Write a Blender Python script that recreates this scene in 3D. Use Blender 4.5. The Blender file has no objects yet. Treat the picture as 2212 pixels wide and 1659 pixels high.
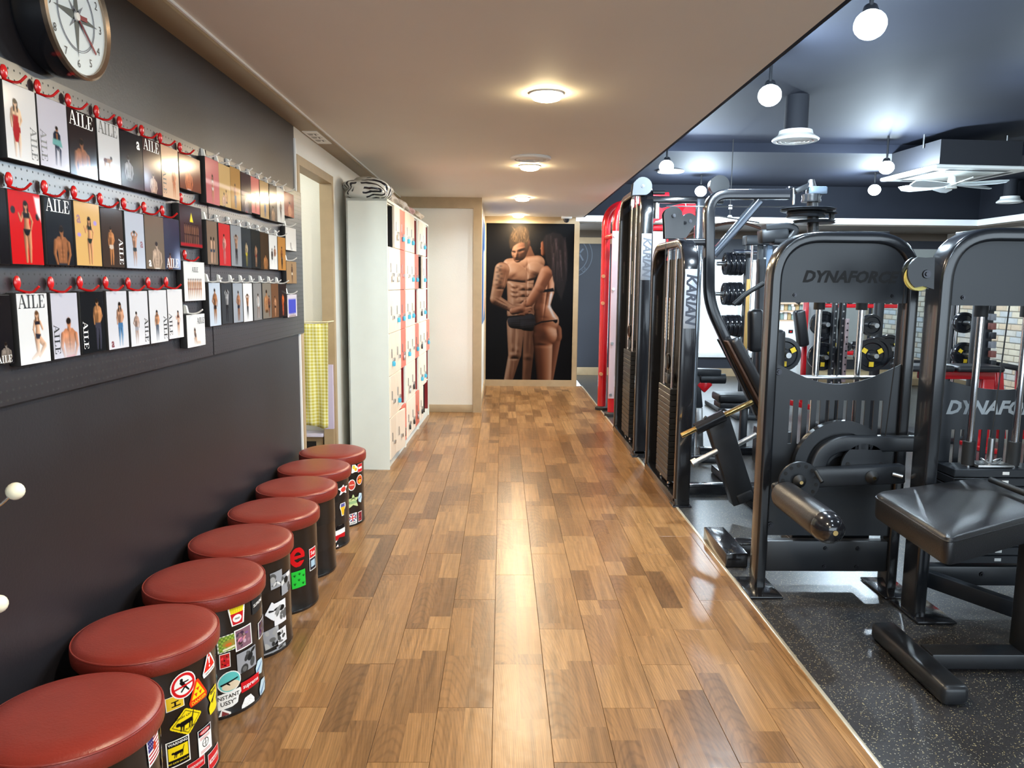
import bpy, bmesh, math, random
import numpy as np
from mathutils import Vector, Matrix

random.seed(7)
SC = bpy.context.scene
COL = SC.collection
PI = math.pi

# ------------------------------------------------------------------ camera
F, CX, CY, EYE = 1640.0, 1106.0, 829.5, 1.42
VP, ROLL = (1085.0, 614.0), 0.010
_dy = Vector(((VP[0]-CX)/F, (VP[1]-CY)/F, 1.0)).normalized()
_dx = Vector((1, ROLL, 0)); _dx = (_dx - _dx.dot(_dy)*_dy).normalized()
_dz = _dx.cross(_dy)
if _dz.y > 0: _dz = -_dz
ORI = Vector((0, 0, EYE))

def ray(px, py):
    c = Vector(((px-CX)/F, (py-CY)/F, 1.0))
    return Vector((_dx.dot(c), _dy.dot(c), _dz.dot(c)))
def onX(px, py, X): r = ray(px, py); return ORI + r*(X/r.x)
def onY(px, py, Y): r = ray(px, py); return ORI + r*(Y/r.y)
def onZ(px, py, Z): r = ray(px, py); return ORI + r*((Z-EYE)/r.z)

cam_d = bpy.data.cameras.new('camera'); cam = bpy.data.objects.new('camera', cam_d); COL.objects.link(cam)
cam_d.sensor_fit = 'HORIZONTAL'; cam_d.sensor_width = 36.0; cam_d.lens = F/2212*36.0
cam_d.clip_start = 0.05; cam_d.clip_end = 200
# camera axes in world: right, up, back
_W = Matrix((_dx, _dy, _dz))           # rows: world axes in camera frame (x right, y down, z forward)
_right, _down, _fwd = (Vector((_W[0][i], _W[1][i], _W[2][i])) for i in range(3))
cam.matrix_world = Matrix(((_right.x, -_down.x, -_fwd.x, 0), (_right.y, -_down.y, -_fwd.y, 0),
                           (_right.z, -_down.z, -_fwd.z, EYE), (0, 0, 0, 1)))
SC.camera = cam

# ------------------------------------------------------------------ world, exposure
world = bpy.data.worlds.new('world'); SC.world = world; world.use_nodes = True
_bg = world.node_tree.nodes['Background']
_bg.inputs[0].default_value = (0.74, 0.88, 1.0, 1); _bg.inputs[1].default_value = 4.4
SC.view_settings.view_transform = 'Standard'; SC.view_settings.look = 'None'
SC.view_settings.exposure = 0.22; SC.view_settings.gamma = 1.0
SC.view_settings.use_curve_mapping = False

WARM = (1.0, 0.83, 0.60); COOL = (0.70, 0.87, 1.0)
def lamp(name, kind, loc, power, color, size=0.1, size_y=None, rot=(0, 0, 0), spread=None, spot=None, blend=0.5):
    d = bpy.data.lights.new(name, kind); d.energy = power; d.color = color
    if kind == 'AREA':
        d.size = size
        if size_y: d.shape = 'RECTANGLE'; d.size_y = size_y
        else: d.shape = 'DISK'
        if spread: d.spread = spread
    else:
        d.shadow_soft_size = size
        if spot: d.spot_size = spot; d.spot_blend = blend
    o = bpy.data.objects.new(name, d); COL.objects.link(o); o.location = loc; o.rotation_euler = rot
    return o
# daylight enters by the shop window behind the camera (an opening in the rear wall) and the window in the far wall
for nm, loc, sx, sy, rot in (('daylight_portal', (3.0, -2.45, 1.45), 7.4, 2.1, (-PI/2, 0, 0)),
                             ('daylight_portal', (3.75, 12.06, 1.09), 1.95, 1.5, (PI/2, 0, 0))):
    po = lamp(nm, 'AREA', loc, 1, (1, 1, 1), sx, sy, rot); po.data.cycles.is_portal = True

# ------------------------------------------------------------------ tagging
def tag(o, label=None, cat=None, group=None, kind=None):
    if label: o['label'] = label
    if cat: o['category'] = cat
    if group: o['group'] = group
    if kind: o['kind'] = kind
    return o
def thing(name, label, cat, loc=(0, 0, 0), group=None):
    o = bpy.data.objects.new(name, None); COL.objects.link(o); o.location = loc; o.empty_display_size = 0.05
    return tag(o, label, cat, group)
def struct(o): o['kind'] = 'structure'; return o

# ------------------------------------------------------------------ materials
def lin(c):
    return tuple((x/12.92 if x <= 0.04045 else ((x+0.055)/1.055)**2.4) for x in c)
def rgb(r, g, b): return lin((r/255, g/255, b/255))
MATS = {}
def mat(name, col, rough=0.5, metal=0.0, noise=0.0, scale=8.0, bump=0.0, bscale=60.0, emit=None, estr=0.0, coat=0.0, alpha=1.0, trans=0.0, spec=0.5):
    if name in MATS: return MATS[name]
    m = bpy.data.materials.new(name); m.use_nodes = True; nt = m.node_tree
    b = nt.nodes['Principled BSDF']
    b.inputs['Base Color'].default_value = (*col, 1); b.inputs['Roughness'].default_value = rough
    b.inputs['Metallic'].default_value = metal; b.inputs['Specular IOR Level'].default_value = spec
    b.inputs['Coat Weight'].default_value = coat; b.inputs['Coat Roughness'].default_value = 0.08
    if alpha < 1: b.inputs['Alpha'].default_value = alpha
    if trans: b.inputs['Transmission Weight'].default_value = trans
    if emit: b.inputs['Emission Color'].default_value = (*emit, 1); b.inputs['Emission Strength'].default_value = estr
    tc = nt.nodes.new('ShaderNodeTexCoord')
    if noise > 0:
        n = nt.nodes.new('ShaderNodeTexNoise'); n.inputs['Scale'].default_value = scale; n.inputs['Detail'].default_value = 5
        nt.links.new(tc.outputs['Object'], n.inputs['Vector'])
        mr = nt.nodes.new('ShaderNodeMapRange'); mr.inputs[1].default_value = 0.3; mr.inputs[2].default_value = 0.7
        mr.inputs[3].default_value = 1-noise; mr.inputs[4].default_value = 1+noise
        nt.links.new(n.outputs['Fac'], mr.inputs[0])
        mx = nt.nodes.new('ShaderNodeMix'); mx.data_type = 'RGBA'; mx.blend_type = 'MULTIPLY'; mx.inputs[0].default_value = 1
        mx.inputs[6].default_value = (*col, 1); nt.links.new(mr.outputs[0], mx.inputs[7])
        nt.links.new(mx.outputs[2], b.inputs['Base Color'])
    if bump > 0:
        n2 = nt.nodes.new('ShaderNodeTexNoise'); n2.inputs['Scale'].default_value = bscale; n2.inputs['Detail'].default_value = 4
        nt.links.new(tc.outputs['Object'], n2.inputs['Vector'])
        bp = nt.nodes.new('ShaderNodeBump'); bp.inputs['Strength'].default_value = bump; bp.inputs['Distance'].default_value = 0.01
        nt.links.new(n2.outputs['Fac'], bp.inputs['Height']); nt.links.new(bp.outputs['Normal'], b.inputs['Normal'])
    MATS[name] = m
    return m
def N(nt, t, **kw):
    n = nt.nodes.new(t)
    for k, v in kw.items(): setattr(n, k, v)
    return n
def math_n(nt, op, a, b=None, c=None):
    n = nt.nodes.new('ShaderNodeMath'); n.operation = op
    for i, v in enumerate((a, b, c)):
        if v is None: continue
        if isinstance(v, (int, float)): n.inputs[i].default_value = v
        else: nt.links.new(v, n.inputs[i])
    return n.outputs[0]

def wood_material():
    m = bpy.data.materials.new('oak_laminate'); m.use_nodes = True; nt = m.node_tree; L = nt.links.new
    b = nt.nodes['Principled BSDF']; tc = N(nt, 'ShaderNodeTexCoord'); oi = N(nt, 'ShaderNodeObjectInfo')
    sp = N(nt, 'ShaderNodeSeparateXYZ'); L(tc.outputs['Object'], sp.inputs[0])
    rnd = oi.outputs['Random']
    side = math_n(nt, 'GREATER_THAN', sp.outputs[0], 0.0)                       # two staves across a board
    off = math_n(nt, 'ADD', math_n(nt, 'MULTIPLY', rnd, 3.7), math_n(nt, 'MULTIPLY', side, 0.37))
    yy = math_n(nt, 'ADD', math_n(nt, 'MULTIPLY', sp.outputs[1], 2.3), math_n(nt, 'MULTIPLY', off, 5.0))
    seg = math_n(nt, 'FLOOR', yy)
    cmb = N(nt, 'ShaderNodeCombineXYZ'); L(seg, cmb.inputs[0]); L(side, cmb.inputs[1]); L(math_n(nt, 'MULTIPLY', rnd, 91.0), cmb.inputs[2])
    wn = N(nt, 'ShaderNodeTexWhiteNoise'); wn.noise_dimensions = '3D'; L(cmb.outputs[0], wn.inputs['Vector'])
    # grain
    mp = N(nt, 'ShaderNodeMapping'); L(tc.outputs['Object'], mp.inputs['Vector']); mp.inputs['Scale'].default_value = (64, 2.6, 1)
    av = N(nt, 'ShaderNodeVectorMath'); av.operation = 'ADD'; L(mp.outputs[0], av.inputs[0])
    sc2 = N(nt, 'ShaderNodeVectorMath'); sc2.operation = 'SCALE'; L(wn.outputs['Color'], sc2.inputs[0]); sc2.inputs['Scale'].default_value = 40
    L(sc2.outputs[0], av.inputs[1])
    g = N(nt, 'ShaderNodeTexNoise'); g.inputs['Scale'].default_value = 1.0; g.inputs['Detail'].default_value = 8; g.inputs['Roughness'].default_value = 0.62; g.inputs['Distortion'].default_value = 0.5
    L(av.outputs[0], g.inputs['Vector'])
    mp2 = N(nt, 'ShaderNodeMapping'); L(tc.outputs['Object'], mp2.inputs['Vector']); mp2.inputs['Scale'].default_value = (11, 1.1, 1)
    av2 = N(nt, 'ShaderNodeVectorMath'); av2.operation = 'ADD'; L(mp2.outputs[0], av2.inputs[0])
    sc3 = N(nt, 'ShaderNodeVectorMath'); sc3.operation = 'SCALE'; L(wn.outputs['Color'], sc3.inputs[0]); sc3.inputs['Scale'].default_value = 2.2; L(sc3.outputs[0], av2.inputs[1])
    w = N(nt, 'ShaderNodeTexWave'); w.wave_type = 'RINGS'; w.rings_direction = 'Z'; w.inputs['Scale'].default_value = 4.5; w.inputs['Distortion'].default_value = 2.2; w.inputs['Detail'].default_value = 2.5
    w.inputs['Detail Scale'].default_value = 1.2
    L(av2.outputs[0], w.inputs['Vector'])
    cr = N(nt, 'ShaderNodeValToRGB'); e = cr.color_ramp.elements
    e[0].position = 0.0; e[0].color = (*rgb(114, 82, 52), 1); e[1].position = 1.0; e[1].color = (*rgb(158, 119, 77), 1)
    k = cr.color_ramp.elements.new(0.45); k.color = (*rgb(139, 101, 63), 1)
    L(wn.outputs['Value'], cr.inputs[0])
    mr = N(nt, 'ShaderNodeMapRange'); mr.inputs[1].default_value = 0.34; mr.inputs[2].default_value = 0.66; mr.inputs[3].default_value = 0.62; mr.inputs[4].default_value = 1.16
    L(g.outputs['Fac'], mr.inputs[0])
    mr2 = N(nt, 'ShaderNodeMapRange'); mr2.inputs[1].default_value = 0.0; mr2.inputs[2].default_value = 0.4; mr2.inputs[3].default_value = 0.66; mr2.inputs[4].default_value = 1.0
    L(w.outputs['Fac'], mr2.inputs[0])
    mx = N(nt, 'ShaderNodeMix', data_type='RGBA', blend_type='MULTIPLY'); mx.inputs[0].default_value = 1; L(cr.outputs[0], mx.inputs[6]); L(mr.outputs[0], mx.inputs[7])
    mx2 = N(nt, 'ShaderNodeMix', data_type='RGBA', blend_type='MULTIPLY'); mx2.inputs[0].default_value = 0.55; L(mx.outputs[2], mx2.inputs[6]); L(mr2.outputs[0], mx2.inputs[7])
    L(mx2.outputs[2], b.inputs['Base Color'])
    b.inputs['Roughness'].default_value = 0.28; b.inputs['Specular IOR Level'].default_value = 0.38
    n2 = N(nt, 'ShaderNodeTexNoise'); n2.inputs['Scale'].default_value = 14; L(tc.outputs['Object'], n2.inputs['Vector'])
    bp = N(nt, 'ShaderNodeBump'); bp.inputs['Strength'].default_value = 0.06; bp.inputs['Distance'].default_value = 0.02
    L(n2.outputs['Fac'], bp.inputs['Height']); L(bp.outputs[0], b.inputs['Normal'])
    MATS['oak'] = m; return m

def rubber_material():
    m = bpy.data.materials.new('speckled_rubber'); m.use_nodes = True; nt = m.node_tree; L = nt.links.new
    b = nt.nodes['Principled BSDF']; tc = N(nt, 'ShaderNodeTexCoord')
    ns = N(nt, 'ShaderNodeTexNoise'); ns.inputs['Scale'].default_value = 30; L(tc.outputs['Object'], ns.inputs['Vector'])
    av = N(nt, 'ShaderNodeMix', data_type='VECTOR'); av.inputs[0].default_value = 0.03; L(tc.outputs['Object'], av.inputs[4]); L(ns.outputs['Color'], av.inputs[5])
    v = N(nt, 'ShaderNodeTexVoronoi'); v.inputs['Scale'].default_value = 170; L(av.outputs[1], v.inputs['Vector'])
    near = math_n(nt, 'LESS_THAN', v.outputs['Distance'], 0.30)
    sep = N(nt, 'ShaderNodeSeparateColor'); L(v.outputs['Color'], sep.inputs[0])
    sel = math_n(nt, 'GREATER_THAN', sep.outputs[0], 0.66)
    msk = math_n(nt, 'MULTIPLY', near, sel)
    cr = N(nt, 'ShaderNodeValToRGB'); cr.color_ramp.elements[0].color = (*rgb(146, 148, 144), 1); cr.color_ramp.elements[1].color = (*rgb(190, 176, 126), 1)
    L(sep.outputs[1], cr.inputs[0])
    n3 = N(nt, 'ShaderNodeTexNoise'); n3.inputs['Scale'].default_value = 1.2; n3.inputs['Detail'].default_value = 6; L(tc.outputs['Object'], n3.inputs['Vector'])
    br = N(nt, 'ShaderNodeValToRGB'); br.color_ramp.elements[0].position = .35; br.color_ramp.elements[0].color = (*rgb(40, 40, 42), 1); br.color_ramp.elements[1].position = .7; br.color_ramp.elements[1].color = (*rgb(60, 60, 63), 1)
    L(n3.outputs['Fac'], br.inputs[0])
    mx = N(nt, 'ShaderNodeMix', data_type='RGBA'); L(msk, mx.inputs[0]); L(br.outputs[0], mx.inputs[6]); L(cr.outputs[0], mx.inputs[7])
    L(mx.outputs[2], b.inputs['Base Color']); b.inputs['Roughness'].default_value = 0.31; b.inputs['Specular IOR Level'].default_value = 0.6
    n4 = N(nt, 'ShaderNodeTexNoise'); n4.inputs['Scale'].default_value = 220; L(tc.outputs['Object'], n4.inputs['Vector'])
    bp = N(nt, 'ShaderNodeBump'); bp.inputs['Strength'].default_value = 0.12; bp.inputs['Distance'].default_value = 0.004
    L(n4.outputs['Fac'], bp.inputs['Height']); L(bp.outputs[0], b.inputs['Normal'])
    MATS['rubber'] = m; return m

def peg_material():
    m = bpy.data.materials.new('perforated_steel'); m.use_nodes = True; nt = m.node_tree; L = nt.links.new
    b = nt.nodes['Principled BSDF']; tc = N(nt, 'ShaderNodeTexCoord'); sp = N(nt, 'ShaderNodeSeparateXYZ'); L(tc.outputs['Object'], sp.inputs[0])
    P = 0.0235
    fy = math_n(nt, 'SUBTRACT', math_n(nt, 'FRACT', math_n(nt, 'DIVIDE', sp.outputs[1], P)), 0.5)
    fz = math_n(nt, 'SUBTRACT', math_n(nt, 'FRACT', math_n(nt, 'DIVIDE', sp.outputs[2], P)), 0.5)
    d = math_n(nt, 'SQRT', math_n(nt, 'ADD', math_n(nt, 'MULTIPLY', fy, fy), math_n(nt, 'MULTIPLY', fz, fz)))
    hole = math_n(nt, 'LESS_THAN', d, 0.125)
    mx = N(nt, 'ShaderNodeMix', data_type='RGBA'); L(hole, mx.inputs[0]); mx.inputs[6].default_value = (*rgb(40, 38, 42), 1); mx.inputs[7].default_value = (0.003, 0.003, 0.003, 1)
    L(mx.outputs[2], b.inputs['Base Color'])
    r = math_n(nt, 'ADD', math_n(nt, 'MULTIPLY', hole, 0.5), 0.30); L(r, b.inputs['Roughness']); b.inputs['Specular IOR Level'].default_value = 0.8
    bp = N(nt, 'ShaderNodeBump'); bp.inputs['Strength'].default_value = 0.6; bp.inputs['Distance'].default_value = 0.003; bp.invert = True
    L(hole, bp.inputs['Height']); L(bp.outputs[0], b.inputs['Normal'])
    MATS['peg'] = m; return m

def stripe_bag_material():
    m = bpy.data.materials.new('striped_plastic'); m.use_nodes = True; nt = m.node_tree; L = nt.links.new
    b = nt.nodes['Principled BSDF']; tc = N(nt, 'ShaderNodeTexCoord')
    w = N(nt, 'ShaderNodeTexWave'); w.wave_type = 'RINGS'; w.inputs['Scale'].default_value = 9.0; w.inputs['Distortion'].default_value = 3.0
    mp = N(nt, 'ShaderNodeMapping'); mp.inputs['Location'].default_value = (0.05, 0.2, -0.06); L(tc.outputs['Object'], mp.inputs[0]); L(mp.outputs[0], w.inputs['Vector'])
    n = N(nt, 'ShaderNodeTexNoise'); n.inputs['Scale'].default_value = 7; L(tc.outputs['Object'], n.inputs['Vector'])
    f = math_n(nt, 'MULTIPLY', math_n(nt, 'GREATER_THAN', w.outputs['Fac'], 0.62), math_n(nt, 'GREATER_THAN', n.outputs['Fac'], 0.47))
    mx = N(nt, 'ShaderNodeMix', data_type='RGBA'); L(f, mx.inputs[0]); mx.inputs[6].default_value = (*rgb(212, 212, 205), 1); mx.inputs[7].default_value = (*rgb(28, 28, 36), 1)
    L(mx.outputs[2], b.inputs['Base Color']); b.inputs['Roughness'].default_value = 0.2
    MATS['stripebag'] = m; return m

def gingham_material():
    m = bpy.data.materials.new('yellow_gingham'); m.use_nodes = True; nt = m.node_tree; L = nt.links.new
    b = nt.nodes['Principled BSDF']; tc = N(nt, 'ShaderNodeTexCoord'); sp = N(nt, 'ShaderNodeSeparateXYZ'); L(tc.outputs['Object'], sp.inputs[0])
    a = math_n(nt, 'GREATER_THAN', math_n(nt, 'FRACT', math_n(nt, 'DIVIDE', sp.outputs[0], 0.024)), 0.5)
    c = math_n(nt, 'GREATER_THAN', math_n(nt, 'FRACT', math_n(nt, 'DIVIDE', sp.outputs[2], 0.024)), 0.5)
    s = math_n(nt, 'MULTIPLY', math_n(nt, 'ADD', a, c), 0.5)
    mx = N(nt, 'ShaderNodeMix', data_type='RGBA'); L(s, mx.inputs[0]); mx.inputs[6].default_value = (*rgb(226, 224, 176), 1); mx.inputs[7].default_value = (*rgb(196, 182, 66), 1)
    L(mx.outputs[2], b.inputs['Base Color']); b.inputs['Roughness'].default_value = 0.85
    MATS['gingham'] = m; return m

def print_material():
    m = bpy.data.materials.new('printed_card'); m.use_nodes = True; nt = m.node_tree
    b = nt.nodes['Principled BSDF']; a = N(nt, 'ShaderNodeVertexColor'); a.layer_name = 'print'
    nt.links.new(a.outputs['Color'], b.inputs['Base Color']); b.inputs['Roughness'].default_value = 0.12; b.inputs['Specular IOR Level'].default_value = 0.07
    MATS['print'] = m
    m2 = m.copy(); m2.name = 'printed_wall_film'; m2.node_tree.nodes['Principled BSDF'].inputs['Roughness'].default_value = 0.5
    MATS['wallprint'] = m2
wood_material(); rubber_material(); peg_material(); stripe_bag_material(); gingham_material(); print_material()

M_WALLDARK = mat('charcoal_wall_paint', rgb(27, 26, 31), 0.42, noise=0.05, scale=3, bump=0.05, bscale=120)
M_WALLWHITE = mat('white_wallpaper', rgb(226, 222, 212), 0.8, noise=0.02, scale=4, bump=0.12, bscale=150)
M_BEIGE = mat('beige_trim', rgb(166, 144, 112), 0.5, noise=0.06, scale=12)
M_BROWN = mat('brown_trim', rgb(146, 126, 98), 0.55, noise=0.04, scale=6)
M_CEIL = mat('ceiling_paint', rgb(224, 218, 208), 0.7, noise=0.015, scale=2)
M_NAVYCEIL = mat('dark_blue_ceiling_paint', rgb(30, 34, 46), 0.75, spec=0.2, noise=0.08, scale=2)
M_FASCIA = mat('dark_fascia_paint', rgb(24, 27, 35), 0.8, spec=0.2, noise=0.06, scale=2)
M_SOFFITG = mat('dark_brown_soffit', rgb(86, 76, 66), 0.7)
M_NAVY = mat('dark_blue_wall_paint', rgb(36, 40, 50), 0.55, noise=0.05, scale=2)
M_WHITE = mat('white_paint', rgb(236, 238, 238), 0.45)
M_BLACKGLOSS = mat('black_gloss_paint', rgb(26, 27, 31), 0.16, noise=0.1, scale=5, coat=0.4)
M_BLACKSATIN = mat('black_satin_paint', rgb(32, 34, 38), 0.34, noise=0.08, scale=9, bump=0.02, bscale=300)
M_PANEL = mat('dark_grey_panel', rgb(31, 34, 39), 0.36, noise=0.06, scale=4, bump=0.02, bscale=300)
M_BLACKMATT = mat('matt_black', rgb(18, 18, 20), 0.7)
M_INK = mat('black_ink', rgb(14, 14, 16), 0.4)
M_WHITEINK = mat('white_ink', rgb(240, 240, 240), 0.4)
M_GREYINK = mat('grey_ink', rgb(110, 116, 128), 0.4)
M_CHROME = mat('chrome', rgb(225, 225, 228), 0.12, 1.0)
M_BOLT = mat('dark_bolt_steel', rgb(70, 70, 74), 0.35, 1.0)
M_ARCH = mat('black_gloss_tube', rgb(26, 28, 32), 0.2, noise=0.08, scale=9, coat=0.3)
M_STEEL = mat('brushed_steel', rgb(190, 190, 190), 0.3, 1.0, noise=0.1, scale=30)
M_REDPAINT = mat('red_gloss_paint', rgb(176, 16, 26), 0.2, noise=0.06, scale=6, coat=0.4)
M_ACRYL = mat('frosted_acrylic', rgb(206, 190, 194), 0.4, alpha=0.55)
M_REDVINYL = mat('red_vinyl', rgb(126, 42, 32), 0.34, noise=0.10, scale=7, bump=0.10, bscale=160)
M_DRUM = mat('black_drum_paint', rgb(24, 22, 22), 0.24, noise=0.15, scale=6, coat=0.2)
M_BLACKVINYL = mat('black_vinyl', rgb(28, 28, 31), 0.33, noise=0.12, scale=10, bump=0.12, bscale=220)
M_RUBBERBLACK = mat('black_rubber', rgb(22, 22, 23), 0.6)
M_REDPLAST = mat('red_plastic', rgb(200, 26, 28), 0.25, coat=0.3)
M_WHITEPLAST = mat('white_plastic', rgb(232, 232, 228), 0.3)
M_CREAM = mat('cream_laminate', rgb(240, 226, 208), 0.35, noise=0.02)
M_CORAL = mat('coral_laminate', rgb(222, 112, 96), 0.35, noise=0.02)
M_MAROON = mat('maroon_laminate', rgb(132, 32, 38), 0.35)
M_LOCKER = mat('pale_grey_laminate', rgb(222, 228, 222), 0.4, noise=0.02)
M_LILAC = mat('lilac_paper', rgb(196, 186, 214), 0.7)
M_BLUEPLAST = mat('light_blue_plastic', rgb(74, 178, 214), 0.3)
M_YELLOW = mat('yellow_paint', rgb(228, 190, 40), 0.4)
M_BRICKW = mat('pale_stone_brick', rgb(226, 216, 196), 0.8, noise=0.12, scale=6, bump=0.35, bscale=40)
M_MORTAR = mat('grey_mortar', rgb(172, 166, 156), 0.9)
M_MIRROR = mat('mirror_glass', rgb(205, 215, 222), 0.03, 1.0)
M_GLASS = mat('window_glass', rgb(235, 245, 250), 0.02, alpha=0.18)
M_WARMLENS = mat('warm_lens', (1, 1, 1), 0.4, emit=(1.0, 0.78, 0.44), estr=110)
M_COOLLENS = mat('cool_lens', (1, 1, 1), 0.4, emit=(0.82, 0.93, 1.0), estr=45)
M_TAN = mat('tan_platform', rgb(196, 172, 128), 0.6, noise=0.05)
M_CLEARBAG = mat('crumpled_clear_plastic', rgb(205, 196, 186), 0.25, noise=0.2, scale=18, alpha=0.75)
M_INNERSHADE = mat('interior_shade', rgb(20, 18, 18), 0.8)  # shade inside open lockers and the cabinet, painted near-black

# ------------------------------------------------------------------ mesh builder
def V(*a): return Vector(a)
def fillet(pts, r, seg=6):
    pts = [Vector(p) for p in pts]; out = [pts[0]]
    for i in range(1, len(pts)-1):
        p, a, b = pts[i], pts[i-1], pts[i+1]
        u = (a-p).normalized(); w = (b-p).normalized(); rr = min(r, (a-p).length*.49, (b-p).length*.49)
        ang = u.angle(w)
        if ang > PI-0.02: out.append(p); continue
        p0, p1 = p+u*rr, p+w*rr
        for k in range(seg+1):
            t = k/seg; out.append(p0*(1-t)**2 + p*2*t*(1-t) + p1*t*t)
    out.append(pts[-1]); return out
def rrect(w, h, r, seg=4):
    out = []
    for cx, cy, a0 in ((w/2-r, h/2-r, 0), (-w/2+r, h/2-r, PI/2), (-w/2+r, -h/2+r, PI), (w/2-r, -h/2+r, 1.5*PI)):
        for k in range(seg+1):
            a = a0+PI/2*k/seg; out.append((cx+r*math.cos(a), cy+r*math.sin(a)))
    return out
def circ(r, n=12): return [(r*math.cos(2*PI*k/n), r*math.sin(2*PI*k/n)) for k in range(n)]

def woff(p):
    v = Vector((0, 0, 0))
    while p is not None: v += p.location; p = p.parent
    return v

class MB:
    def __init__(s): s.bm = bmesh.new()
    def box(s, lo, hi, bev=0.0, seg=2, M=None):
        lo, hi = Vector(lo), Vector(hi); t = bmesh.new(); bmesh.ops.create_cube(t, size=1.0)
        c = (lo+hi)/2; d = hi-lo
        for v in t.verts: v.co = Vector((v.co.x*d.x, v.co.y*d.y, v.co.z*d.z))+c
        if bev > 0: bmesh.ops.bevel(t, geom=t.edges[:], offset=min(bev, min(abs(d.x), abs(d.y), abs(d.z))*.45), segments=seg, affect='EDGES', profile=0.5)
        return s._merge(t, M)
    def _merge(s, t, M=None):
        if M is not None: bmesh.ops.transform(t, matrix=M, verts=t.verts)
        me = bpy.data.meshes.new('t'); t.to_mesh(me); t.free(); s.bm.from_mesh(me); bpy.data.meshes.remove(me); return s
    def obox(s, p0, p1, w, h, up=(0, 0, 1), bev=0.0, seg=2):
        """box bar from p0 to p1; w across, h along up"""
        p0, p1 = Vector(p0), Vector(p1); d = p1-p0; L = d.length; d.normalize(); up = Vector(up)
        side = d.cross(up).normalized(); up2 = side.cross(d).normalized()
        M = Matrix(((side.x, d.x, up2.x, p0.x), (side.y, d.y, up2.y, p0.y), (side.z, d.z, up2.z, p0.z), (0, 0, 0, 1)))
        return s.box((-w/2, 0, -h/2), (w/2, L, h/2), bev, seg, M)
    def sweep(s, path, prof, n=None, closed=False, cap=True):
        path = [Vector(p) for p in path]; m = len(path); rings = []; nv = Vector(n) if n else None
        prev = None
        for i, p in enumerate(path):
            if closed: t = (path[(i+1) % m]-path[i-1])
            else: t = path[min(i+1, m-1)]-path[max(i-1, 0)]
            t = t.normalized()
            if nv is not None: v = (nv-t*nv.dot(t)).normalized()
            else:
                if prev is None:
                    a = Vector((0, 0, 1)) if abs(t.z) < .9 else Vector((1, 0, 0)); v = (a-t*a.dot(t)).normalized()
                else: v = (prev-t*prev.dot(t)).normalized()
                prev = v
            u = t.cross(v)
            rings.append([s.bm.verts.new(p+u*a+v*b) for a, b in prof])
        k = len(prof)
        for i in range(m if closed else m-1):
            A, B = rings[i], rings[(i+1) % m]
            for j in range(k): s.bm.faces.new((A[j], A[(j+1) % k], B[(j+1) % k], B[j]))
        if cap and not closed:
            s.bm.faces.new(rings[0][::-1]); s.bm.faces.new(rings[-1])
        return s
    def tube(s, path, r, seg=12, n=None): return s.sweep(path, circ(r, seg), n)
    def cyl(s, p0, p1, r0, r1=None, seg=16):
        p0, p1 = Vector(p0), Vector(p1); r1 = r0 if r1 is None else r1
        d = (p1-p0).normalized(); a = Vector((0, 0, 1)) if abs(d.z) < .9 else Vector((1, 0, 0)); v = (a-d*a.dot(d)).normalized(); u = d.cross(v)
        A, B = [], []
        for k in range(seg):
            c, q = math.cos(2*PI*k/seg), math.sin(2*PI*k/seg)
            A.append(s.bm.verts.new(p0+(u*c+v*q)*r0)); B.append(s.bm.verts.new(p1+(u*c+v*q)*r1))
        for k in range(seg): s.bm.faces.new((A[k], A[(k+1) % seg], B[(k+1) % seg], B[k]))
        s.bm.faces.new(A[::-1]); s.bm.faces.new(B); return s
    def lathe(s, prof, c=(0, 0, 0), axis='z', seg=32):
        c = Vector(c); rings = []
        def pt(r, h, a):
            x, y = r*math.cos(a), r*math.sin(a)
            return c+{'z': Vector((x, y, h)), 'y': Vector((x, h, y)), 'x': Vector((h, x, y))}[axis]
        for r, h in prof:
            if r < 1e-6: rings.append([s.bm.verts.new(pt(0, h, 0))])
            else: rings.append([s.bm.verts.new(pt(r, h, 2*PI*k/seg)) for k in range(seg)])
        for A, B in zip(rings, rings[1:]):
            for k in range(seg):
                q = [A[k % len(A)], A[(k+1) % len(A)], B[(k+1) % len(B)], B[k % len(B)]]
                q2 = []
                for v in q:
                    if v not in q2: q2.append(v)
                if len(q2) > 2: s.bm.faces.new(q2)
        return s
    def prism(s, pts, axis, a, b):
        f = {'y': lambda p, h: (p[0], h, p[1]), 'x': lambda p, h: (h, p[0], p[1]), 'z': lambda p, h: (p[0], p[1], h)}[axis]
        A = [s.bm.verts.new(f(p, a)) for p in pts]; B = [s.bm.verts.new(f(p, b)) for p in pts]; n = len(pts)
        s.bm.faces.new(A); s.bm.faces.new(B[::-1])
        for k in range(n): s.bm.faces.new((A[k], B[k], B[(k+1) % n], A[(k+1) % n]))
        return s
    def ball(s, c, r, seg=14, sc=(1, 1, 1)):
        t = bmesh.new(); bmesh.ops.create_uvsphere(t, u_segments=seg, v_segments=max(6, seg//2), radius=r)
        for v in t.verts: v.co = Vector((v.co.x*sc[0], v.co.y*sc[1], v.co.z*sc[2]))+Vector(c)
        return s._merge(t)
    def build(s, name, m, parent=None, smooth=True, ang=0.6):
        bmesh.ops.recalc_face_normals(s.bm, faces=s.bm.faces[:])
        me = bpy.data.meshes.new(name)
        bmesh.ops.translate(s.bm, vec=-woff(parent), verts=s.bm.verts)
        s.bm.to_mesh(me); s.bm.free()
        if smooth:
            for p in me.polygons: p.use_smooth = True
            me.set_sharp_from_angle(angle=ang)
        me.materials.append(m); o = bpy.data.objects.new(name, me); COL.objects.link(o)
        if parent is not None: o.parent = parent
        return o
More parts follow.
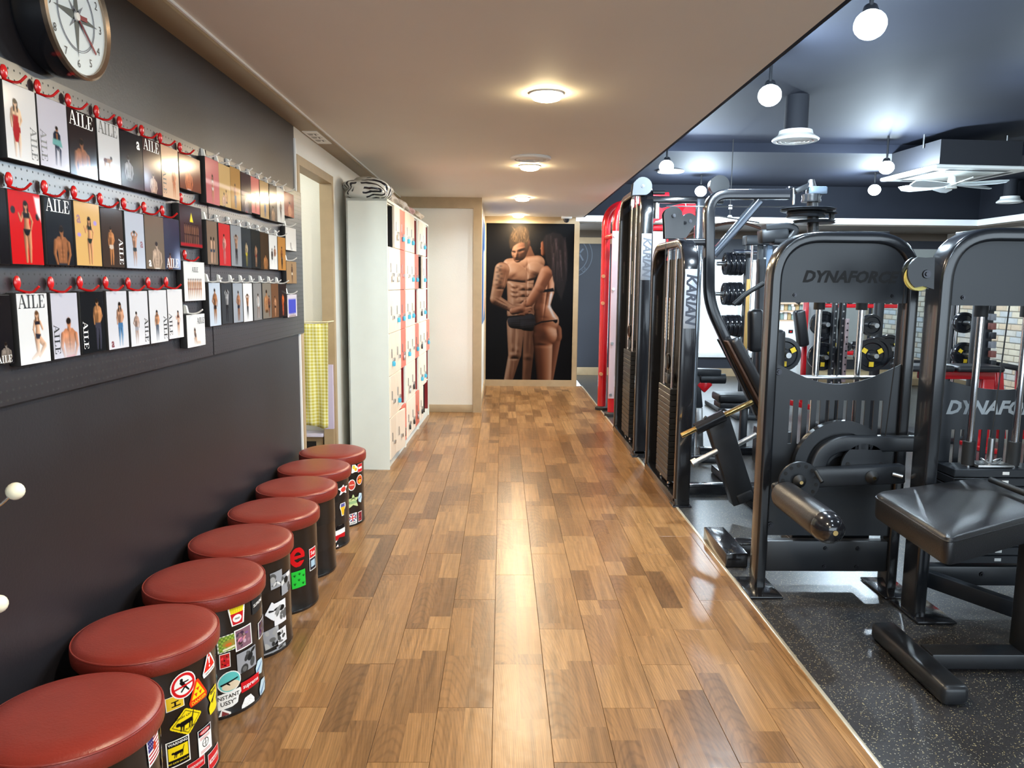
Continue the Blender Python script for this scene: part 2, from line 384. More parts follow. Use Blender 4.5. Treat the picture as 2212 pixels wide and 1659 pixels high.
def centre(o):
    """move a mesh object's origin to the base of its own bounds"""
    co = [v.co for v in o.data.vertices]
    c = Vector(((min(v.x for v in co)+max(v.x for v in co))/2, (min(v.y for v in co)+max(v.y for v in co))/2, min(v.z for v in co)))
    o.data.transform(Matrix.Translation(-c)); o.location = c; return o

def text_mesh(s, size, shear=0.0, ext=0.0, align='CENTER', bold=0.0, space=1.0):
    cu = bpy.data.curves.new('t', 'FONT'); cu.body = s; cu.size = size; cu.shear = shear; cu.extrude = ext; cu.offset = bold*size
    cu.align_x = align; cu.align_y = 'CENTER'; cu.resolution_u = 2; cu.space_character = space
    o = bpy.data.objects.new('t', cu); COL.objects.link(o); dg = bpy.context.evaluated_depsgraph_get()
    me = bpy.data.meshes.new_from_object(o.evaluated_get(dg)); bpy.data.objects.remove(o); bpy.data.curves.remove(cu); return me
def text(name, s, size, origin, right, up, m, parent=None, **kw):
    me = text_mesh(s, size, **kw); right = Vector(right).normalized(); up = Vector(up).normalized(); n = right.cross(up)
    o = Vector(origin)-woff(parent)
    me.transform(Matrix(((right.x, up.x, n.x, o.x), (right.y, up.y, n.y, o.y), (right.z, up.z, n.z, o.z), (0, 0, 0, 1))))
    me.materials.clear(); me.materials.append(m); ob = bpy.data.objects.new(name, me); COL.objects.link(ob)
    if parent is not None: ob.parent = parent
    return ob

# ================================================================== STRUCTURE
WX = -1.22            # left wall plane
ZC = 2.34             # corridor ceiling
XE = 1.135            # edge of the wooden floor
def slab(name, lo, hi, m, parent=None, bev=0.0):
    o = MB().box(lo, hi, bev).build(name, m, parent, smooth=bev > 0)
    if parent is None: struct(o)
    return o

# ---- wooden floor: every laminate board is an object of its own
floor = slab('floor', (-2.6, -2.6, -0.06), (XE, 10.7, -0.012), mat('floor_screed', rgb(70, 52, 34), 0.9))
BW, BL = 0.186, 0.888
def board_mesh(w, l):
    b = MB().box((-w/2+.0006, -l/2+.0006, -0.012), (w/2-.0006, l/2-.0006, 0.0), 0.0008, 1); bmesh.ops.recalc_face_normals(b.bm, faces=b.bm.faces[:])
    me = bpy.data.meshes.new('plank'); b.bm.to_mesh(me); b.bm.free(); me.materials.append(MATS['oak']); return me
BM = board_mesh(BW, BL)
x = -0.02 - 7*BW; row = 0; nplank = 0
while x < XE-0.01:
    x1 = min(x+BW, XE)
    me = BM if abs(x1-x-BW) < 1e-6 else board_mesh(x1-x, BL)
    y = 0.05 - BL + [0.0, 0.58, 0.30][row % 3]*BL + 0.02*(row % 2)
    y = 2.70 - 3*BL + ((row-7) % 3)*0.333*BL
    while y > 0.6: y -= BL
    while y < 10.66:
        yy = y
        if y+BL > 10.66:
            mm = board_mesh(x1-x, 10.66-y); cy = (y+10.66)/2
        else: mm = me; cy = y+BL/2
        if 10.66-y > 0.02:
            o = bpy.data.objects.new('plank', mm); COL.objects.link(o); o.location = ((x+x1)/2, cy, 0.0); o.parent = floor; nplank += 1
        y += BL
    x += BW; row += 1
slab('floor_rubber', (XE, -2.6, -0.06), (8.2, 13.2, -0.002), MATS['rubber'])
o = MB().box((XE-.002, -2.5, -0.01), (XE+.014, 10.66, 0.004), 0.002).build('trim_1', mat('edge_strip_metal', rgb(222, 212, 190), 0.3, 0.6)); struct(o)

# ---- left wall with the doorway
DY0, DY1, DZ = 4.65, 5.50, 2.11
T = 0.075
slab('wall_left', (WX-T, -2.5, 0), (WX, 4.58, 2.318), M_WALLDARK)
w2 = slab('wall_left_white', (WX-T, 4.58, DZ+.055), (WX, 5.555, 2.318), M_WALLWHITE)
slab('wall_panel', (WX-T, 4.58, 0), (WX, 4.595, DZ+.055), M_WALLWHITE, w2)
slab('wall_panel', (WX-T, 5.555, 0), (WX, 8.36, 2.318), M_WALLWHITE, w2)
slab('corner_bead', (WX-.002, 4.572, 0.0), (WX+.010, 4.588, 2.25), M_WHITE, w2)
dr = MB()
fw = 0.055
dr.box((WX-T, DY0-fw, 0), (WX+.012, DY0, DZ+fw)).box((WX-T, DY1, 0), (WX+.012, DY1+fw, DZ+fw)).box((WX-T, DY0, DZ), (WX+.012, DY1, DZ+fw))
struct(dr.build('door_1', M_BEIGE, smooth=False))
# brown band that runs along the top of the left wall
o = MB().box((WX-T, -2.6, 2.318), (-1.105, 8.345, ZC), 0.003).build('trim_2', M_BROWN); struct(o)
o = MB().box((-1.105, -2.6, ZC-.010), (-1.096, 8.345, ZC+.001)).build('trim_3', M_WHITE); struct(o)
# room behind the doorway
slab('wall_store', (-3.2, 5.60, 0), (WX-T-.002, 5.66, 2.34), M_WALLWHITE)
slab('wall_store_side', (-3.3, 4.0, 0), (-3.2, 6.12, 2.34), M_WALLWHITE)
slab('wall_store_front', (-3.2, 3.9, 0), (WX-T-.002, 4.0, 2.34), M_WALLWHITE)
slab('ceiling_store', (-3.3, 3.9, 2.341), (-1.61, 6.12, 2.4), M_CEIL)
t = thing('added_store_light', 'added round lamp lighting the store room behind the doorway, out of view', 'ceiling light', (-1.9, 4.9, 2.28))  # unseen lamp, added to brighten the room behind the doorway
MB().lathe([(.14, 2.34), (.14, 2.30), (.10, 2.285), (0, 2.28)], (-1.9, 4.9, 0), 'z', 28).build('shade', mat('lit_lamp_shade', (1, 1, 1), .5, emit=(.95, 1, .95), estr=4), t)
lamp('store_fill_lamp', 'POINT', (-1.9, 4.9, 2.2), 16, (.93, 1.0, .94), .1)
slab('floor_store', (-3.3, 3.9, -0.05), (-2.6, 6.12, -0.001), M_TAN)

# ---- ceiling of the corridor, dark gym ceiling
slab('ceiling', (-1.6, -2.6, ZC), (1.118, 10.9, ZC+.03), M_CEIL)
slab('soffit_side', (1.10, -2.6, ZC), (1.12, 12.2, 2.9), M_NAVYCEIL)
slab('ceiling_gym', (1.0, -2.6, 2.88), (8.2, 8.0, 2.95), M_NAVYCEIL)
slab('ceiling_gym_step', (1.0, 8.0, 2.79), (8.2, 10.6, 2.95), M_NAVYCEIL)
slab('ceiling_beam', (1.12, 3.0, 2.80), (8.0, 3.35, 2.88), M_NAVYCEIL)
slab('fascia_gym', (1.0, 10.6, 2.30), (6.62, 10.66, 2.95), M_FASCIA)
slab('fascia_gym_side', (6.56, -2.6, 2.30), (6.62, 10.66, 2.95), M_FASCIA)
slab('trim_4', (1.0, 10.585, 2.285), (6.575, 10.67, 2.365), M_WHITE)
slab('trim_5', (6.545, -2.6, 2.285), (6.63, 10.67, 2.365), M_WHITE)
slab('soffit_gym', (1.0, 10.60, 2.265), (8.2, 12.2, 2.30), M_SOFFITG)
slab('soffit_gym_side', (6.56, -2.6, 2.265), (8.2, 10.6, 2.30), M_SOFFITG)

# ---- white wall with beige frame at the end of the lockers
slab('wall_end', (-1.5, 8.37, 0), (-0.237, 8.5, ZC), M_WALLWHITE)
slab('trim_6', (-1.5, 8.345, ZC-.115), (-0.225, 8.37, ZC), M_BEIGE)
slab('trim_7', (-0.317, 8.345, 0), (-0.225, 8.51, ZC-.115), M_BEIGE)
slab('baseboard_end', (-1.5, 8.352, 0), (-0.317, 8.37, 0.085), M_BEIGE, bev=.004)
slab('wall_return', (-0.36, 8.5, 0), (-0.245, 10.66, ZC), M_WALLWHITE)
slab('baseboard_return', (-0.245, 8.51, 0), (-0.23, 10.6, 0.085), M_BEIGE)
# ---- poster wall
PY = 10.62
slab('wall_poster', (-0.36, PY, 0), (1.06, PY+.12, ZC), M_BEIGE)
o = MB().box((-0.245, PY-.03, 0), (1.05, PY, 0.09)).box((0.985, PY-.03, 0.09), (1.05, PY, ZC-.09)).box((-0.245, PY-.03, ZC-.09), (1.05, PY, ZC)).box((-0.245, PY-.03, 0.09), (-0.225, PY, ZC-.09)).build('trim_8', M_BEIGE, smooth=False); struct(o)

# ---- far gym wall
GY = 12.0
gw = slab('wall_gym', (1.0, GY, 0), (2.75, GY+.12, 2.27), M_NAVY)
slab('wall_panel', (2.75, GY, 0), (4.75, GY+.12, 0.34), M_NAVY, gw)
slab('wall_panel', (2.75, GY, 1.84), (4.75, GY+.12, 2.27), M_NAVY, gw)
slab('wall_panel', (4.75, GY, 0), (8.2, GY+.12, 2.27), M_NAVY, gw)
slab('trim_9', (1.0, GY-.02, 2.155), (8.2, GY, 2.265), M_SOFFITG)
slab('trim_10', (1.0, GY-.02, 2.06), (2.2, GY, 2.155), M_BEIGE)
slab('baseboard_gym', (1.0, GY-.02, 0), (8.2, GY, 0.125), M_BEIGE)
wn = MB()
for xx in (2.775, 3.75, 4.725): wn.box((xx-.025, GY+.02, 0.34), (xx+.025, GY+.08, 1.84))
wn.box((2.75, GY+.02, 0.34), (4.75, GY+.08, 0.38)).box((2.75, GY+.02, 1.80), (4.75, GY+.08, 1.84))
wf = struct(wn.build('window_1', M_WHITE, smooth=False))
for xa, xb in ((2.80, 3.725), (3.775, 4.70)):
    MB().box((xa, GY+.045, 0.38), (xb, GY+.051, 1.80)).build('pane', M_GLASS, wf, smooth=False)
slab('window_sill', (2.7, GY-.05, 0.305), (4.8, GY+.02, 0.34), M_WHITE, wf)
# pale buildings across the street, seen through the window
def house(x0, x1, y, z1, m, label):
    t = thing('apartment_building', label, 'building', ((x0+x1)/2, y, -3))
    MB().box((x0, y, -3), (x1, y+2, z1)).build('wall', m, t, smooth=False)
    nx = max(2, int((x1-x0)/1.1))
    for i in range(nx):
        for k in range(2):
            xa = x0+(i+.25)*(x1-x0)/nx
            MB().box((xa, y-.06, z1-1.3-k*1.7), (xa+.5*(x1-x0)/nx, y, z1-.4-k*1.7)).build('window', mat('far_window', rgb(150, 170, 180), 0.2), t, smooth=False)
M_FARW = mat('far_white_render', rgb(235, 238, 240), 0.8); M_FARG = mat('far_grey_render', rgb(190, 205, 208), 0.8)
house(8.2, 10.6, 34, 0.75, M_FARG, 'pale grey building outside the far window, left')
house(10.8, 13.4, 34, 0.25, M_FARW, 'low white building outside the far window, right')

# ---- stone brick wall on the right of the gym: bricks are built one by one
BX = 6.95
bwall = slab('wall_right', (BX, -2.6, 0), (BX+.15, 12.1, 2.27), M_MORTAR)
slab('trim_11', (BX-.03, 9.55, 0), (BX, 9.75, 2.27), M_BROWN)
bm_cache = {}
rb = random.Random(3); nb = 0
brick_m = [mat('stone_brick_%d' % i, c, 0.8, noise=0.1, scale=9, bump=0.3, bscale=50) for i, c in enumerate((rgb(228, 214, 190), rgb(214, 206, 194), rgb(222, 198, 170), rgb(204, 204, 202)))]
for r in range(22):
    z = 0.02+r*0.085; y = 9.78+(0.13 if r % 2 else 0)
    while y < 12.0 and nb < 298:
        L = 0.25; key = rb.randrange(8)
        if key not in bm_cache:
            b = MB().box((-.018, 0, 0), (0.004, L-.012, 0.073), 0.006, 1); bmesh.ops.recalc_face_normals(b.bm, faces=b.bm.faces[:])
            me = bpy.data.meshes.new('brick'); b.bm.to_mesh(me); b.bm.free(); me.materials.append(brick_m[key % 4]); bm_cache[key] = me
        o = bpy.data.objects.new('brick', bm_cache[key]); COL.objects.link(o); o.location = (BX-rb.random()*.006, y, z); o.parent = bwall; nb += 1
        y += L
slab('baseboard_right', (BX-.03, -2.6, 0), (BX-.018, 12, 0.06), M_BROWN)
# ---- rear wall with the wide shop window behind the camera
rw = slab('wall_rear', (-1.4, -2.6, 0), (-0.7, -2.5, 2.95), M_WALLDARK)
slab('wall_panel', (-.7, -2.6, 0), (6.7, -2.5, 0.4), M_NAVY, rw)
slab('wall_panel', (-.7, -2.6, 2.5), (6.7, -2.5, 2.95), M_NAVY, rw)
slab('wall_panel', (6.7, -2.6, 0), (8.2, -2.5, 2.95), M_NAVY, rw)
wn = MB()
for xx in (-.67, .4, 1.33, 2.7, 4.0, 5.3, 6.67): wn.box((xx-.03, -2.58, 0.4), (xx+.03, -2.52, 2.5))
wn.box((-.7, -2.58, 0.4), (6.7, -2.52, 0.45)).box((-.7, -2.58, 2.45), (6.7, -2.52, 2.5))
struct(wn.build('window_2', M_WHITE, smooth=False))

# ================================================================== PRINT PAINTER
class Cv:
    """tiny painter: a grid of colours in 0..1 x 0..asp (y down), used as vertex colours on a printed sheet"""
    def __init__(s, nx, ny, asp, bg):
        s.nx, s.ny, s.asp = nx, ny, asp
        s.X, s.Y = np.meshgrid(np.linspace(0, 1, nx), np.linspace(0, asp, ny)); s.C = np.zeros((ny, nx, 3)); s.C[:] = bg; s.aa = 1.0/nx
        s.A = np.ones((ny, nx))
    def put(s, mask, col):
        m = np.clip(mask, 0, 1)[..., None]; s.C = s.C*(1-m)+np.asarray(col)*m
    def cov(s, d): return np.clip(0.5-d/s.aa, 0, 1)
    def ell(s, cx, cy, rx, ry, col, rot=0):
        c, q = math.cos(rot), math.sin(rot); x = (s.X-cx)*c+(s.Y-cy)*q; y = -(s.X-cx)*q+(s.Y-cy)*c
        d = (np.sqrt((x/rx)**2+(y/ry)**2)-1)*min(rx, ry); s.put(s.cov(d), col); return d
    def cap(s, x0, y0, x1, y1, r0, r1, col, hi=None, lo=None, side=1):
        dx, dy = x1-x0, y1-y0; L2 = dx*dx+dy*dy+1e-9; t = np.clip(((s.X-x0)*dx+(s.Y-y0)*dy)/L2, 0, 1)
        ex, ey = s.X-(x0+t*dx), s.Y-(y0+t*dy); r = r0+(r1-r0)*t; d = np.sqrt(ex*ex+ey*ey)-r; m = s.cov(d)
        c = np.zeros_like(s.C); c[:] = col
        if hi is not None:
            u = np.clip(side*ex/np.maximum(r, 1e-6), -1, 1)[..., None]
            c = np.where(u > 0, c*(1-u)+np.asarray(hi)*u, c*(1+u)-np.asarray(lo)*u)
        s.put(m, c); return d
    def poly(s, pts, col, soft=0.0):
        pts = np.asarray(pts, float); n = len(pts); d = np.full(s.X.shape, 9.0); ins = np.zeros(s.X.shape, bool)
        for i in range(n):
            a, b = pts[i], pts[(i+1) % n]; e = b-a; px, py = s.X-a[0], s.Y-a[1]
            t = np.clip((px*e[0]+py*e[1])/(e@e+1e-12), 0, 1); d = np.minimum(d, np.hypot(px-t*e[0], py-t*e[1]))
            cnd = ((a[1] > s.Y) != (b[1] > s.Y)) & (s.X < (b[0]-a[0])*(s.Y-a[1])/((b[1]-a[1]) if abs(b[1]-a[1]) > 1e-12 else 1e-12)+a[0]); ins ^= cnd
        d = np.where(ins, -d, d); m = np.clip(0.5-d/max(s.aa, soft), 0, 1); s.put(m, col); return d
    def blur(s, n):
        for _ in range(n):
            p = np.pad(s.C, ((1, 1), (1, 1), (0, 0)), 'edge'); s.C = (p[:-2, 1:-1]+p[2:, 1:-1]+p[1:-1, :-2]+p[1:-1, 2:]+2*p[1:-1, 1:-1])/6
    def rect(s, x0, y0, x1, y1, col): s.poly([(x0, y0), (x1, y0), (x1, y1), (x0, y1)], col)
    def glow(s, cx, cy, rx, ry, col, k=1.0):
        s.put(k*np.exp(-(((s.X-cx)/rx)**2+((s.Y-cy)/ry)**2)), col)
    def mottled(s, seed, amp, fx=6, fy=10):
        r = np.random.RandomState(seed); f = np.zeros(s.X.shape)
        for k in range(6):
            f += np.sin(s.X*fx*r.uniform(.4, 2.2)+r.uniform(0, 6))*np.sin(s.Y*fy*r.uniform(.3, 1.6)+r.uniform(0, 6))
        s.C = np.clip(s.C*(1+amp*f[..., None]/2.5), 0, 1)
    def mesh(s, name, fn, m, thr=None):
        """fn(u, v) -> point for u,v in 0..1 (v down)"""
        ny, nx = s.ny, s.nx; co = [fn(i/(nx-1), j/(ny-1)) for j in range(ny) for i in range(nx)]
        fs = []
        for j in range(ny-1):
            for i in range(nx-1):
                if thr is not None and (s.A[j, i]+s.A[j, i+1]+s.A[j+1, i]+s.A[j+1, i+1])/4 < thr: continue
                fs.append((j*nx+i, (j+1)*nx+i, (j+1)*nx+i+1, j*nx+i+1))
        me = bpy.data.meshes.new(name); me.from_pydata([tuple(c) for c in co], [], fs)
        at = me.color_attributes.new('print', 'FLOAT_COLOR', 'POINT')
        c = np.clip(s.C, 0, 1); c = np.where(c <= 0.04045, c/12.92, ((c+0.055)/1.055)**2.4)
        buf = np.ones((ny*nx, 4), np.float32); buf[:, :3] = c.reshape(-1, 3); at.data.foreach_set('color', buf.ravel())
        me.materials.append(m)
        if thr is not None:
            b = bmesh.new(); b.from_mesh(me); bmesh.ops.delete(b, geom=[v for v in b.verts if not v.link_faces], context='VERTS'); b.to_mesh(me); b.free()
        for p in me.polygons: p.use_smooth = True
        return me
def c8(*a): return np.array(a)/255.0

# ---- the large wall print: two posed figures on black, modelled as a shaded relief and printed flat
RAMP_T = np.array([0, .22, .45, .68, .88, 1.0])
def ramp(v, tone):
    cols = np.array([(14, 9, 8), (58, 34, 25), (128, 82, 58), (186, 136, 104), (236, 200, 174), (255, 236, 220)])/255.0*np.array(tone)
    v = np.clip(v, 0, 1); return np.stack([np.interp(v, RAMP_T, cols[:, k]) for k in range(3)], -1)
def poster_canvas():
    S = 630.0; nx, ny = 230, 409
    c = Cv(nx, ny, 1.78, c8(13, 13, 17)); X = c.X*S+155; Y = c.Y*S+290; px = S/(nx-1)
    P = lambda x, y: ((x-155)/S, (y-290)/S)
    c.glow(*P(400, 300), 0.34, 0.26, c8(52, 40, 28), .7)
    def layer(caps, bumps=(), lights=((-.80, -.15, .50, .62), (.88, -.10, .30, .55), (-.1, -.65, .75, .42)), amb=.02, tone=(1, 1, 1), gain=1.0):
        Z = np.full(X.shape, -1e3); M = np.zeros(X.shape)
        for x0, y0, x1, y1, r0, r1, *zo in caps:
            dx, dy = x1-x0, y1-y0; t = np.clip(((X-x0)*dx+(Y-y0)*dy)/(dx*dx+dy*dy+1e-9), 0, 1); r = r0+(r1-r0)*t
            d = np.hypot(X-x0-t*dx, Y-y0-t*dy); z = np.sqrt(np.maximum(r*r-d*d, 0))*.8+(zo[0] if zo else 0)
            z = np.where(d < r, z, -1e3); k = 9.0
            Z = np.where((Z > -900) & (z > -900), np.maximum(Z, z)+np.maximum(k-np.abs(Z-z), 0)**2/(4*k), np.maximum(Z, z)); M = np.maximum(M, np.clip((r-d)/px+.5, 0, 1))
        Z = np.where(Z < -900, 0, Z)
        for x0, y0, rx, ry, a, *ro in bumps:
            q = ro[0] if ro else 0; u = (X-x0)*math.cos(q)+(Y-y0)*math.sin(q); v = -(X-x0)*math.sin(q)+(Y-y0)*math.cos(q); Z = Z+a*np.exp(-(u/rx)**2-(v/ry)**2)
        for _ in range(2):
            p = np.pad(Z, 1, 'edge'); Z = (p[:-2, 1:-1]+p[2:, 1:-1]+p[1:-1, :-2]+p[1:-1, 2:]+2*Z)/6
        gy, gx = np.gradient(Z, px); n = np.sqrt(gx*gx+gy*gy+1); nxn, nyn, nz = -gx/n, -gy/n, 1/n
        sh = np.full(X.shape, amb)
        for lx, ly, lz, w in lights:
            q = math.sqrt(lx*lx+ly*ly+lz*lz); sh += w*np.maximum((nxn*lx+nyn*ly+nz*lz)/q, 0)**1.35
        c.put(M, ramp(sh*gain*.86, tone))
    def poly(p, col, soft=0): c.poly([P(*q) for q in p], col, soft/S)
    # his legs
    layer([(474, 1040, 464, 1245, 44, 39), (464, 1245, 453, 1440, 38, 30)], [(450, 1120, 10, 70, 8), (470, 1130, 6, 70, -8), (462, 1242, 24, 16, 8), (448, 1330, 14, 50, 7)], gain=.72)
    layer([(372, 1000, 367, 1225, 66, 48), (367, 1225, 316, 1440, 46, 31)], [(342, 1110, 18, 85, 14), (396, 1120, 17, 80, 14), (369, 1110, 7, 90, -14), (352, 1180, 14, 25, 8), (388, 1195, 14, 22, 8), (362, 1230, 26, 16, 10), (364, 1258, 26, 7, -10), (330, 1330, 12, 60, 10), (352, 1330, 6, 60, -8)])
    # torso
    layer([(436, 480, 450, 560, 48, 70)], [(420, 540, 8, 40, 8, -.3)], gain=.62)
    layer([(340, 590, 500, 570, 44, 48), (322, 585, 525, 565, 48, 52), (360, 640, 390, 660, 86, 80), (500, 625, 490, 650, 80, 70), (402, 700, 402, 880, 98, 90), (470, 700, 448, 900, 74, 66), (395, 925, 428, 940, 88, 78)],
          [(372, 642, 62, 46, 20), (498, 632, 50, 46, 18), (452, 640, 7, 60, -20), (372, 704, 80, 9, -20, .12), (497, 690, 60, 9, -17, -.18), (330, 545, 60, 9, -6, -.15)]
          + [(x, y, 19, 16, 13) for y in (742, 788, 834, 884) for x in (424, 474)] + [(449, 800, 6, 110, -14)] + [(449, y, 50, 5, -8) for y in (765, 811, 858)]
          + [(350, y, 15, 9, 10, .5) for y in (735, 768, 800)] + [(378, y, 10, 10, -6) for y in (750, 785, 820)] + [(352, 860, 16, 40, 8), (352, 918, 50, 7, -12, .55)])
    # near arm and its tattoo
    layer([(270, 618, 250, 722, 54, 49), (248, 722, 222, 826, 46, 38), (223, 830, 335, 890, 38, 28), (335, 890, 395, 905, 28, 24)], [(248, 690, 22, 52, 14), (284, 690, 7, 60, -10, .15), (262, 755, 26, 7, -8), (270, 850, 40, 6, -7, .5), (262, 600, 30, 30, 8)])
    for k in range(14):
        a = k*2.4; c.glow(*P(246+14*math.cos(a)+(k % 3)*4, 592+k*11), .020, .012, c8(60, 42, 34), .5)
    for k in range(6): c.glow(*P(222+k*16, 848+k*7), .014, .010, c8(40, 28, 24), .6)
    # head
    layer([(412, 430, 390, 500, 58, 54), (392, 500, 380, 535, 50, 30), (452, 425, 454, 440, 13, 13)],
          [(348, 478, 28, 7, 7, .2), (405, 468, 32, 7, 7, -.25), (352, 493, 17, 8, -13), (404, 485, 19, 8, -13, -.2), (371, 510, 9, 24, 15, .15), (366, 530, 14, 8, 8), (380, 549, 22, 4, -9, -.1), (378, 558, 16, 5, 6), (425, 510, 20, 30, -8), (346, 512, 14, 16, 6)],
          lights=((-.75, .1, .5, .55), (.8, -.1, .3, .30), (-.2, -.7, .6, .40)), gain=.95)
    poly([(340, 484), (366, 490), (364, 496), (342, 491)], c8(30, 19, 15), 5); poly([(390, 482), (424, 470), (424, 477), (392, 490)], c8(30, 19, 15), 5)
    poly([(326, 470), (318, 420), (326, 372), (346, 336), (372, 318), (396, 306), (424, 312), (446, 322), (460, 352), (462, 400), (452, 426), (446, 468), (436, 470), (430, 430), (404, 420), (372, 436), (350, 452), (336, 472)], c8(64, 46, 32), 8)
    rr = random.Random(4)
    for k in range(70):
        x0 = rr.uniform(330, 455); y0 = rr.uniform(335, 430); L = rr.uniform(22, 46); a = rr.uniform(-2.3, -.9)
        if ((x0-395)/66)**2+((y0-385)/64)**2 > 1: continue
        q = rr.random(); col = c8(66+50*q, 47+38*q, 32+24*q); c.cap(*P(x0, y0), *P(x0+L*math.cos(a)*.7, max(y0+L*math.sin(a), 312)), 2.6/S, .8/S, col)
    # shorts
    layer([(348, 985, 478, 968, 36, 38), (352, 1000, 430, 1005, 36, 40), (440, 1010, 480, 1012, 42, 44)], [(440, 1030, 30, 40, 12), (405, 1010, 5, 40, -6)]+[(410, 955+k*16, 90, 4, 3, -.08) for k in range(6)], tone=(.34, .46, .66), gain=.8)
    poly([(312, 962), (345, 955), (400, 948), (400, 940), (312, 950)], c8(13, 13, 17), 4)
    # her far leg and hip, near leg, back
    layer([(655, 1050, 660, 1095, 52, 50), (650, 1110, 612, 1440, 52, 34)], [(690, 1060, 14, 50, 6)], tone=(.98, .86, .80), gain=.86, lights=((.9, -.1, .4, .85), (-.4, -.5, .6, .35)))
    layer([(598, 650, 590, 770, 50, 58), (590, 770, 560, 885, 57, 55), (560, 890, 600, 985, 58, 86), (585, 1050, 592, 1085, 84, 82), (570, 1090, 586, 1440, 74, 50)],
          [(590, 800, 5, 120, -9, .12), (560, 780, 22, 60, 8), (618, 780, 14, 60, 6), (600, 1060, 46, 44, 14), (560, 1160, 60, 12, -8), (575, 960, 30, 10, -4)], tone=(1, .88, .80), lights=((.9, -.15, .35, .80), (.1, -.5, .8, .42), (-.8, 0, .4, .20)))
    poly([(616, 790), (630, 770), (637, 790), (620, 862), (646, 930), (664, 966), (640, 950), (606, 880)], c8(246, 222, 206), 14)
    poly([(508, 1006), (560, 984), (676, 970), (674, 990), (662, 998), (642, 982), (560, 994), (510, 1016)], c8(16, 14, 17), 4)
    poly([(545, 764), (640, 744), (648, 768), (552, 778)], c8(18, 16, 20), 5); poly([(500, 690), (524, 650), (520, 700), (498, 745)], c8(16, 14, 16), 8)
    # her arm across him and the hands
    layer([(590, 634, 540, 745, 48, 40), (540, 745, 464, 858, 39, 30)], [(560, 690, 16, 50, 6, .4)], tone=(1, .9, .84), gain=1.02)
    layer([(352, 912, 408, 898, 26, 30), (408, 898, 430, 862, 26, 18), (420, 905, 478, 888, 15, 11), (420, 918, 474, 906, 14, 10), (412, 930, 456, 924, 13, 10), (400, 934, 432, 938, 12, 9), (432, 862, 440, 838, 15, 10)], [(400, 890, 26, 16, 6)], tone=(1, .93, .9))
    # her profile and long hair
    layer([(566, 430, 566, 500, 20, 18), (552, 462, 548, 466, 9, 6)], tone=(1, .86, .78), lights=((-.9, 0, .4, .6), (0, -.3, .8, .2)))
    poly([(560, 408), (578, 372), (630, 350), (690, 362), (728, 420), (742, 520), (738, 640), (724, 740), (700, 835), (668, 765), (640, 690), (626, 620), (604, 592), (584, 548), (574, 480)], c8(44, 35, 34), 9)
    for k in range(90):
        x0 = rr.uniform(585, 735); y0 = rr.uniform(370, 560); y1 = y0+rr.uniform(90, 230); x1 = x0+(x0-640)*.10+rr.uniform(-4, 8)
        if y1 > 830-abs(x1-705)*2.4 or x1 > 742: continue
        q = rr.random()**2; c.cap(*P(x0, y0), *P(x1, y1), 2.0/S, .8/S, c8(48+62*q, 38+46*q, 37+44*q))
    c.glow(*P(395, 320), .12, .09, c8(120, 92, 58), .2)
    c.blur(1); c.C = c.C**1.12*.68*np.array([.93, 1.0, 1.09])
    return c
def fn_y(x0, x1, z1, z0, y): return lambda u, v: (x0+(x1-x0)*u, y, z1+(z0-z1)*v)
pw = thing('wall_print', 'tall framed dark print of two posed bodybuilders on the end wall', 'poster', (0.38, PY-.02, 0.09))
MB().box((-0.225, PY-.018, 0.09), (0.985, PY-.004, ZC-.09)).build('backing', M_BLACKMATT, pw, smooth=False)
me = poster_canvas().mesh('printed_sheet', lambda u, v: (-0.225+1.21*u-pw.location.x, PY-.0195-pw.location.y, ZC-.09+(0.09-ZC+.09)*v-pw.location.z), MATS['wallprint'])
po = bpy.data.objects.new('printed_sheet', me); COL.objects.link(po); po.parent = pw
# bright strip of a second print on the return wall
c = Cv(12, 40, 3.0, c8(70, 120, 170)); c.poly([(0, 0), (1, 0), (.2, 3)], c8(40, 90, 150), .2); c.poly([(1, .4), (1, 2.6), (.35, 3)], c8(214, 168, 150), .2); c.poly([(.5, .9), (.8, .9), (.6, 3)], c8(236, 232, 228), .1)
t = thing('wall_print', 'blue and pink print edge on the narrow return wall', 'poster', (-0.243, 9.4, 0.9))
MB().box((-0.243, 8.75, 0.95), (-0.235, 10.3, 2.2)).build('backing', M_WHITE, t, smooth=False)
me = c.mesh('printed_sheet', lambda u, v: (-0.2345-t.location.x, 8.75+1.55*u-t.location.y, 2.2-1.25*v-t.location.z), MATS['wallprint'])
po = bpy.data.objects.new('printed_sheet', me); COL.objects.link(po); po.parent = t
# emblem painted on the far dark wall
M_EMB = mat('faint_emblem_paint', rgb(78, 86, 98), .6)
t = thing('wall_emblem', 'faint round painted emblem on the dark far gym wall', 'emblem', (1.05, GY-.006, 1.5))
ring = MB()
for R in (0.34, 0.27):
    ring.sweep([(1.06+R*math.cos(a), GY-.003, 1.88+R*math.sin(a)) for a in np.linspace(0, 2*PI, 49)[:-1]], [(-.006, -.002), (.006, -.002), (.006, .002), (-.006, .002)], n=(0, 1, 0), closed=True)
ring.build('ring', M_EMB, t)
text('lettering', 'DE', 0.07, (1.28, GY-.006, 1.66), (0.7, 0, 0.7), (-0.7, 0, 0.7), M_EMB, t)
MB().obox((1.08, GY-.004, 1.78), (1.26, GY-.004, 1.98), .025, .003, up=(0, 1, 0)).obox((1.26, GY-.004, 1.80), (1.14, GY-.004, 2.0), .025, .003, up=(0, 1, 0)).build('symbol', M_EMB, t)

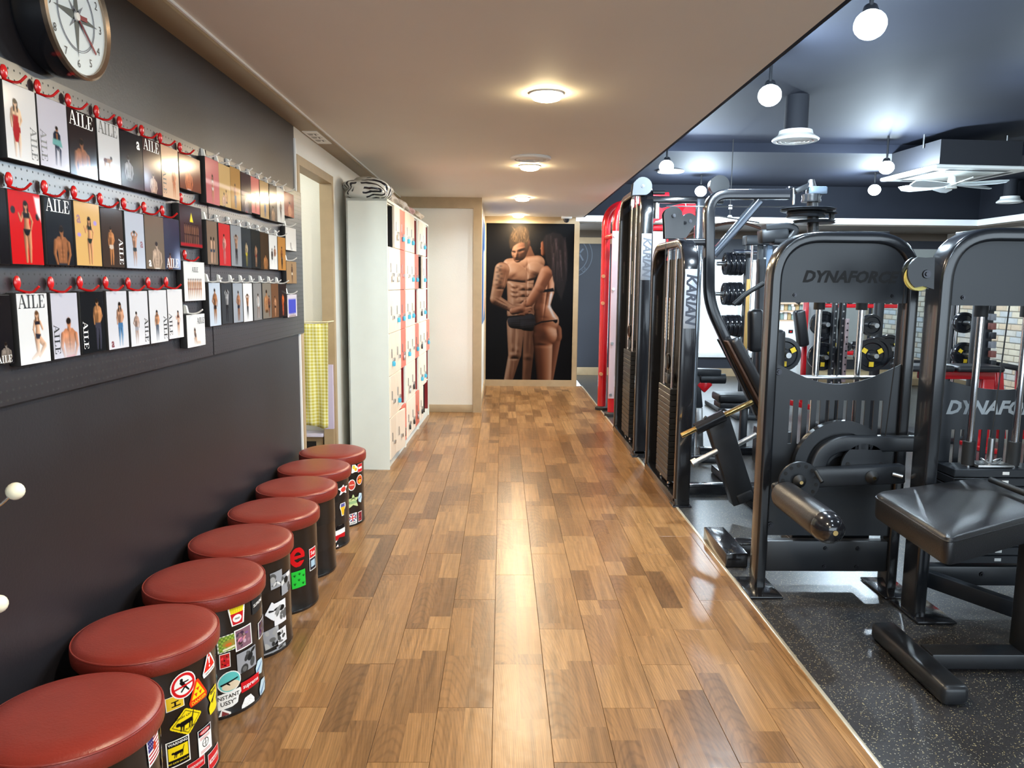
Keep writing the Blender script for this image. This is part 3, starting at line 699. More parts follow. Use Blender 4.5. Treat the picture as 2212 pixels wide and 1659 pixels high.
# ================================================================== PEGBOARDS, CARDS, HOOKS
PBX = -1.2
for y0, y1, lab in ((0.4, 3.165, 'dark perforated pegboard, the nearer of two on the left wall'), (3.175, 4.63, 'dark perforated pegboard, the farther one beside the doorway')):
    t = thing('pegboard', lab, 'pegboard', (WX+.001, (y0+y1)/2, 1.116), 'pegboards')
    MB().box((PBX-.004, y0, 1.116), (PBX, y1, 1.945)).build('perforated_sheet', MATS['peg'], t, smooth=False)
    fr = MB()
    for a, b in (((WX+.001, y0, 1.116), (PBX-.004, y0+.02, 1.945)), ((WX+.001, y1-.02, 1.116), (PBX-.004, y1, 1.945)), ((WX+.001, y0+.02, 1.925), (PBX-.004, y1-.02, 1.945)), ((WX+.001, y0+.02, 1.116), (PBX-.004, y1-.02, 1.136))): fr.box(a, b)
    fr.build('folded_edge', M_BLACKSATIN, t, smooth=False)

def hook_mesh(m, kind):
    b = MB()
    if kind == 'red':
        b.ball((0.010, 0, 0.012), 0.011, 12, (0.7, 1, 1.6))
        b.tube(fillet([(0.006, 0, -0.004), (0.03, 0.002, -0.012), (0.045, 0.002, -0.012), (0.062, 0.002, 0.003)], .015), 0.0032, 8)
    else:
        b.prism([(0.0, -0.012), (0.018, -0.012), (0.010, 0.022), (0.0, 0.026)], 'y', -0.008, 0.008)
        b.tube(fillet([(0.006, 0, -0.008), (0.03, 0, -0.014), (0.06, 0, -0.010), (0.082, 0, 0.006)], .02), 0.0035, 8)
    o = b.build('hook_body', m); me = o.data; bpy.data.objects.remove(o); return me
HK = {'red': hook_mesh(M_REDPLAST, 'red'), 'white': hook_mesh(M_WHITEPLAST, 'white')}

# title lettering in a high-contrast serif (own outlines)
def title_mesh(word):
    b = MB(); x = 0
    def R(x0, z0, x1, z1): b.prism([(x0, z0), (x1, z0), (x1, z1), (x0, z1)], 'y', -.0004, .0004)
    for ch in word:
        if ch == 'A':
            b.prism([(x+.06, 0), (x+.12, 0), (x+.44, .98), (x+.40, .98)], 'y', -.0004, .0004); b.prism([(x+.38, 1), (x+.54, 1), (x+.90, 0), (x+.70, 0)], 'y', -.0004, .0004)
            R(x+.20, .32, x+.68, .37); R(x, 0, x+.24, .05); R(x+.58, 0, x+1.0, .05); x += 1.0
        elif ch == 'I': R(x+.14, 0, x+.32, 1); R(x, 0, x+.46, .05); R(x, .95, x+.46, 1); x += .56
        elif ch == 'L': R(x+.14, 0, x+.32, 1); R(x, 0, x+.72, .05); R(x, .95, x+.46, 1); b.prism([(x+.60, 0), (x+.74, 0), (x+.76, .32), (x+.72, .32)], 'y', -.0004, .0004); x += .82
        elif ch == 'E':
            R(x+.14, 0, x+.32, 1); R(x, 0, x+.76, .05); R(x, .95, x+.74, 1); R(x+.3, .5, x+.56, .54)
            b.prism([(x+.62, 0), (x+.76, 0), (x+.78, .3), (x+.74, .3)], 'y', -.0004, .0004); b.prism([(x+.60, 1), (x+.74, 1), (x+.76, .72), (x+.72, .72)], 'y', -.0004, .0004); R(x+.52, .40, x+.56, .64); x += .82
    o = b.build('t', M_INK, smooth=False); me = o.data; bpy.data.objects.remove(o); return me, x
TITLE, TW = title_mesh('AILE')
LET_A = text_mesh('a', 1.0, bold=.02)

def figure(c, pose, cx, top, h, sk=c8(196, 146, 112), cloth=None, cloth2=None, hair=c8(34, 26, 22), lit=1.0, mir=1, asp=1.78):
    """one posed figure: cx, top, height in canvas units"""
    sk = sk*lit; hi = np.clip(sk*1.28, 0, 1); lo = sk*.55
    def Q(x, y): return (cx+mir*x*h, top+y*h)
    def cp(x0, y0, x1, y1, r0, r1, col=None):
        col_ = sk if col is None else np.asarray(col); c.cap(*Q(x0, y0), *Q(x1, y1), r0*h, r1*h, col_, np.clip(col_*1.28, 0, 1), col_*.55, 1)
    def head(x, y, r=.058, long=False):
        if long:
            for q_ in (-1, 1): c.cap(*Q(x+q_*.036, y-.01), *Q(x+q_*.05, y+.13), r*.55*h, r*.3*h, hair)
        c.ell(*Q(x, y), r*.86*h, r*1.12*h, sk); c.ell(*Q(x-.008, y-.03), r*.95*h, r*.75*h, hair)
    cl = cloth if cloth is not None else lo; c2 = cloth2 if cloth2 is not None else None
    if pose in ('stand', 'armsup', 'hip', 'lean'):
        lx = .045
        cp(-lx, .50, -lx-.01, .74, .062, .045, c2); cp(-lx-.01, .74, -lx-.015, .96, .044, .026, c2); cp(lx, .50, lx+.02, .74, .062, .045, c2); cp(lx+.02, .74, lx+.01, .96, .044, .026, c2)
        if pose == 'armsup':
            cp(-.10, .20, -.17, .09, .034, .028); cp(-.17, .09, -.05, .02, .028, .022); cp(.10, .20, .17, .09, .034, .028); cp(.17, .09, .05, .02, .028, .022)
        elif pose == 'hip':
            cp(-.11, .20, -.19, .34, .034, .028); cp(-.19, .34, -.09, .44, .028, .02); cp(.11, .20, .16, .34, .034, .028); cp(.16, .34, .15, .48, .028, .02)
        else:
            cp(-.11, .20, -.14, .34, .034, .028); cp(-.14, .34, -.13, .48, .028, .02); cp(.11, .20, .15, .33, .034, .028); cp(.15, .33, .10, .42, .028, .02)
        cp(-.05, .22, -.02, .44, .09, .075); cp(.05, .22, .02, .44, .09, .075); cp(0, .17, 0, .12, .035, .032)
        c.glow(*Q(-.05, .24), .05*h, .035*h, hi, .7); c.glow(*Q(.05, .24), .05*h, .035*h, hi, .7); c.glow(*Q(0, .36), .02*h, .08*h, lo, .5)
        c.poly([Q(-.10, .46), Q(.10, .46), Q(.11, .55), Q(0, .58), Q(-.11, .55)], cl)
        head(0, .065, .058, pose == 'lean')
    elif pose == 'bra':
        cp(-.04, .50, -.05, .74, .066, .045, c2); cp(-.05, .74, -.05, .98, .044, .028, c2); cp(.05, .50, .06, .74, .066, .045, c2); cp(.06, .74, .05, .98, .044, .028, c2)
        cp(-.08, .21, -.15, .33, .03, .026); cp(-.15, .33, -.20, .22, .024, .02); cp(.08, .21, .15, .33, .03, .026); cp(.15, .33, .11, .45, .024, .02)
        cp(0, .22, 0, .34, .085, .062); cp(0, .34, 0, .48, .06, .085); c.poly([Q(-.085, .20), Q(.085, .20), Q(.08, .28), Q(-.08, .28)], cl); c.poly([Q(-.10, .46), Q(.10, .46), Q(.05, .55), Q(0, .57), Q(-.05, .55)], cl)
        head(0, .075, .058, True)
    elif pose == 'bust':
        c.poly([Q(-.30, .36), Q(-.16, .26), Q(.14, .26), Q(.30, .38), Q(.20, .62), Q(.16, .98), Q(-.16, .98), Q(-.20, .62)], sk, .01)
        c.glow(*Q(-.12, .42), .09*h, .08*h, hi, .9); c.glow(*Q(.12, .42), .08*h, .08*h, sk*1.1, .7)
        cp(-.27, .40, -.32, .66, .075, .06); cp(-.32, .66, -.22, .92, .055, .04); cp(.27, .42, .31, .66, .07, .058); cp(.31, .66, .2, .9, .052, .04)
        c.glow(*Q(0, .60), .02*h, .2*h, lo, .9)
        for k in range(3): c.glow(*Q(-.05, .58+k*.1), .035*h, .025*h, hi, .6); c.glow(*Q(.05, .58+k*.1), .035*h, .025*h, hi, .5)
        c.poly([Q(-.17, .88), Q(.17, .88), Q(.17, 1.0), Q(-.17, 1.0)], cl); cp(0, .27, 0, .20, .07, .06); head(0, .12, .10)
    elif pose == 'kneel':
        cp(-.02, .52, .20, .70, .075, .055); cp(.20, .70, .02, .90, .052, .035); cp(-.04, .55, -.02, .84, .075, .055); cp(-.02, .84, -.22, .94, .05, .03)
        cp(-.08, .22, -.13, .38, .032, .028); cp(-.13, .38, -.10, .50, .026, .02); cp(.09, .24, .16, .38, .03, .026)
        cp(0, .22, 0, .36, .085, .062); cp(0, .36, 0, .50, .062, .085); c.poly([Q(-.085, .22), Q(.085, .22), Q(.08, .29), Q(-.08, .29)], cl); c.poly([Q(-.09, .46), Q(.10, .48), Q(.04, .57), Q(-.06, .56)], cl); head(0, .09, .06, True)
    elif pose == 'bench':
        c.rect(*Q(-.10, .78), *Q(.34, .81), c8(90, 60, 48)); cp(-.02, .8, -.08, .96, .012, .012, c8(70, 60, 58)); cp(.24, .8, .3, .96, .012, .012, c8(70, 60, 58))
        cp(-.16, .50, -.20, .95, .05, .025); cp(-.16, .48, .10, .46, .06, .06); cp(.08, .48, .08, .76, .025, .02); c.ell(*Q(-.14, .47), .09*h, .06*h, cl); head(.19, .40, .06)
    elif pose == 'sit':
        cp(-.02, .50, .12, .58, .06, .05, c2); cp(.12, .58, .10, .92, .045, .03, c2); cp(-.05, .50, -.08, .92, .05, .03, c2); cp(-.03, .55, -.03, .95, .012, .012, c8(190, 190, 196)); cp(.06, .55, .08, .95, .012, .012, c8(190, 190, 196))
        cp(-.03, .22, -.02, .46, .09, .075, cl); cp(.04, .22, .03, .46, .085, .07, cl); c.poly([Q(-.03, .18), Q(.05, .18), Q(.04, .40), Q(-.01, .40)], sk); cp(-.11, .22, -.13, .45, .035, .03, cl); cp(.12, .22, .13, .45, .035, .03, cl); head(.02, .085, .06)
    elif pose == 'lie':
        cp(-.16, .76, -.12, .96, .04, .03); cp(-.10, .62, .02, .92, .075, .06); cp(.02, .92, .30, .90, .055, .04); cp(.12, .90, .34, .96, .05, .03); c.poly([Q(-.15, .62), Q(-.03, .60), Q(-.01, .70), Q(-.12, .72)], cl); head(-.12, .48, .06, True)
    elif pose == 'group':
        for k in range(8):
            xx = -.42+k*.12; cp(xx, .70, xx, .98, .04, .03, sk*(.8+.05*(k % 4))); cp(xx, .55, xx, .70, .052, .045, sk*(.85+.05*(k % 3))); c.ell(*Q(xx, .47), .026*h, .034*h, sk); c.ell(*Q(xx, .455), .027*h, .022*h, hair)
            c.ell(*Q(xx, .72), .045*h, .018*h, cl)
    elif pose == 'back2':
        for dx, q in ((-.12, 1), (.13, .85)):
            cp(dx, .30, dx, .55, .10, .07, sk*q); cp(dx-.03, .58, dx-.04, .96, .06, .035, sk*q); cp(dx+.04, .58, dx+.05, .96, .06, .035, sk*q); c.ell(*Q(dx, .16), .05*h, .065*h, hair); c.poly([Q(dx-.09, .52), Q(dx+.09, .52), Q(dx+.08, .62), Q(dx-.08, .62)], cl)

# columns: left px, right px, top y at left edge, bottom y at left edge, background, title spec, figures, label words
W_, B_, G_ = c8(226, 228, 232), c8(24, 22, 26), c8(150, 152, 158)
SKD, SKL = c8(150, 96, 62), c8(218, 176, 148)
RED_, NAVY_ = c8(150, 24, 30), c8(28, 36, 58)
CARDS = [
 # nearer board, red hooks, top row
 ('r', 3, 73, 169, 338, W_, ('vr', 0), [('lean', .34, .16, 1.45, SKL, c8(150, 30, 36), None, c8(34, 26, 22), 1, 1)], 'white card of a figure in a red bodysuit', 'top row'),
 ('r', 77, 141, 200, 355, c8(206, 206, 222), ('vl', 0), [('sit', .60, .42, 1.15, SKD, NAVY_, NAVY_)], 'white card of a man in a dark jacket on a stool', 'top row'),
 ('r', 143, 203, 228, 374, c8(40, 30, 32), ('t', 1), [('bust', .45, .55, 1.15, SKD)], 'black card of a bent muscular back with white title', 'top row'),
 ('r', 207, 255, 253, 387, c8(222, 224, 228), ('t', 0), [('bench', .42, .55, 1.3, SKD, c8(80, 30, 30))], 'white card of a figure kneeling on a bench', 'top row'),
 ('r', 256, 305, 275, 400, c8(22, 24, 34), ('a', 1), [('bust', .34, .30, .85, c8(150, 150, 156))], 'black card with grey torso and white letter at top right', 'top row'),
 ('r', 306, 345, 293, 412, c8(66, 40, 44), ('t', 1), [('bust', .52, .70, .95, SKL)], 'dark red card of a bowed torso with white title', 'top row'),
 ('r', 346, 383, 309, 424, c8(228, 190, 160), ('vl', 0), [('lean', .70, .25, 1.45, c8(200, 120, 80), c8(190, 110, 74))], 'peach card of a slim standing figure in profile', 'top row'),
 ('r', 385, 431, 327, 405, c8(120, 60, 44), None, [('bust', .42, .45, .95, c8(200, 110, 70), c8(220, 190, 190))], 'small orange-brown card of a bare back', 'end of the top row'),
 # middle row
 ('r', -12, 12, 404, 571, B_, None, [], 'black card cut by the picture edge', 'middle row'),
 ('r', 14, 85, 405.6, 571, c8(206, 26, 30), ('none', 0), [('bra', .52, .34, 1.55, c8(190, 130, 96), c8(26, 24, 30))], 'bright red card of a woman boxer in black sportswear', 'middle row'),
 ('r', 93, 153, 421, 572, c8(28, 30, 36), ('t', 1), [('bust', .56, .60, 1.2, SKD, c8(50, 50, 60))], 'black card of a bare-backed man with white title', 'middle row'),
 ('r', 157, 213, 431, 574, c8(222, 178, 112), ('al', 2), [('bra', .56, .38, 1.5, c8(206, 146, 104), c8(40, 50, 44))], 'mustard yellow card of a woman with lilac dumbbells', 'middle row'),
 ('r', 215, 263, 445, 577, c8(64, 50, 44), ('vr', 3), [('stand', .42, .24, 1.4, c8(180, 120, 76), c8(214, 196, 180))], 'dark brown card of a standing man with red and white title', 'middle row'),
 ('r', 267, 309, 454, 580, c8(188, 194, 208), ('ar', 2), [('armsup', .46, .20, 1.5, c8(176, 130, 104), c8(34, 44, 48), None, c8(34, 54, 56))], 'pale blue-grey card of a figure seen from behind', 'middle row'),
 ('r', 310, 352, 461, 581, c8(112, 96, 78), ('ab', 1), [('bust', .58, .40, 1.2, c8(176, 150, 128), c8(214, 206, 190))], 'olive brown card of a seated man', 'middle row'),
 ('r', 351, 386, 468, 582, c8(40, 48, 72), ('b', 1), [('bust', .34, .80, .85, c8(140, 90, 70))], 'dark blue card with white title at its foot', 'middle row'),
 ('r', 386, 434, 438, 531, c8(58, 44, 48), None, [('group', .5, .1, 1.5, c8(130, 90, 70), c8(40, 30, 30))], 'small dark card of a stage line-up with gold star', 'end of the middle row'),
 # bottom row
 ('r', -22, 22, 637, 793, B_, ('b', 1), [('bust', .6, .5, .9, c8(120, 110, 104))], 'black card with white title, cut by the picture edge', 'bottom row'),
 ('r', 33, 101, 633, 794, W_, ('t', 0), [('kneel', .62, .52, 1.35, c8(206, 160, 130), c8(36, 34, 44), None, c8(96, 66, 44))], 'white card of a kneeling woman in dark sportswear', 'bottom row'),
 ('r', 107, 166, 632, 780, c8(200, 200, 214), ('vl', 0), [('bust', .62, .42, 1.25, c8(186, 120, 84), c8(200, 40, 36))], 'pale lilac card of a man with raised arms and red waistband', 'bottom row'),
 ('r', 171, 223, 629, 768, c8(26, 28, 32), ('vl', 1), [('stand', .70, .36, 1.75, c8(176, 122, 80), c8(60, 60, 74), c8(60, 60, 74))], 'black card of a shirtless man in jeans', 'bottom row'),
 ('r', 228, 273, 628, 759, c8(216, 216, 224), ('ab', 2), [('lean', .62, .16, 1.75, c8(186, 138, 110), c8(60, 110, 160), c8(60, 110, 160))], 'white card of a woman in blue jeans', 'bottom row'),
 ('r', 277, 318, 628, 752, c8(222, 222, 228), ('vr', 0), [('hip', .34, .22, 1.4, c8(170, 140, 126), c8(150, 150, 160))], 'white card of a thin standing man', 'bottom row'),
 ('r', 320, 359, 626, 745, c8(224, 224, 228), ('vr', 0), [('lean', .40, .22, 1.4, c8(186, 130, 90), c8(60, 70, 86), c8(60, 70, 86))], 'white card of a figure in dark leggings', 'bottom row'),
 ('r', 360, 393, 624, 735, c8(228, 226, 228), ('vl', 0), [('bra', .66, .22, 1.4, c8(204, 150, 116), c8(80, 50, 46))], 'white card of a woman in brown sportswear', 'bottom row'),
 ('r', 395, 441, 563, 652, c8(232, 232, 230), ('tc', 0), [('group', .5, .30, 1.5, c8(196, 140, 104), c8(130, 60, 40))], 'small white card of eight figures in a row', 'below the stage card'),
 ('w', 402, 442, 680, 754, c8(234, 234, 234), ('tr', 0), [('lie', .5, .35, 1.3, c8(200, 150, 116), c8(40, 36, 40))], 'small white card of a reclining woman', 'lowest on the nearer board'),
 # farther board, white hooks
 ('w', 442, 471, 336, 437, c8(206, 116, 122), None, [('bra', .5, .40, 1.7, c8(190, 130, 110), c8(226, 220, 222))], 'pink card of a woman in white', 'top row of the farther board'),
 ('w', 471, 496, 350, 443, c8(206, 172, 116), None, [('bust', .6, .1, .9, c8(190, 150, 110), NAVY_), ('bust', .4, 1.2, 1.0, c8(196, 160, 140), c8(90, 110, 60))], 'yellow collage card', 'top row of the farther board'),
 ('w', 496, 518, 357, 450, c8(176, 134, 76), None, [('stand', .45, .30, 1.9, c8(170, 120, 84), c8(90, 100, 120), c8(90, 100, 120))], 'ochre card of a man in jeans', 'top row of the farther board'),
 ('w', 519, 541, 369, 456, c8(52, 34, 46), None, [('bust', .5, .60, 1.4, c8(120, 110, 116), c8(170, 40, 40))], 'dark purple card of a torso with red corner', 'top row of the farther board'),
 ('w', 541, 559, 379, 459, c8(210, 120, 116), None, [('hip', .5, .35, 1.9, c8(150, 90, 76), c8(120, 70, 60))], 'salmon pink card of a standing figure', 'top row of the farther board'),
 ('w', 560, 581, 387, 469, c8(178, 148, 104), None, [('hip', .5, .30, 2.0, c8(120, 90, 70), c8(60, 80, 120), c8(70, 90, 130))], 'tan card of a figure in blue jeans', 'top row of the farther board'),
 ('w', 579, 597, 395, 475, c8(84, 76, 70), None, [('bust', .5, .60, 1.5, c8(150, 120, 96))], 'grey-brown card of a muscular torso', 'top row of the farther board'),
 ('w', 597, 613, 402, 479, c8(196, 198, 196), None, [('stand', .5, .35, 2.2, c8(90, 76, 70), c8(40, 40, 44), c8(40, 40, 44))], 'light grey card of a figure in black trousers', 'top row of the farther board'),
 ('w', 613, 634, 412, 465, c8(130, 44, 36), None, [('bust', .55, .45, 1.3, c8(190, 120, 90))], 'small brick red card of a man', 'end of the top row of the farther board'),
 ('w', 445, 468, 474, 571, c8(128, 108, 92), None, [('back2', .5, .45, 2.2, c8(196, 156, 130), c8(60, 70, 84))], 'brown card of two figures', 'middle row of the farther board'),
 ('w', 471, 496, 480, 574, c8(200, 52, 54), None, [('stand', .45, .65, 2.1, c8(190, 130, 120), c8(180, 90, 90), c8(190, 110, 110))], 'plain red card of a stepping figure', 'middle row of the farther board'),
 ('w', 497, 520, 484, 575, c8(142, 146, 152), None, [('armsup', .5, .35, 2.3, c8(150, 116, 96), c8(50, 46, 50), c8(60, 56, 60))], 'mid grey card of a back with raised arms', 'middle row of the farther board'),
 ('w', 520, 541, 490, 578, c8(46, 52, 58), None, [('stand', .5, .55, 2.1, c8(160, 140, 110), c8(190, 170, 40), c8(120, 110, 60))], 'charcoal card with yellow shorts', 'middle row of the farther board'),
 ('w', 541, 561, 494, 579, c8(30, 34, 36), None, [('stand', .5, .65, 2.0, c8(150, 110, 84), c8(120, 50, 40))], 'black card of a small figure', 'middle row of the farther board'),
 ('w', 561, 579, 500, 582, c8(62, 46, 32), None, [('bust', .6, .45, 1.7, c8(150, 100, 60))], 'dark amber card', 'middle row of the farther board'),
 ('w', 580, 598, 505, 582, c8(214, 214, 212), None, [('stand', .35, .7, 1.9, c8(70, 62, 60), c8(40, 40, 44), c8(226, 226, 226)), ('stand', .7, .55, 2.2, c8(150, 110, 90), c8(220, 220, 220), c8(226, 226, 226))], 'white card of two men', 'middle row of the farther board'),
 ('w', 599, 616, 510, 584, c8(182, 128, 66), None, [('stand', .5, .45, 2.3, c8(130, 84, 50), c8(40, 36, 36), c8(40, 36, 36))], 'orange card of a man in black trousers', 'middle row of the farther board'),
 ('w', 616, 639, 488, 540, c8(226, 222, 216), None, [('lie', .5, .9, .9, c8(40, 36, 40), c8(30, 30, 30))], 'small white card with a black reclining figure', 'at the board edge beside the doorway'),
 ('w', 618, 640, 563, 613, c8(160, 130, 96), None, [('stand', .55, .5, 1.8, c8(90, 70, 60), c8(230, 220, 200))], 'small sepia card', 'at the board edge beside the doorway'),
 ('w', 450, 475, 610, 707, c8(194, 204, 218), None, [('hip', .5, .20, 2.5, c8(150, 100, 66), c8(50, 36, 30))], 'pale blue card of a muscular man', 'bottom row of the farther board'),
 ('w', 477, 500, 611, 702, c8(64, 66, 70), None, [('armsup', .5, .15, 2.5, c8(150, 150, 152), c8(40, 40, 42), c8(50, 50, 54))], 'dark grey card of joined raised arms', 'bottom row of the farther board'),
 ('w', 502, 523, 611, 699, c8(160, 166, 176), None, [('hip', .55, .2, 2.5, c8(160, 112, 84), c8(40, 44, 60), c8(130, 90, 70))], 'grey card of a man with a raised arm', 'bottom row of the farther board'),
 ('w', 524, 544, 611, 697, c8(230, 230, 230), None, [('armsup', .45, .3, 2.3, c8(150, 104, 76), c8(60, 60, 64), c8(60, 60, 64))], 'white card of a slim figure in grey leggings', 'bottom row of the farther board'),
 ('w', 546, 564, 611, 694, c8(134, 132, 132), None, [('sit', .55, .3, 2.5, c8(150, 120, 104), c8(200, 200, 200), c8(140, 110, 96))], 'grey card of a seated figure', 'bottom row of the farther board'),
 ('w', 566, 585, 611, 690, c8(126, 118, 108), None, [('bust', .45, .3, 2.0, c8(160, 112, 76)), ('hip', .75, .6, 2.0, c8(110, 70, 56), c8(40, 36, 36))], 'taupe card of a couple', 'bottom row of the farther board'),
 ('w', 585, 601, 612, 688, c8(110, 76, 54), None, [('hip', .5, .4, 2.2, c8(180, 130, 96), c8(60, 40, 34))], 'warm brown card', 'bottom row of the farther board'),
 ('w', 602, 618, 613, 686, c8(34, 28, 30), None, [('stand', .5, .3, 2.5, c8(206, 96, 44), c8(180, 70, 30), c8(190, 84, 50))], 'black card of an orange-lit figure', 'bottom row of the farther board'),
 ('w', 620, 641, 636, 687, c8(214, 206, 216), None, [('group', .5, .5, 1.4, c8(150, 104, 80), c8(90, 70, 60))], 'small white-edged card with a blue stage', 'lowest at the board edge beside the doorway'),
]
PX_ = -1.172
for i, (hk, xa, xb, yt, yb, bg, ti, figs, lab, where) in enumerate(CARDS):
    a = onX(xa, yt, PX_); b_ = onX(xa, yb, PX_); cR = onX(xb, yt+(VP[1]-yt)*.0, PX_)
    Y0, Y1, Z1, Z0 = a.y, cR.y, a.z, (b_.z+0.0)
    Hh = Z1-Z0; Wd = Y1-Y0; asp = Hh/Wd
    stacked = random.Random(i).random() < .45
    t = thing('photo_card', '%s, %s' % (lab, where), 'photo card', (PBX+.003, (Y0+Y1)/2, Z0), 'photo cards on the pegboards')
    MB().box((PBX+.0015, Y0, Z0), (PX_-.0005, Y1, Z1), 0.003).build('card_stack', M_BLACKMATT, t)
    far = hk == 'w'
    nx = 56 if not far else 34
    c = Cv(nx, int(nx*asp), asp, bg)
    k = asp/((yb-yt)/(xb-xa))
    for f in figs:
        hh = f[3]*k*1.3; tp = f[2]*k
        if f[0] == 'bust': hh = min(hh*1.05, asp*.86); tp = asp-hh*(.92 if f[2] > .3 else 1.25)
        elif f[0] not in ('lie', 'group', 'bench'): hh = min(hh, asp*.86); tp = .975*asp-hh
        else: hh = min(hh, asp*.95); tp = asp*.97-hh
        figure(c, f[0], f[1], tp, hh, *f[4:])
    c.C *= .86
    if bg is W_ or bg.mean() > .75: c.glow(.5, asp*1.02, .8, .25*asp, bg*.93, .8)
    if i == 16: c.poly([(.52, .3*k), (.60, .75*k), (.44, .75*k)], c8(220, 200, 40)); c.rect(0, asp-.06, 1, asp, c8(150, 30, 34))
    if i == 0: c.poly([(.24, .50*asp), (.42, .50*asp), (.42, .66*asp), (.37, .76*asp), (.28, .76*asp), (.23, .66*asp)], c8(150, 28, 34)); c.poly([(.25, .41*asp), (.41, .41*asp), (.40, .52*asp), (.26, .52*asp)], c8(150, 28, 34))
    if i == 9: c.ell(.12, .62*k, .07, .07, c8(36, 32, 34)); c.ell(.88, .75*k, .06, .07, c8(36, 32, 34)); c.poly([(.8, .1*k), (1, .1*k), (1, .9*k), (.86, .6*k)], c8(240, 214, 216), .06)
    if i == 11: c.ell(.15, 1.32*k, .07, .04, c8(150, 130, 190)); c.ell(.80, .78*k, .07, .05, c8(150, 130, 190))
    if i == 1: c.poly([(.46, 1.35*k), (.74, 1.35*k), (.78, 1.6*k), (.44, 1.55*k)], c8(96, 150, 150), .03)
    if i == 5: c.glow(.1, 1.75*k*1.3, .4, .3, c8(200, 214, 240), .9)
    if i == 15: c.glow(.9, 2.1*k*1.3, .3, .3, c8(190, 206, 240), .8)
    if i in (27, 28, 29, 30, 31, 32): c.put(.45*np.exp(-((c.Y-asp*.52)/(asp*.055))**4), c8(245, 225, 228))  # lamp reflection painted as a pale band across these prints
    if lab.startswith('small white-edged'): c.rect(.12, .2*asp, .88, .85*asp, c8(60, 70, 170)); figure(c, 'group', .5, .25, .8, c8(150, 104, 80), c8(90, 70, 60))
    y_in, z_in = 0.002, 0.002
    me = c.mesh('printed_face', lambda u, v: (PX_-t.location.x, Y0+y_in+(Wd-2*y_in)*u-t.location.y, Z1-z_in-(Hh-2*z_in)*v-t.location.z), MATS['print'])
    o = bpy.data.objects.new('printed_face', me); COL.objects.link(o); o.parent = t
    # title lettering on the print: local frame right=+Y, up=+Z, facing +X
    if ti:
        kind, tone = ti; m = (M_INK, M_WHITEINK, mat('dark_red_ink', rgb(110, 30, 44), .4), M_WHITEINK)[tone]
        def place(me_, name, oy, oz, sc, vert=False, cx=0.0, plane='xz'):
            me2 = me_.copy(); me2.materials.clear(); me2.materials.append(m)
            # source: x right, z up (titles) or x right, y up (fonts)
            R0 = Matrix(((0, 1, 0, 0), (1, 0, 0, 0), (0, 0, 1, 0), (0, 0, 0, 1))) if plane == 'xz' else Matrix(((0, 0, 1, 0), (1, 0, 0, 0), (0, 1, 0, 0), (0, 0, 0, 1)))
            M2 = Matrix.Translation((PX_+.0006-t.location.x, oy-t.location.y, oz-t.location.z)) @ (Matrix.Rotation(-PI/2, 4, 'X') if vert else Matrix.Identity(4)) @ R0 @ Matrix.Scale(sc, 4) @ Matrix.Translation((-cx, 0, 0))
            me2.transform(M2); ob = bpy.data.objects.new(name, me2); COL.objects.link(ob); ob.parent = t
        if kind == 't': place(TITLE, 'title', Y0+.06*Wd, Z1-.03*Wd-.27*Wd, .84*Wd/TW)
        elif kind == 'tc': place(TITLE, 'title', Y0+.38*Wd, Z1-.20*Wd, .3*Wd/TW)
        elif kind == 'tr': place(TITLE, 'title', Y0+.55*Wd, Z1-.22*Wd, .42*Wd/TW)
        elif kind == 'b': place(TITLE, 'title', Y0+.10*Wd, Z0+.06*Wd, .76*Wd/TW)
        elif kind == 'vl': place(TITLE, 'title', Y0+.06*Wd, Z0+.52*Hh, .44*Hh/TW, True)
        elif kind == 'vr': place(TITLE, 'title', Y1-.24*Wd, Z0+.50*Hh, .44*Hh/TW, True)
        elif kind == 'a': place(LET_A, 'letter', Y1-.2*Wd, Z1-.2*Wd, .34*Wd, plane='xy')
        elif kind == 'al': place(LET_A, 'letter', Y0+.16*Wd, Z1-.34*Wd, .34*Wd, plane='xy')
        elif kind == 'ar': place(LET_A, 'letter', Y1-.18*Wd, Z0+.46*Hh, .32*Wd, plane='xy')
        elif kind == 'ab': place(LET_A, 'letter', Y0+.20*Wd, Z0+.16*Wd, .30*Wd, plane='xy')
    # the hook it hangs from
    hc = 'red' if hk == 'r' else 'white'
    if xa > -5:
        h = thing('pegboard_hook', '%s hook holding the %s' % (hc, lab), 'hook', (PBX, Y0+.30*Wd, Z1+.013), '%s hooks on the pegboards' % hc)
        hb = bpy.data.objects.new('hook_body', HK[hc]); COL.objects.link(hb); hb.parent = h
        if far: hb.scale = (.85, .85, .85)

# ---- wall clock above the nearer board
CYc, CZc, CR = 2.135, 2.112, 0.158
cx0, cx1 = WX, -1.125
ck = thing('wall_clock', 'round wall clock with deep black case, white compass face and red hands', 'clock', (WX, CYc, CZc-CR))
MB().lathe([(0.0, cx0), (CR*.90, cx0), (CR*.97, cx0+.02), (CR, cx0+.05), (CR, cx1-.004), (CR*.93, cx1-.004)], (0, CYc, CZc), 'x', 48).build('case', M_BLACKGLOSS, ck)
MB().lathe([(CR*1.005, cx1-.012), (CR*1.01, cx1), (CR*.97, cx1+.004), (CR*.92, cx1-.003), (CR*.92, cx1-.012)], (0, CYc, CZc), 'x', 48).build('rim', mat('satin_brass', rgb(170, 150, 130), 0.25, 0.9), ck)
MB().lathe([(0.0, cx1-.010), (CR*.93, cx1-.010)], (0, CYc, CZc), 'x', 48).build('face', mat('clock_face', rgb(214, 226, 232), 0.5), ck)
fx = cx1-.0085
nm = None
for h in range(1, 13):
    a = PI/2-h*PI/6; text('numeral', str(h), 0.03, (fx, CYc+CR*.76*math.cos(a), CZc+CR*.76*math.sin(a)), (0, 1, 0), (0, 0, 1), M_INK, ck)
cp = MB()
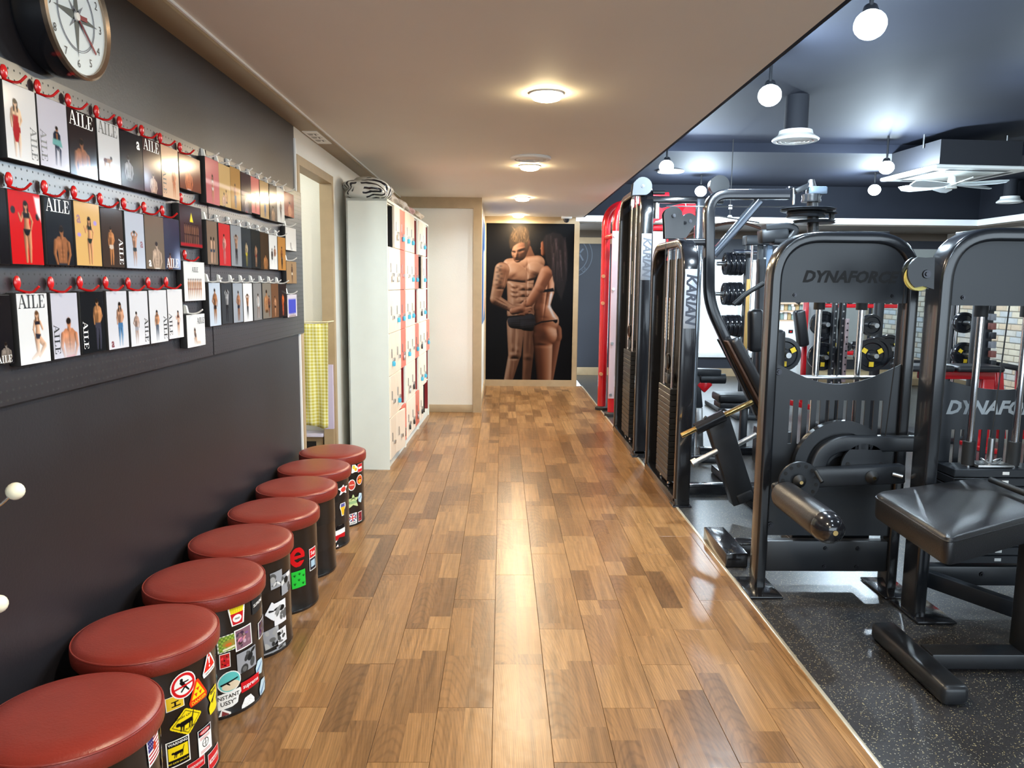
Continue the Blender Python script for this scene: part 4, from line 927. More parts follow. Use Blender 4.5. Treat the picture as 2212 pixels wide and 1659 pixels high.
for R in (.105, .1): cp.sweep([(fx, CYc+R*CR/.158*math.cos(a)*.85, CZc+R*CR/.158*math.sin(a)*.85) for a in np.linspace(0, 2*PI, 41)[:-1]], [(-.0008, -.0004), (.0008, -.0004), (.0008, .0004), (-.0008, .0004)], n=(1, 0, 0), closed=True)
cp.build('compass_ring', M_GREYINK, ck)
for k in range(8):
    a = k*PI/4; L = .105 if k % 2 == 0 else .05; w = .012 if k % 2 == 0 else .006; u = Vector((0, math.cos(a), math.sin(a))); n_ = Vector((0, -math.sin(a), math.cos(a)))
    c0 = Vector((fx, CYc, CZc)); b = MB(); vs = [b.bm.verts.new(p) for p in (c0+u*.012+n_*w, c0+u*L, c0+u*.012-n_*w)]; b.bm.faces.new(vs); b.build('compass_point', mat('clock_green_grey', rgb(74, 80, 76), .5) if k % 2 == 0 else M_GREYINK, ck, smooth=False)
M_CLRED = mat('dark_red_hand', rgb(130, 26, 30), .4)
c0 = Vector((fx+.003, CYc, CZc))
MB().obox(c0-Vector((0, -.0, 0)), c0+Vector((0, .085, -.072)), .006, .0015, up=(1, 0, 0)).build('minute_hand', M_CLRED, ck); MB().obox(c0, c0+Vector((.001, .045, .004)), .012, .0015, up=(1, 0, 0)).build('hour_hand', M_CLRED, ck)
MB().obox(c0+Vector((.001, -.02, .02)), c0+Vector((.001, .055, -.045)), .003, .001, up=(1, 0, 0)).build('second_hand', M_GREYINK, ck)
MB().lathe([(0, fx+.006), (.010, fx+.005), (.011, fx)], (0, CYc, CZc), 'x', 16).build('hub', M_WHITEPLAST, ck)

# ---- coat hooks with ball ends at the left edge
for px, py, lab in ((33, 1061, 'white ball-ended coat hook on the dark wall, upper one'), (-4, 1305, 'white ball-ended coat hook on the dark wall, lower one')):
    p = onX(px, py, -1.13); t = thing('coat_hook', lab, 'hook', (WX, p.y-.05, p.z-.03), 'ball-ended coat hooks')
    MB().tube(fillet([(WX, p.y-.06, p.z-.045), (p.x-.02, p.y-.035, p.z-.03), tuple(p)], .02), .0035, 8).build('wire', M_CHROME, t)
    MB().ball(p, .0205, 18).build('ball', mat('ivory_plastic', rgb(236, 232, 208), .35), t)
    MB().box((WX, p.y-.075, p.z-.075), (WX+.006, p.y-.045, p.z-.02), .002).build('mount', M_STEEL, t)
# ---- small sign on the brown band
t = thing('wall_sign', 'small white sign with black lettering on the brown band above the doorway', 'sign', (-1.16, 4.93, 2.30))
MB().box((-1.208, 4.72, 2.3145), (-1.118, 5.12, 2.318)).build('plate', M_WHITEPLAST, t, smooth=False)
for yy in (4.78, 4.88, 4.98):
    b = MB(); z_ = 2.3142
    for a0, b0, a1, b1 in ((-.03, 0, .03, .010), (-.03, .022, .0, .034), (.008, .020, .018, .06), (-.028, .045, -.005, .055), (.024, .03, .032, .04)): b.box((-1.163+a0, yy+b0, z_), (-1.163+a1, yy+b1, z_+.0004))
    b.build('character', M_INK, t, smooth=False)

# ---- doorway: gingham curtain and low cabinet
def cloth():
    x0, x1, z1, z0, y = -1.455, -1.238, 1.135, 0.385, 5.43
    b = MB(); n, m = 26, 24; g = []
    for j in range(m+1):
        v = j/m; r = []
        for i in range(n+1):
            u = i/n; f = .018*math.sin(u*9+v*2.4)+.01*math.sin(u*17-v*3)
            zz = z1+(z0-z1)*v-(.03*u*(1-u))*(1-v)*4*.3+.012*math.sin(u*6)*v
            r.append(b.bm.verts.new((x0+(x1-x0)*u-.012*v*u, y+f*(.35+.65*v), zz)))
        g.append(r)
    for j in range(m):
        for i in range(n): b.bm.faces.new((g[j][i], g[j][i+1], g[j+1][i+1], g[j+1][i]))
    o = b.build('curtain_cloth', MATS['gingham'], None); s = o.modifiers.new('thick', 'SOLIDIFY'); s.thickness = .002
    return o
cu = thing('door_curtain', 'yellow gingham cloth hanging inside the doorway', 'curtain', (-1.35, 5.43, 0.385))
o = cloth(); o.data.transform(Matrix.Translation(-cu.location)); o.parent = cu
MB().tube([(-1.60, 5.425, 1.135), (-1.24, 5.425, 1.142), (-1.212, 5.49, 1.145)], .004, 8).build('cord', mat('ivory_cord', rgb(222, 214, 180), .7), cu)
t = thing('low_cabinet', 'low wooden cabinet with lilac papered edge below the gingham cloth', 'cabinet', (-1.5, 5.55, 0))
MB().box((-1.95, 5.505, 0), (-1.31, 5.53, .30)).build('front_board', M_BEIGE, t, smooth=False)
MB().box((-1.90, 5.500, .05), (-1.36, 5.506, .26)).build('opening', M_INNERSHADE, t, smooth=False)  # dark sheet standing in for the shaded cabinet opening
MB().box((-1.95, 5.46, .30), (-1.298, 5.59, .325), .003).build('top_board', mat('lilac_board', rgb(206, 200, 218), .6), t)
t = thing('lilac_panel', 'lilac papered panel leaning on the far door jamb', 'panel', (-1.25, 5.49, 0))
MB().box((-1.292, 5.47, 0), (-1.222, 5.498, .36)).build('lower_board', M_BEIGE, t, smooth=False)
MB().box((-1.292, 5.47, .36), (-1.222, 5.498, .83)).build('paper_cover', M_LILAC, t, smooth=False)

# ================================================================== STOOLS
SR, BR = 0.1955, 0.180
STOOLS = [(-0.99, 1.66), (-1.012, 2.082), (-1.0, 2.482), (-1.010, 2.876), (-1.0, 3.27), (-1.005, 3.664), (-1.015, 4.057), (-1.003, 4.45)]
def seat_mesh():
    b = MB().lathe([(0, .372), (SR*.97, .372), (SR*.995, .380), (SR, .395), (SR, .408), (SR*.988, .4165), (SR*.975, .4185), (SR*.955, .4235), (SR*.88, .430), (SR*.6, .434), (0, .435)], (0, 0, 0), 'z', 56)
    b.sweep([(SR*.982*math.cos(a), SR*.982*math.sin(a), .4185) for a in np.linspace(0, 2*PI, 57)[:-1]], circ(.0028, 6), n=(0, 0, 1), closed=True)
    o = b.build('t', M_REDVINYL); me = o.data; bpy.data.objects.remove(o); return me
def drum_mesh():
    pr = [(0, .004), (BR*.96, .004), (BR*.97, .0), (BR*1.012, .0), (BR*1.015, .010), (BR, .014), (BR, .125), (BR*1.008, .132), (BR, .139), (BR, .245), (BR*1.008, .252), (BR, .259), (BR, .372), (0, .372)]
    o = MB().lathe(pr, (0, 0, 0), 'z', 56).build('t', M_DRUM); me = o.data; bpy.data.objects.remove(o); return me
SEAT, DRUM = seat_mesh(), drum_mesh()
words = ['first', 'second', 'third', 'fourth', 'fifth', 'sixth', 'seventh', 'eighth']
extra = ['nearest the camera', 'warning signs on its drum', 'food and skate stickers on its drum', 'black-and-white photo stickers on its drum', 'large red letter on its drum', 'bare black drum', 'flag sticker on its drum', 'beside the lockers']
STO = []
for i, (sx, sy) in enumerate(STOOLS):
    t = thing('drum_stool', '%s red-topped black drum stool from the camera, %s' % (words[i], extra[i]), 'stool', (sx, sy, 0), 'row of drum stools')
    for nme, me in (('drum', DRUM), ('seat_pad', SEAT)):
        o = bpy.data.objects.new(nme, me); COL.objects.link(o); o.parent = t
    STO.append(t)

# stickers: each is a shaped, printed patch that follows the drum
def cyl_hit(px, py, cx, cy, r):
    d = ray(px, py); a = d.x*d.x+d.y*d.y; b = 2*(ORI.x-cx)*d.x+2*(ORI.y-cy)*d.y; c = (ORI.x-cx)**2+(ORI.y-cy)**2-r*r
    disc = b*b-4*a*c
    if disc < 0: disc = 0
    t = (-b-math.sqrt(disc))/(2*a); p = ORI+d*t; return math.atan2(p.y-cy, p.x-cx), p.z
def sticker(i, px, py, wm, hm, paint, rot=0.0, txts=(), label=None):
    """sticker on stool i centred at pixel, wm x hm metres"""
    cx, cy = STOOLS[i]; r = BR+.0020+.0003*(len(STO[i].children) % 5); th, z = cyl_hit(px, py, cx, cy, r)
    hm2 = min(hm, 2*(z-.012), 2*(.368-z)) if False else hm
    asp = hm/wm; nx = 72 if i < 3 else 40; c = Cv(nx, max(4, int(nx*asp)), asp, c8(240, 240, 240)); paint(c)
    rot *= .25; cr, sr = math.cos(rot), math.sin(rot)
    def fn(u, v, dr=0.0):
        a = (u-.5)*wm; b = (.5-v)*hm; a2, b2 = a*cr-b*sr, a*sr+b*cr
        q = th+a2/r; return ((r+dr)*math.cos(q), (r+dr)*math.sin(q), min(max(z+b2, .012), .369))
    me = c.mesh('sticker', fn, MATS['print'], thr=.5)
    o = bpy.data.objects.new('sticker', me); COL.objects.link(o); o.parent = STO[i]
    for (s, size, u, v, m, kw) in txts:
        tm = text_mesh(s, size*wm, **kw)
        for vtx in tm.vertices: vtx.co = Vector(fn(u+vtx.co.x/wm, v-vtx.co.y/hm, .0008))
        tm.materials.clear(); tm.materials.append(m); q = bpy.data.objects.new('sticker_lettering', tm); COL.objects.link(q); q.parent = o
    return o
def shape_ell(c): c.A = ((c.X-.5)/.5)**2+((c.Y-c.asp/2)/(c.asp/2))**2 < 1.0; c.A = c.A.astype(float)
def shape_poly(c, pts):
    k = Cv(c.nx, c.ny, c.asp, (0, 0, 0)); d = k.poly([(x, y*c.asp) for x, y in pts], (1, 1, 1)); c.A = (d < 0.02).astype(float); return d
YEL, BLK, WHT, RD = c8(240, 214, 30), c8(22, 20, 22), c8(240, 240, 238), c8(206, 30, 34)
def p_noentry(c):
    shape_ell(c); h = c.asp; c.C[:] = WHT; c.ell(.5, h/2, .46, .46*h, RD); c.ell(.5, h/2, .36, .36*h, WHT)
    c.ell(.42, .28*h, .06, .06*h, BLK); c.cap(.42, .38*h, .55, .56*h, .07, .06, BLK); c.cap(.55, .56*h, .40, .72*h, .035, .03, BLK); c.cap(.55, .56*h, .68, .74*h, .035, .03, BLK); c.cap(.44, .4*h, .68, .38*h, .03, .025, BLK); c.cap(.14, .58*h, .86, .48*h, .035, .035, RD)
TRI = [(.44, .02), (.56, .02), (.98, .80), (.94, .96), (.06, .96), (.02, .80)]
def p_danger(c):
    shape_poly(c, TRI); h = c.asp; c.C[:] = c8(224, 60, 24); c.poly([(.5, .1*h), (.87, .74*h), (.13, .74*h)], YEL)
    for a in (90, 210, 330):
        q = math.radians(a); c.poly([(.5+.05*math.cos(q), .52*h-.05*math.sin(q)), (.5+.22*math.cos(q+.5), .52*h-.22*math.sin(q+.5)), (.5+.22*math.cos(q-.5), .52*h-.22*math.sin(q-.5))], c8(214, 60, 30))
def p_excl(c):
    shape_poly(c, TRI); h = c.asp; c.C[:] = WHT; c.poly([(.5, .06*h), (.92, .78*h), (.08, .78*h)], c8(214, 40, 28)); c.poly([(.43, .24*h), (.57, .24*h), (.53, .55*h), (.47, .55*h)], WHT); c.ell(.5, .66*h, .05, .05, WHT)
def cat(c, cx, cy, s, col=BLK):
    c.cap(cx-.16*s, cy, cx+.14*s, cy-.02*s, .085*s, .07*s, col); c.ell(cx-.28*s, cy-.03*s, .07*s, .06*s, col)
    for dx in (-.18, -.10, .10, .18): c.cap(cx+dx*s, cy+.03*s, cx+(dx-.04)*s, cy+.20*s, .028*s, .02*s, col)
    c.cap(cx+.18*s, cy-.04*s, cx+.26*s, cy-.26*s, .025*s, .015*s, col)
def p_diamond(c):
    shape_poly(c, [(.5, .0), (1, .5), (.5, 1), (0, .5)]); h = c.asp; c.C[:] = YEL
    c.poly([(.5, .05*h), (.95, .5*h), (.5, .95*h), (.05, .5*h)], BLK); c.poly([(.5, .075*h), (.925, .5*h), (.5, .925*h), (.075, .5*h)], YEL); cat(c, .5, .52*h, .95)
def p_warncat(c):
    h = c.asp; c.C[:] = WHT; c.rect(.05, .04*h, .95, .96*h, BLK); c.rect(.08, .24*h, .92, .72*h, YEL); cat(c, .52, .5*h, .9)
def p_lizard(c):
    shape_poly(c, [(.3, 0), (.9, .0), (1, .3), (.8, .6), (.9, .9), (.7, 1), (.1, 1), (.0, .7), (.2, .5), (.0, .2)]); h = c.asp; c.C[:] = YEL; c.rect(.2, .06*h, .85, .20*h, BLK); c.cap(.3, .5*h, .7, .3*h, .07, .05, BLK); c.cap(.5, .42*h, .4, .6*h, .03, .02, BLK)
def p_warnwhite(c):
    h = c.asp; c.C[:] = WHT; c.rect(.04, .02*h, .96, .27*h, c8(30, 28, 40)); c.ell(.5, .15*h, .40, .085*h, RD); c.ell(.5, .15*h, .34, .06*h, WHT); c.ell(.5, .15*h, .31, .05*h, RD)
    c.ell(.5, .60*h, .24, .24, BLK); c.ell(.5, .60*h, .20, .20, WHT); c.rect(.48, .60*h-.2, .52, .60*h+.2, BLK); c.rect(.3, .595*h, .7, .605*h, BLK)
    for k in range(3): c.rect(.12, (.32+.04*k)*h, .85, (.335+.04*k)*h, c8(190, 80, 80)); c.rect(.12, (.84+.04*k)*h, .85, (.855+.04*k)*h, c8(190, 80, 80))
def p_yel(c): c.C[:] = WHT; h = c.asp; c.rect(.04, .04*h, .96, .96*h, c8(226, 190, 50)); c.rect(.3, .4*h, .7, .48*h, BLK); c.rect(.45, .4*h, .55, .8*h, BLK); c.rect(.3, .72*h, .8, .8*h, BLK)
def p_redlabel(c): h = c.asp; c.C[:] = WHT; c.rect(.03, .03*h, .97, .97*h, c8(204, 40, 44)); c.rect(.1, .38*h, .9, .62*h, WHT)
def p_flag(c):
    h = c.asp; c.C[:] = WHT
    for k in range(7): c.rect(.05, (.04+k*.137)*h, .95, (.11+k*.137)*h, c8(160, 40, 50))
    c.rect(.05, .04*h, .48, .52*h, c8(56, 50, 110))
    for k in range(12): c.ell(.1+.11*(k % 4), (.1+.14*(k//4))*h, .02, .02, WHT)
    c.ell(.55, .5*h, .14, .16, c8(196, 60, 36))
def p_fries(c):
    shape_poly(c, [(.0, .08), (.5, .0), (1, .06), (.86, 1), (.2, 1)]); h = c.asp; c.C[:] = WHT; c.poly([(.07, .12*h), (.93, .1*h), (.85, .5*h), (.15, .5*h)], c8(232, 214, 40))
    for k in range(6): c.rect(.16+k*.12, .14*h, .175+k*.12, .4*h, c8(180, 150, 30))
    c.poly([(.12, .45*h), (.88, .44*h), (.80, .96*h), (.24, .96*h)], c8(196, 34, 40)); c.ell(.5, .70*h, .26, .17*h, WHT)
def p_blackword(c): c.C[:] = c8(44, 46, 48)
def p_art(col, seed):
    def f(c):
        h = c.asp; c.C[:] = WHT; c.rect(.06, .05*h, .94, .95*h, col); r = np.random.RandomState(seed)
        for k in range(14):
            x, y = r.uniform(.15, .85), r.uniform(.12, .88)*h; c.ell(x, y, r.uniform(.05, .14), r.uniform(.05, .12), np.clip(col*r.uniform(.4, 1.7)+r.uniform(-.08, .1, 3), 0, 1), r.uniform(0, 3))
        c.A[:] = 1
    return f
def p_green(c):
    h = c.asp; c.C[:] = WHT; c.rect(.05, .05*h, .95, .95*h, c8(150, 180, 70)); c.put(((np.floor(c.X*12)+np.floor(c.Y*12)) % 2 == 0)*.5, c8(60, 90, 40)); c.ell(.5, .55*h, .3, .22*h, c8(160, 140, 60)); c.ell(.45, .6*h, .14, .1*h, c8(206, 110, 50)); c.poly([(.2, .8*h), (.85, .72*h), (.85, .84*h), (.2, .92*h)], c8(230, 228, 200))
def p_round(c): shape_ell(c); h = c.asp; c.C[:] = WHT; c.ell(.5, h/2, .46, .46*h, c8(96, 190, 190)); c.ell(.55, .7*h, .38, .22*h, c8(222, 206, 180)); c.cap(.15, .58*h, .85, .42*h, .04, .03, BLK); c.cap(.4, .55*h, .5, .66*h, .04, .02, BLK)
def p_redword(c): c.C[:] = c8(200, 30, 38)
def p_bubble(c): shape_poly(c, [(0, .1), (.95, 0), (1, .25), (.85, .5), (.8, .85), (.5, 1), (0, .95)]); c.C[:] = WHT
def p_white(c): shape_poly(c, [(.15, .35), (.35, .05), (.7, 0), (.95, .3), (.95, .7), (.6, .95), (.3, 1), (.1, .7)]); h = c.asp; c.C[:] = WHT; c.mottled(4, .10, 30, 30); c.cap(.25, .75*h, .4, .9*h, .06, .05, c8(190, 40, 50))
def p_photo(seed, white=False):
    def f(c):
        h = c.asp; c.C[:] = c8(150, 152, 158) if not white else c8(226, 226, 230); r = np.random.RandomState(seed)
        for k in range(8): c.ell(r.uniform(.1, .9), r.uniform(.1, .9)*h, r.uniform(.06, .22), r.uniform(.08, .25)*h, c8(*([r.uniform(20, 220)]*3)), r.uniform(0, 3))
    return f
def p_diamw(c): shape_poly(c, [(.5, 0), (1, .4), (.6, 1), (0, .55)]); h = c.asp; c.C[:] = c8(228, 230, 236); c.cap(.3, .45*h, .7, .5*h, .07, .03, BLK)
def p_e(c):
    h = c.asp; d1 = (((c.X-.5)/.5)**2+((c.Y-h/2)/(h/2))**2); d2 = (((c.X-.5)/.24)**2+((c.Y-h/2)/(h*.27))**2); a = (d1 < 1) & (d2 > 1); a |= (np.abs(c.Y-h*.5) < .08) & (d1 < 1) & (d2 < 1.2); a &= ~((c.X > .5) & (c.Y > h*.56) & (c.Y < h*.72)); c.A = a.astype(float); c.C[:] = c8(206, 28, 32)
def p_cass(c): h = c.asp; c.C[:] = WHT; c.rect(.05, .03*h, .95, .42*h, c8(206, 30, 36)); c.rect(.05, .46*h, .95, .97*h, c8(40, 40, 50)); c.rect(.2, .55*h, .8, .85*h, c8(170, 196, 214))
def p_leaf(c):
    h = c.asp; c.C[:] = c8(46, 190, 62)
    for cx, cy in ((.2, .25), (.55, .2), (.85, .35), (.2, .75), (.8, .8), (.5, .55)):
        for a in (-.9, -.45, 0, .45, .9): c.cap(cx, cy*h+.06, cx+.13*math.sin(a), cy*h+.06-.15*math.cos(a), .018, .006, c8(16, 60, 24))
def p_flag3(c): shape_poly(c, [(.1, .2), (.5, 0), (1, .1), (.9, .8), (.4, .7), (0, 1)]); h = c.asp; c.C[:] = WHT; c.rect(0, 0, 1, .26*h, BLK); c.rect(0, .55*h, 1, .85*h, c8(190, 30, 36))
def p_fist(c): shape_poly(c, [(.1, 0), (.9, .0), (1, .3), (.7, .6), (.6, 1), (.3, 1), (.2, .6), (0, .3)]); h = c.asp; c.C[:] = WHT; c.rect(.15, .04*h, .85, .3*h, c8(90, 90, 150)); c.poly([(.1, .3*h), (.9, .3*h), (.6, .95*h), (.35, .95*h)], c8(230, 180, 40))
def p_burst(c): shape_poly(c, [(.0, .3), (.3, .25), (.5, 0), (.6, .3), (1, .3), (.75, .6), (.85, 1), (.5, .75), (.1, 1), (.25, .6)]); h = c.asp; c.C[:] = WHT; c.ell(.5, .5*h, .28, .28*h, c8(200, 60, 50))
def p_star(c): shape_poly(c, [(.5, 0), (.65, .3), (1, .3), (.78, .55), (.95, 1), (.5, .8), (.1, 1), (.2, .55), (0, .35), (.36, .3)]); h = c.asp; c.C[:] = c8(196, 210, 150); c.rect(.05, .5*h, .95, .74*h, c8(150, 180, 130)); c.cap(.3, .2*h, .7, .4*h, .03, .03, c8(70, 90, 50)); c.cap(.7, .2*h, .3, .4*h, .03, .03, c8(70, 90, 50))
def p_oval(c): shape_ell(c); h = c.asp; c.C[:] = WHT; c.ell(.5, h/2, .42, .42*h, c8(196, 70, 56)); c.rect(.2, .46*h, .8, .54*h, c8(230, 200, 180))
def p_uk(c):
    h = c.asp; c.C[:] = WHT; c.rect(.08, .06*h, .92, .72*h, c8(60, 60, 110)); c.cap(.08, .06*h, .92, .72*h, .05, .05, WHT); c.cap(.92, .06*h, .08, .72*h, .05, .05, WHT); c.rect(.42, .06*h, .58, .72*h, WHT); c.rect(.08, .32*h, .92, .46*h, WHT); c.rect(.45, .06*h, .55, .72*h, RD); c.rect(.08, .35*h, .92, .43*h, RD)
def p_gun(c): shape_poly(c, [(0, .1), (1, .0), (1, .4), (.75, .45), (.85, 1), (.55, 1), (.5, .5), (0, .55)]); c.C[:] = c8(176, 30, 40)
def p_sun(c): shape_ell(c); h = c.asp; c.C[:] = WHT; c.ell(.5, h/2, .44, .44*h, c8(214, 90, 36)); c.ell(.5, .42*h, .3, .06*h, BLK); c.ell(.5, .62*h, .22, .2*h, c8(236, 170, 50))
def p_flower(c): shape_poly(c, [(.2, 0), (.6, .1), (1, .5), (.9, .95), (.5, .9), (.1, 1), (.15, .5)]); h = c.asp; c.C[:] = WHT; c.ell(.4, .35*h, .2, .22*h, c8(240, 200, 60)); c.ell(.68, .65*h, .2, .2*h, c8(230, 170, 40))
def p_shield(c): shape_poly(c, [(.3, 0), (1, .35), (.8, .8), (.1, 1), (0, .5)]); h = c.asp; c.C[:] = WHT; c.poly([(.3, .12*h), (.85, .4*h), (.7, .7*h), (.15, .85*h)], c8(130, 60, 60))
def p_ice(c): shape_poly(c, [(.3, 0), (.9, .1), (1, .5), (.7, 1), (.1, .8), (0, .4)]); h = c.asp; c.C[:] = c8(190, 214, 226); c.cap(.2, .6*h, .8, .3*h, .1, .06, c8(110, 140, 180))
TI = dict(align='CENTER', bold=.015)
M_YINK = mat('yellow_ink', rgb(236, 214, 40), .4)
ST = [
 (0, 333, 1612, .058, .072, p_flag, .35, ()), (0, 366, 1560, .03, .05, p_art(c8(214, 110, 40), 5), 0, ()), (0, 366, 1630, .04, .07, p_art(c8(120, 70, 90), 6), 0, ()),
 (1, 397, 1480, .075, .075, p_noentry, .1, ()), (1, 428, 1492, .066, .072, p_danger, .35, (('DANGER', .2, .5, .87, M_YINK, TI),)),
 (1, 452, 1430, .070, .068, p_excl, .25, (("DON'T LIFT ME", .10, .5, .88, M_INK, TI),)), (1, 378, 1518, .05, .04, p_yel, .2, ()),
 (1, 404, 1558, .095, .078, p_diamond, .32, (('ANGRY CAT', .085, .42, .26, M_INK, TI), ('CROSSING', .085, .58, .78, M_INK, TI))), (1, 461, 1510, .055, .072, p_lizard, .1, (('LIZARD!', .14, .52, .13, M_YINK, TI),)),
 (1, 444, 1597, .055, .078, p_warnwhite, .1, (('DANGER', .14, .5, .15, M_WHITEINK, TI),)), (1, 386, 1625, .065, .078, p_warncat, .1, (('WARNING', .17, .5, .13, M_WHITEINK, TI), ('NO CATS ON DUTY', .10, .5, .84, M_YINK, TI))),
 (1, 463, 1635, .065, .055, p_redlabel, .1, (('FRAGILE', .19, .5, .5, mat('red_ink', rgb(196, 40, 44), .4), TI),)), (1, 425, 1652, .06, .03, p_redlabel, .1, (('WARNING', .16, .5, .5, mat('red_ink', rgb(196, 40, 44), .4), TI),)),
 (2, 512, 1326, .062, .075, p_fries, .08, (('FRIES', .13, .5, .70, M_INK, TI),)), (2, 557, 1302, .075, .055, p_blackword, .18, (('SUPREME', .20, .5, .48, M_WHITEINK, TI),)), (2, 527, 1377, .068, .074, p_art(c8(130, 96, 110), 9), .2, ()),
 (2, 496, 1388, .080, .056, p_green, .22, ()), (2, 486, 1428, .035, .05, p_art(c8(186, 40, 40), 12), 0, ()), (2, 535, 1425, .082, .072, p_photo(31), .1, ()), (2, 496, 1473, .078, .072, p_round, 0.1, ()),
 (2, 543, 1474, .085, .036, p_redword, 0.05, (('supreme', .24, .5, .5, M_WHITEINK, TI),)), (2, 496, 1511, .085, .055, p_bubble, 0.15, (('INSTANT', .22, .45, .3, M_INK, TI), ('USSY"', .24, .45, .68, M_INK, TI))),
 (2, 536, 1524, .065, .07, p_white, .1, ()), (2, 486, 1548, .04, .055, p_shield, 0, ()), (2, 561, 1440, .05, .055, p_ice, .3, ()), (2, 568, 1485, .055, .07, p_ice, .2, ()), (2, 566, 1353, .075, .06, p_art(c8(60, 44, 70), 17), .15, ()),
 (3, 598, 1252, .06, .065, p_photo(1), .12, ()), (3, 588, 1322, .06, .075, p_diamw, 0, ()), (3, 606, 1322, .065, .09, p_photo(3, True), .1, ()), (3, 588, 1378, .07, .075, p_photo(4), .5, ()), (3, 610, 1372, .05, .06, p_photo(5, True), .3, ()), (3, 588, 1424, .07, .065, p_photo(6), .1, ()), (3, 609, 1404, .05, .05, p_photo(7), .3, ()), (3, 619, 1258, .07, .08, p_photo(8), 0.1, ()),
 (4, 643, 1204, .072, .085, p_e, 0, ()), (4, 676, 1206, .055, .10, p_cass, .1, (('Sup', .42, .5, .22, M_WHITEINK, TI),)), (4, 646, 1251, .068, .075, p_leaf, .1, ()),
 (6, 735, 1152, .085, .09, p_flag3, .35, ()), (6, 741, 1100, .05, .07, p_fist, 0, ()), (6, 742, 1057, .08, .05, p_burst, 0, ()), (6, 730, 1186, .05, .05, p_burst, 0, ()),
 (7, 766, 1012, .055, .05, p_flower, 0, ()), (7, 760, 1048, .055, .065, p_oval, -.25, ()), (7, 763, 1082, .08, .075, p_star, 0, ()), (7, 762, 1121, .066, .066, p_uk, .1, (('London', .25, .5, .85, M_INK, TI),)), (7, 760, 1147, .07, .05, p_gun, -.1, (('Supreme', .2, .45, .28, M_WHITEINK, TI),)),
 (7, 777, 1036, .06, .06, p_sun, 0, ()), (7, 778, 1010, .05, .05, p_redlabel, 0, ()), (7, 778, 1075, .04, .06, p_ice, 0, ()), (7, 778, 1115, .04, .06, p_art(c8(130, 40, 50), 21), 0, ()),
]
for (i, px, py, w, h, p, rot, tx) in ST: sticker(i, px, py, w, h, p, rot, tx)

# ================================================================== LOCKERS
LW, LD, LH = 0.826, 0.30, 2.035
K_ = 0.026
cols = [[M_CREAM, M_CREAM, M_CORAL], [M_CREAM, M_CREAM, M_CORAL], [M_CREAM, M_CREAM, M_CORAL]]
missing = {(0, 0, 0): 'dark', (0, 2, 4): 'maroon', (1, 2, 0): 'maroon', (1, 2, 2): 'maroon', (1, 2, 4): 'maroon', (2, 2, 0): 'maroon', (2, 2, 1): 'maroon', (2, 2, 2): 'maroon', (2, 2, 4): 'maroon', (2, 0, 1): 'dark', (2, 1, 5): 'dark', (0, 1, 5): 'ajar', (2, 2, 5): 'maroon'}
uname = ['nearest locker unit', 'middle locker unit', 'farthest locker unit']
rn = ['top', 'second', 'third', 'fourth', 'fifth', 'bottom']; cn = ['near', 'middle', 'far']
rl = random.Random(11); LEVEL = []
pad_body = {}
def padlock_parts(m, combo):
    b = MB()
    if combo: b.box((-.008, -.011, -.045), (.008, .011, 0), .004)
    else: b.lathe([(0, -.040), (.012, -.038), (.015, -.02), (.012, -.002), (0, 0)], (0, 0, 0), 'z', 14)
    o = b.build('t', m); me = o.data; bpy.data.objects.remove(o); return me
PADS = {'light blue': padlock_parts(M_BLUEPLAST, False), 'black': padlock_parts(M_BLACKGLOSS, True), 'silver': padlock_parts(M_STEEL, True)}
o = MB().tube([(0, .008*math.cos(a), .012+.010*math.sin(a)) if 0 <= a <= PI else (0, .008*math.cos(a), 0) for a in np.linspace(0, PI, 9)], .0018, 6).build('t', M_STEEL); SHK = o.data; bpy.data.objects.remove(o)
def quick(lo, hi, m, bev=.0):
    o = MB().box(lo, hi, bev, 1).build('t', m, smooth=bev > 0); me = o.data; bpy.data.objects.remove(o); return me
rowh = (LH-.07-.02)/6; colw = (LW-.036)/3
DOORM = {}
for m in (M_CREAM, M_CORAL): DOORM[m.name] = quick((-.009, .002, .002), (.009, colw-.002, rowh-.002), m, .002)
HND = quick((0.009, -.005, -.035), (.016, .005, .035), M_STEEL, .002); PLT = quick((0.009, -.016, -.014), (.024, .016, .014), M_STEEL, .002)
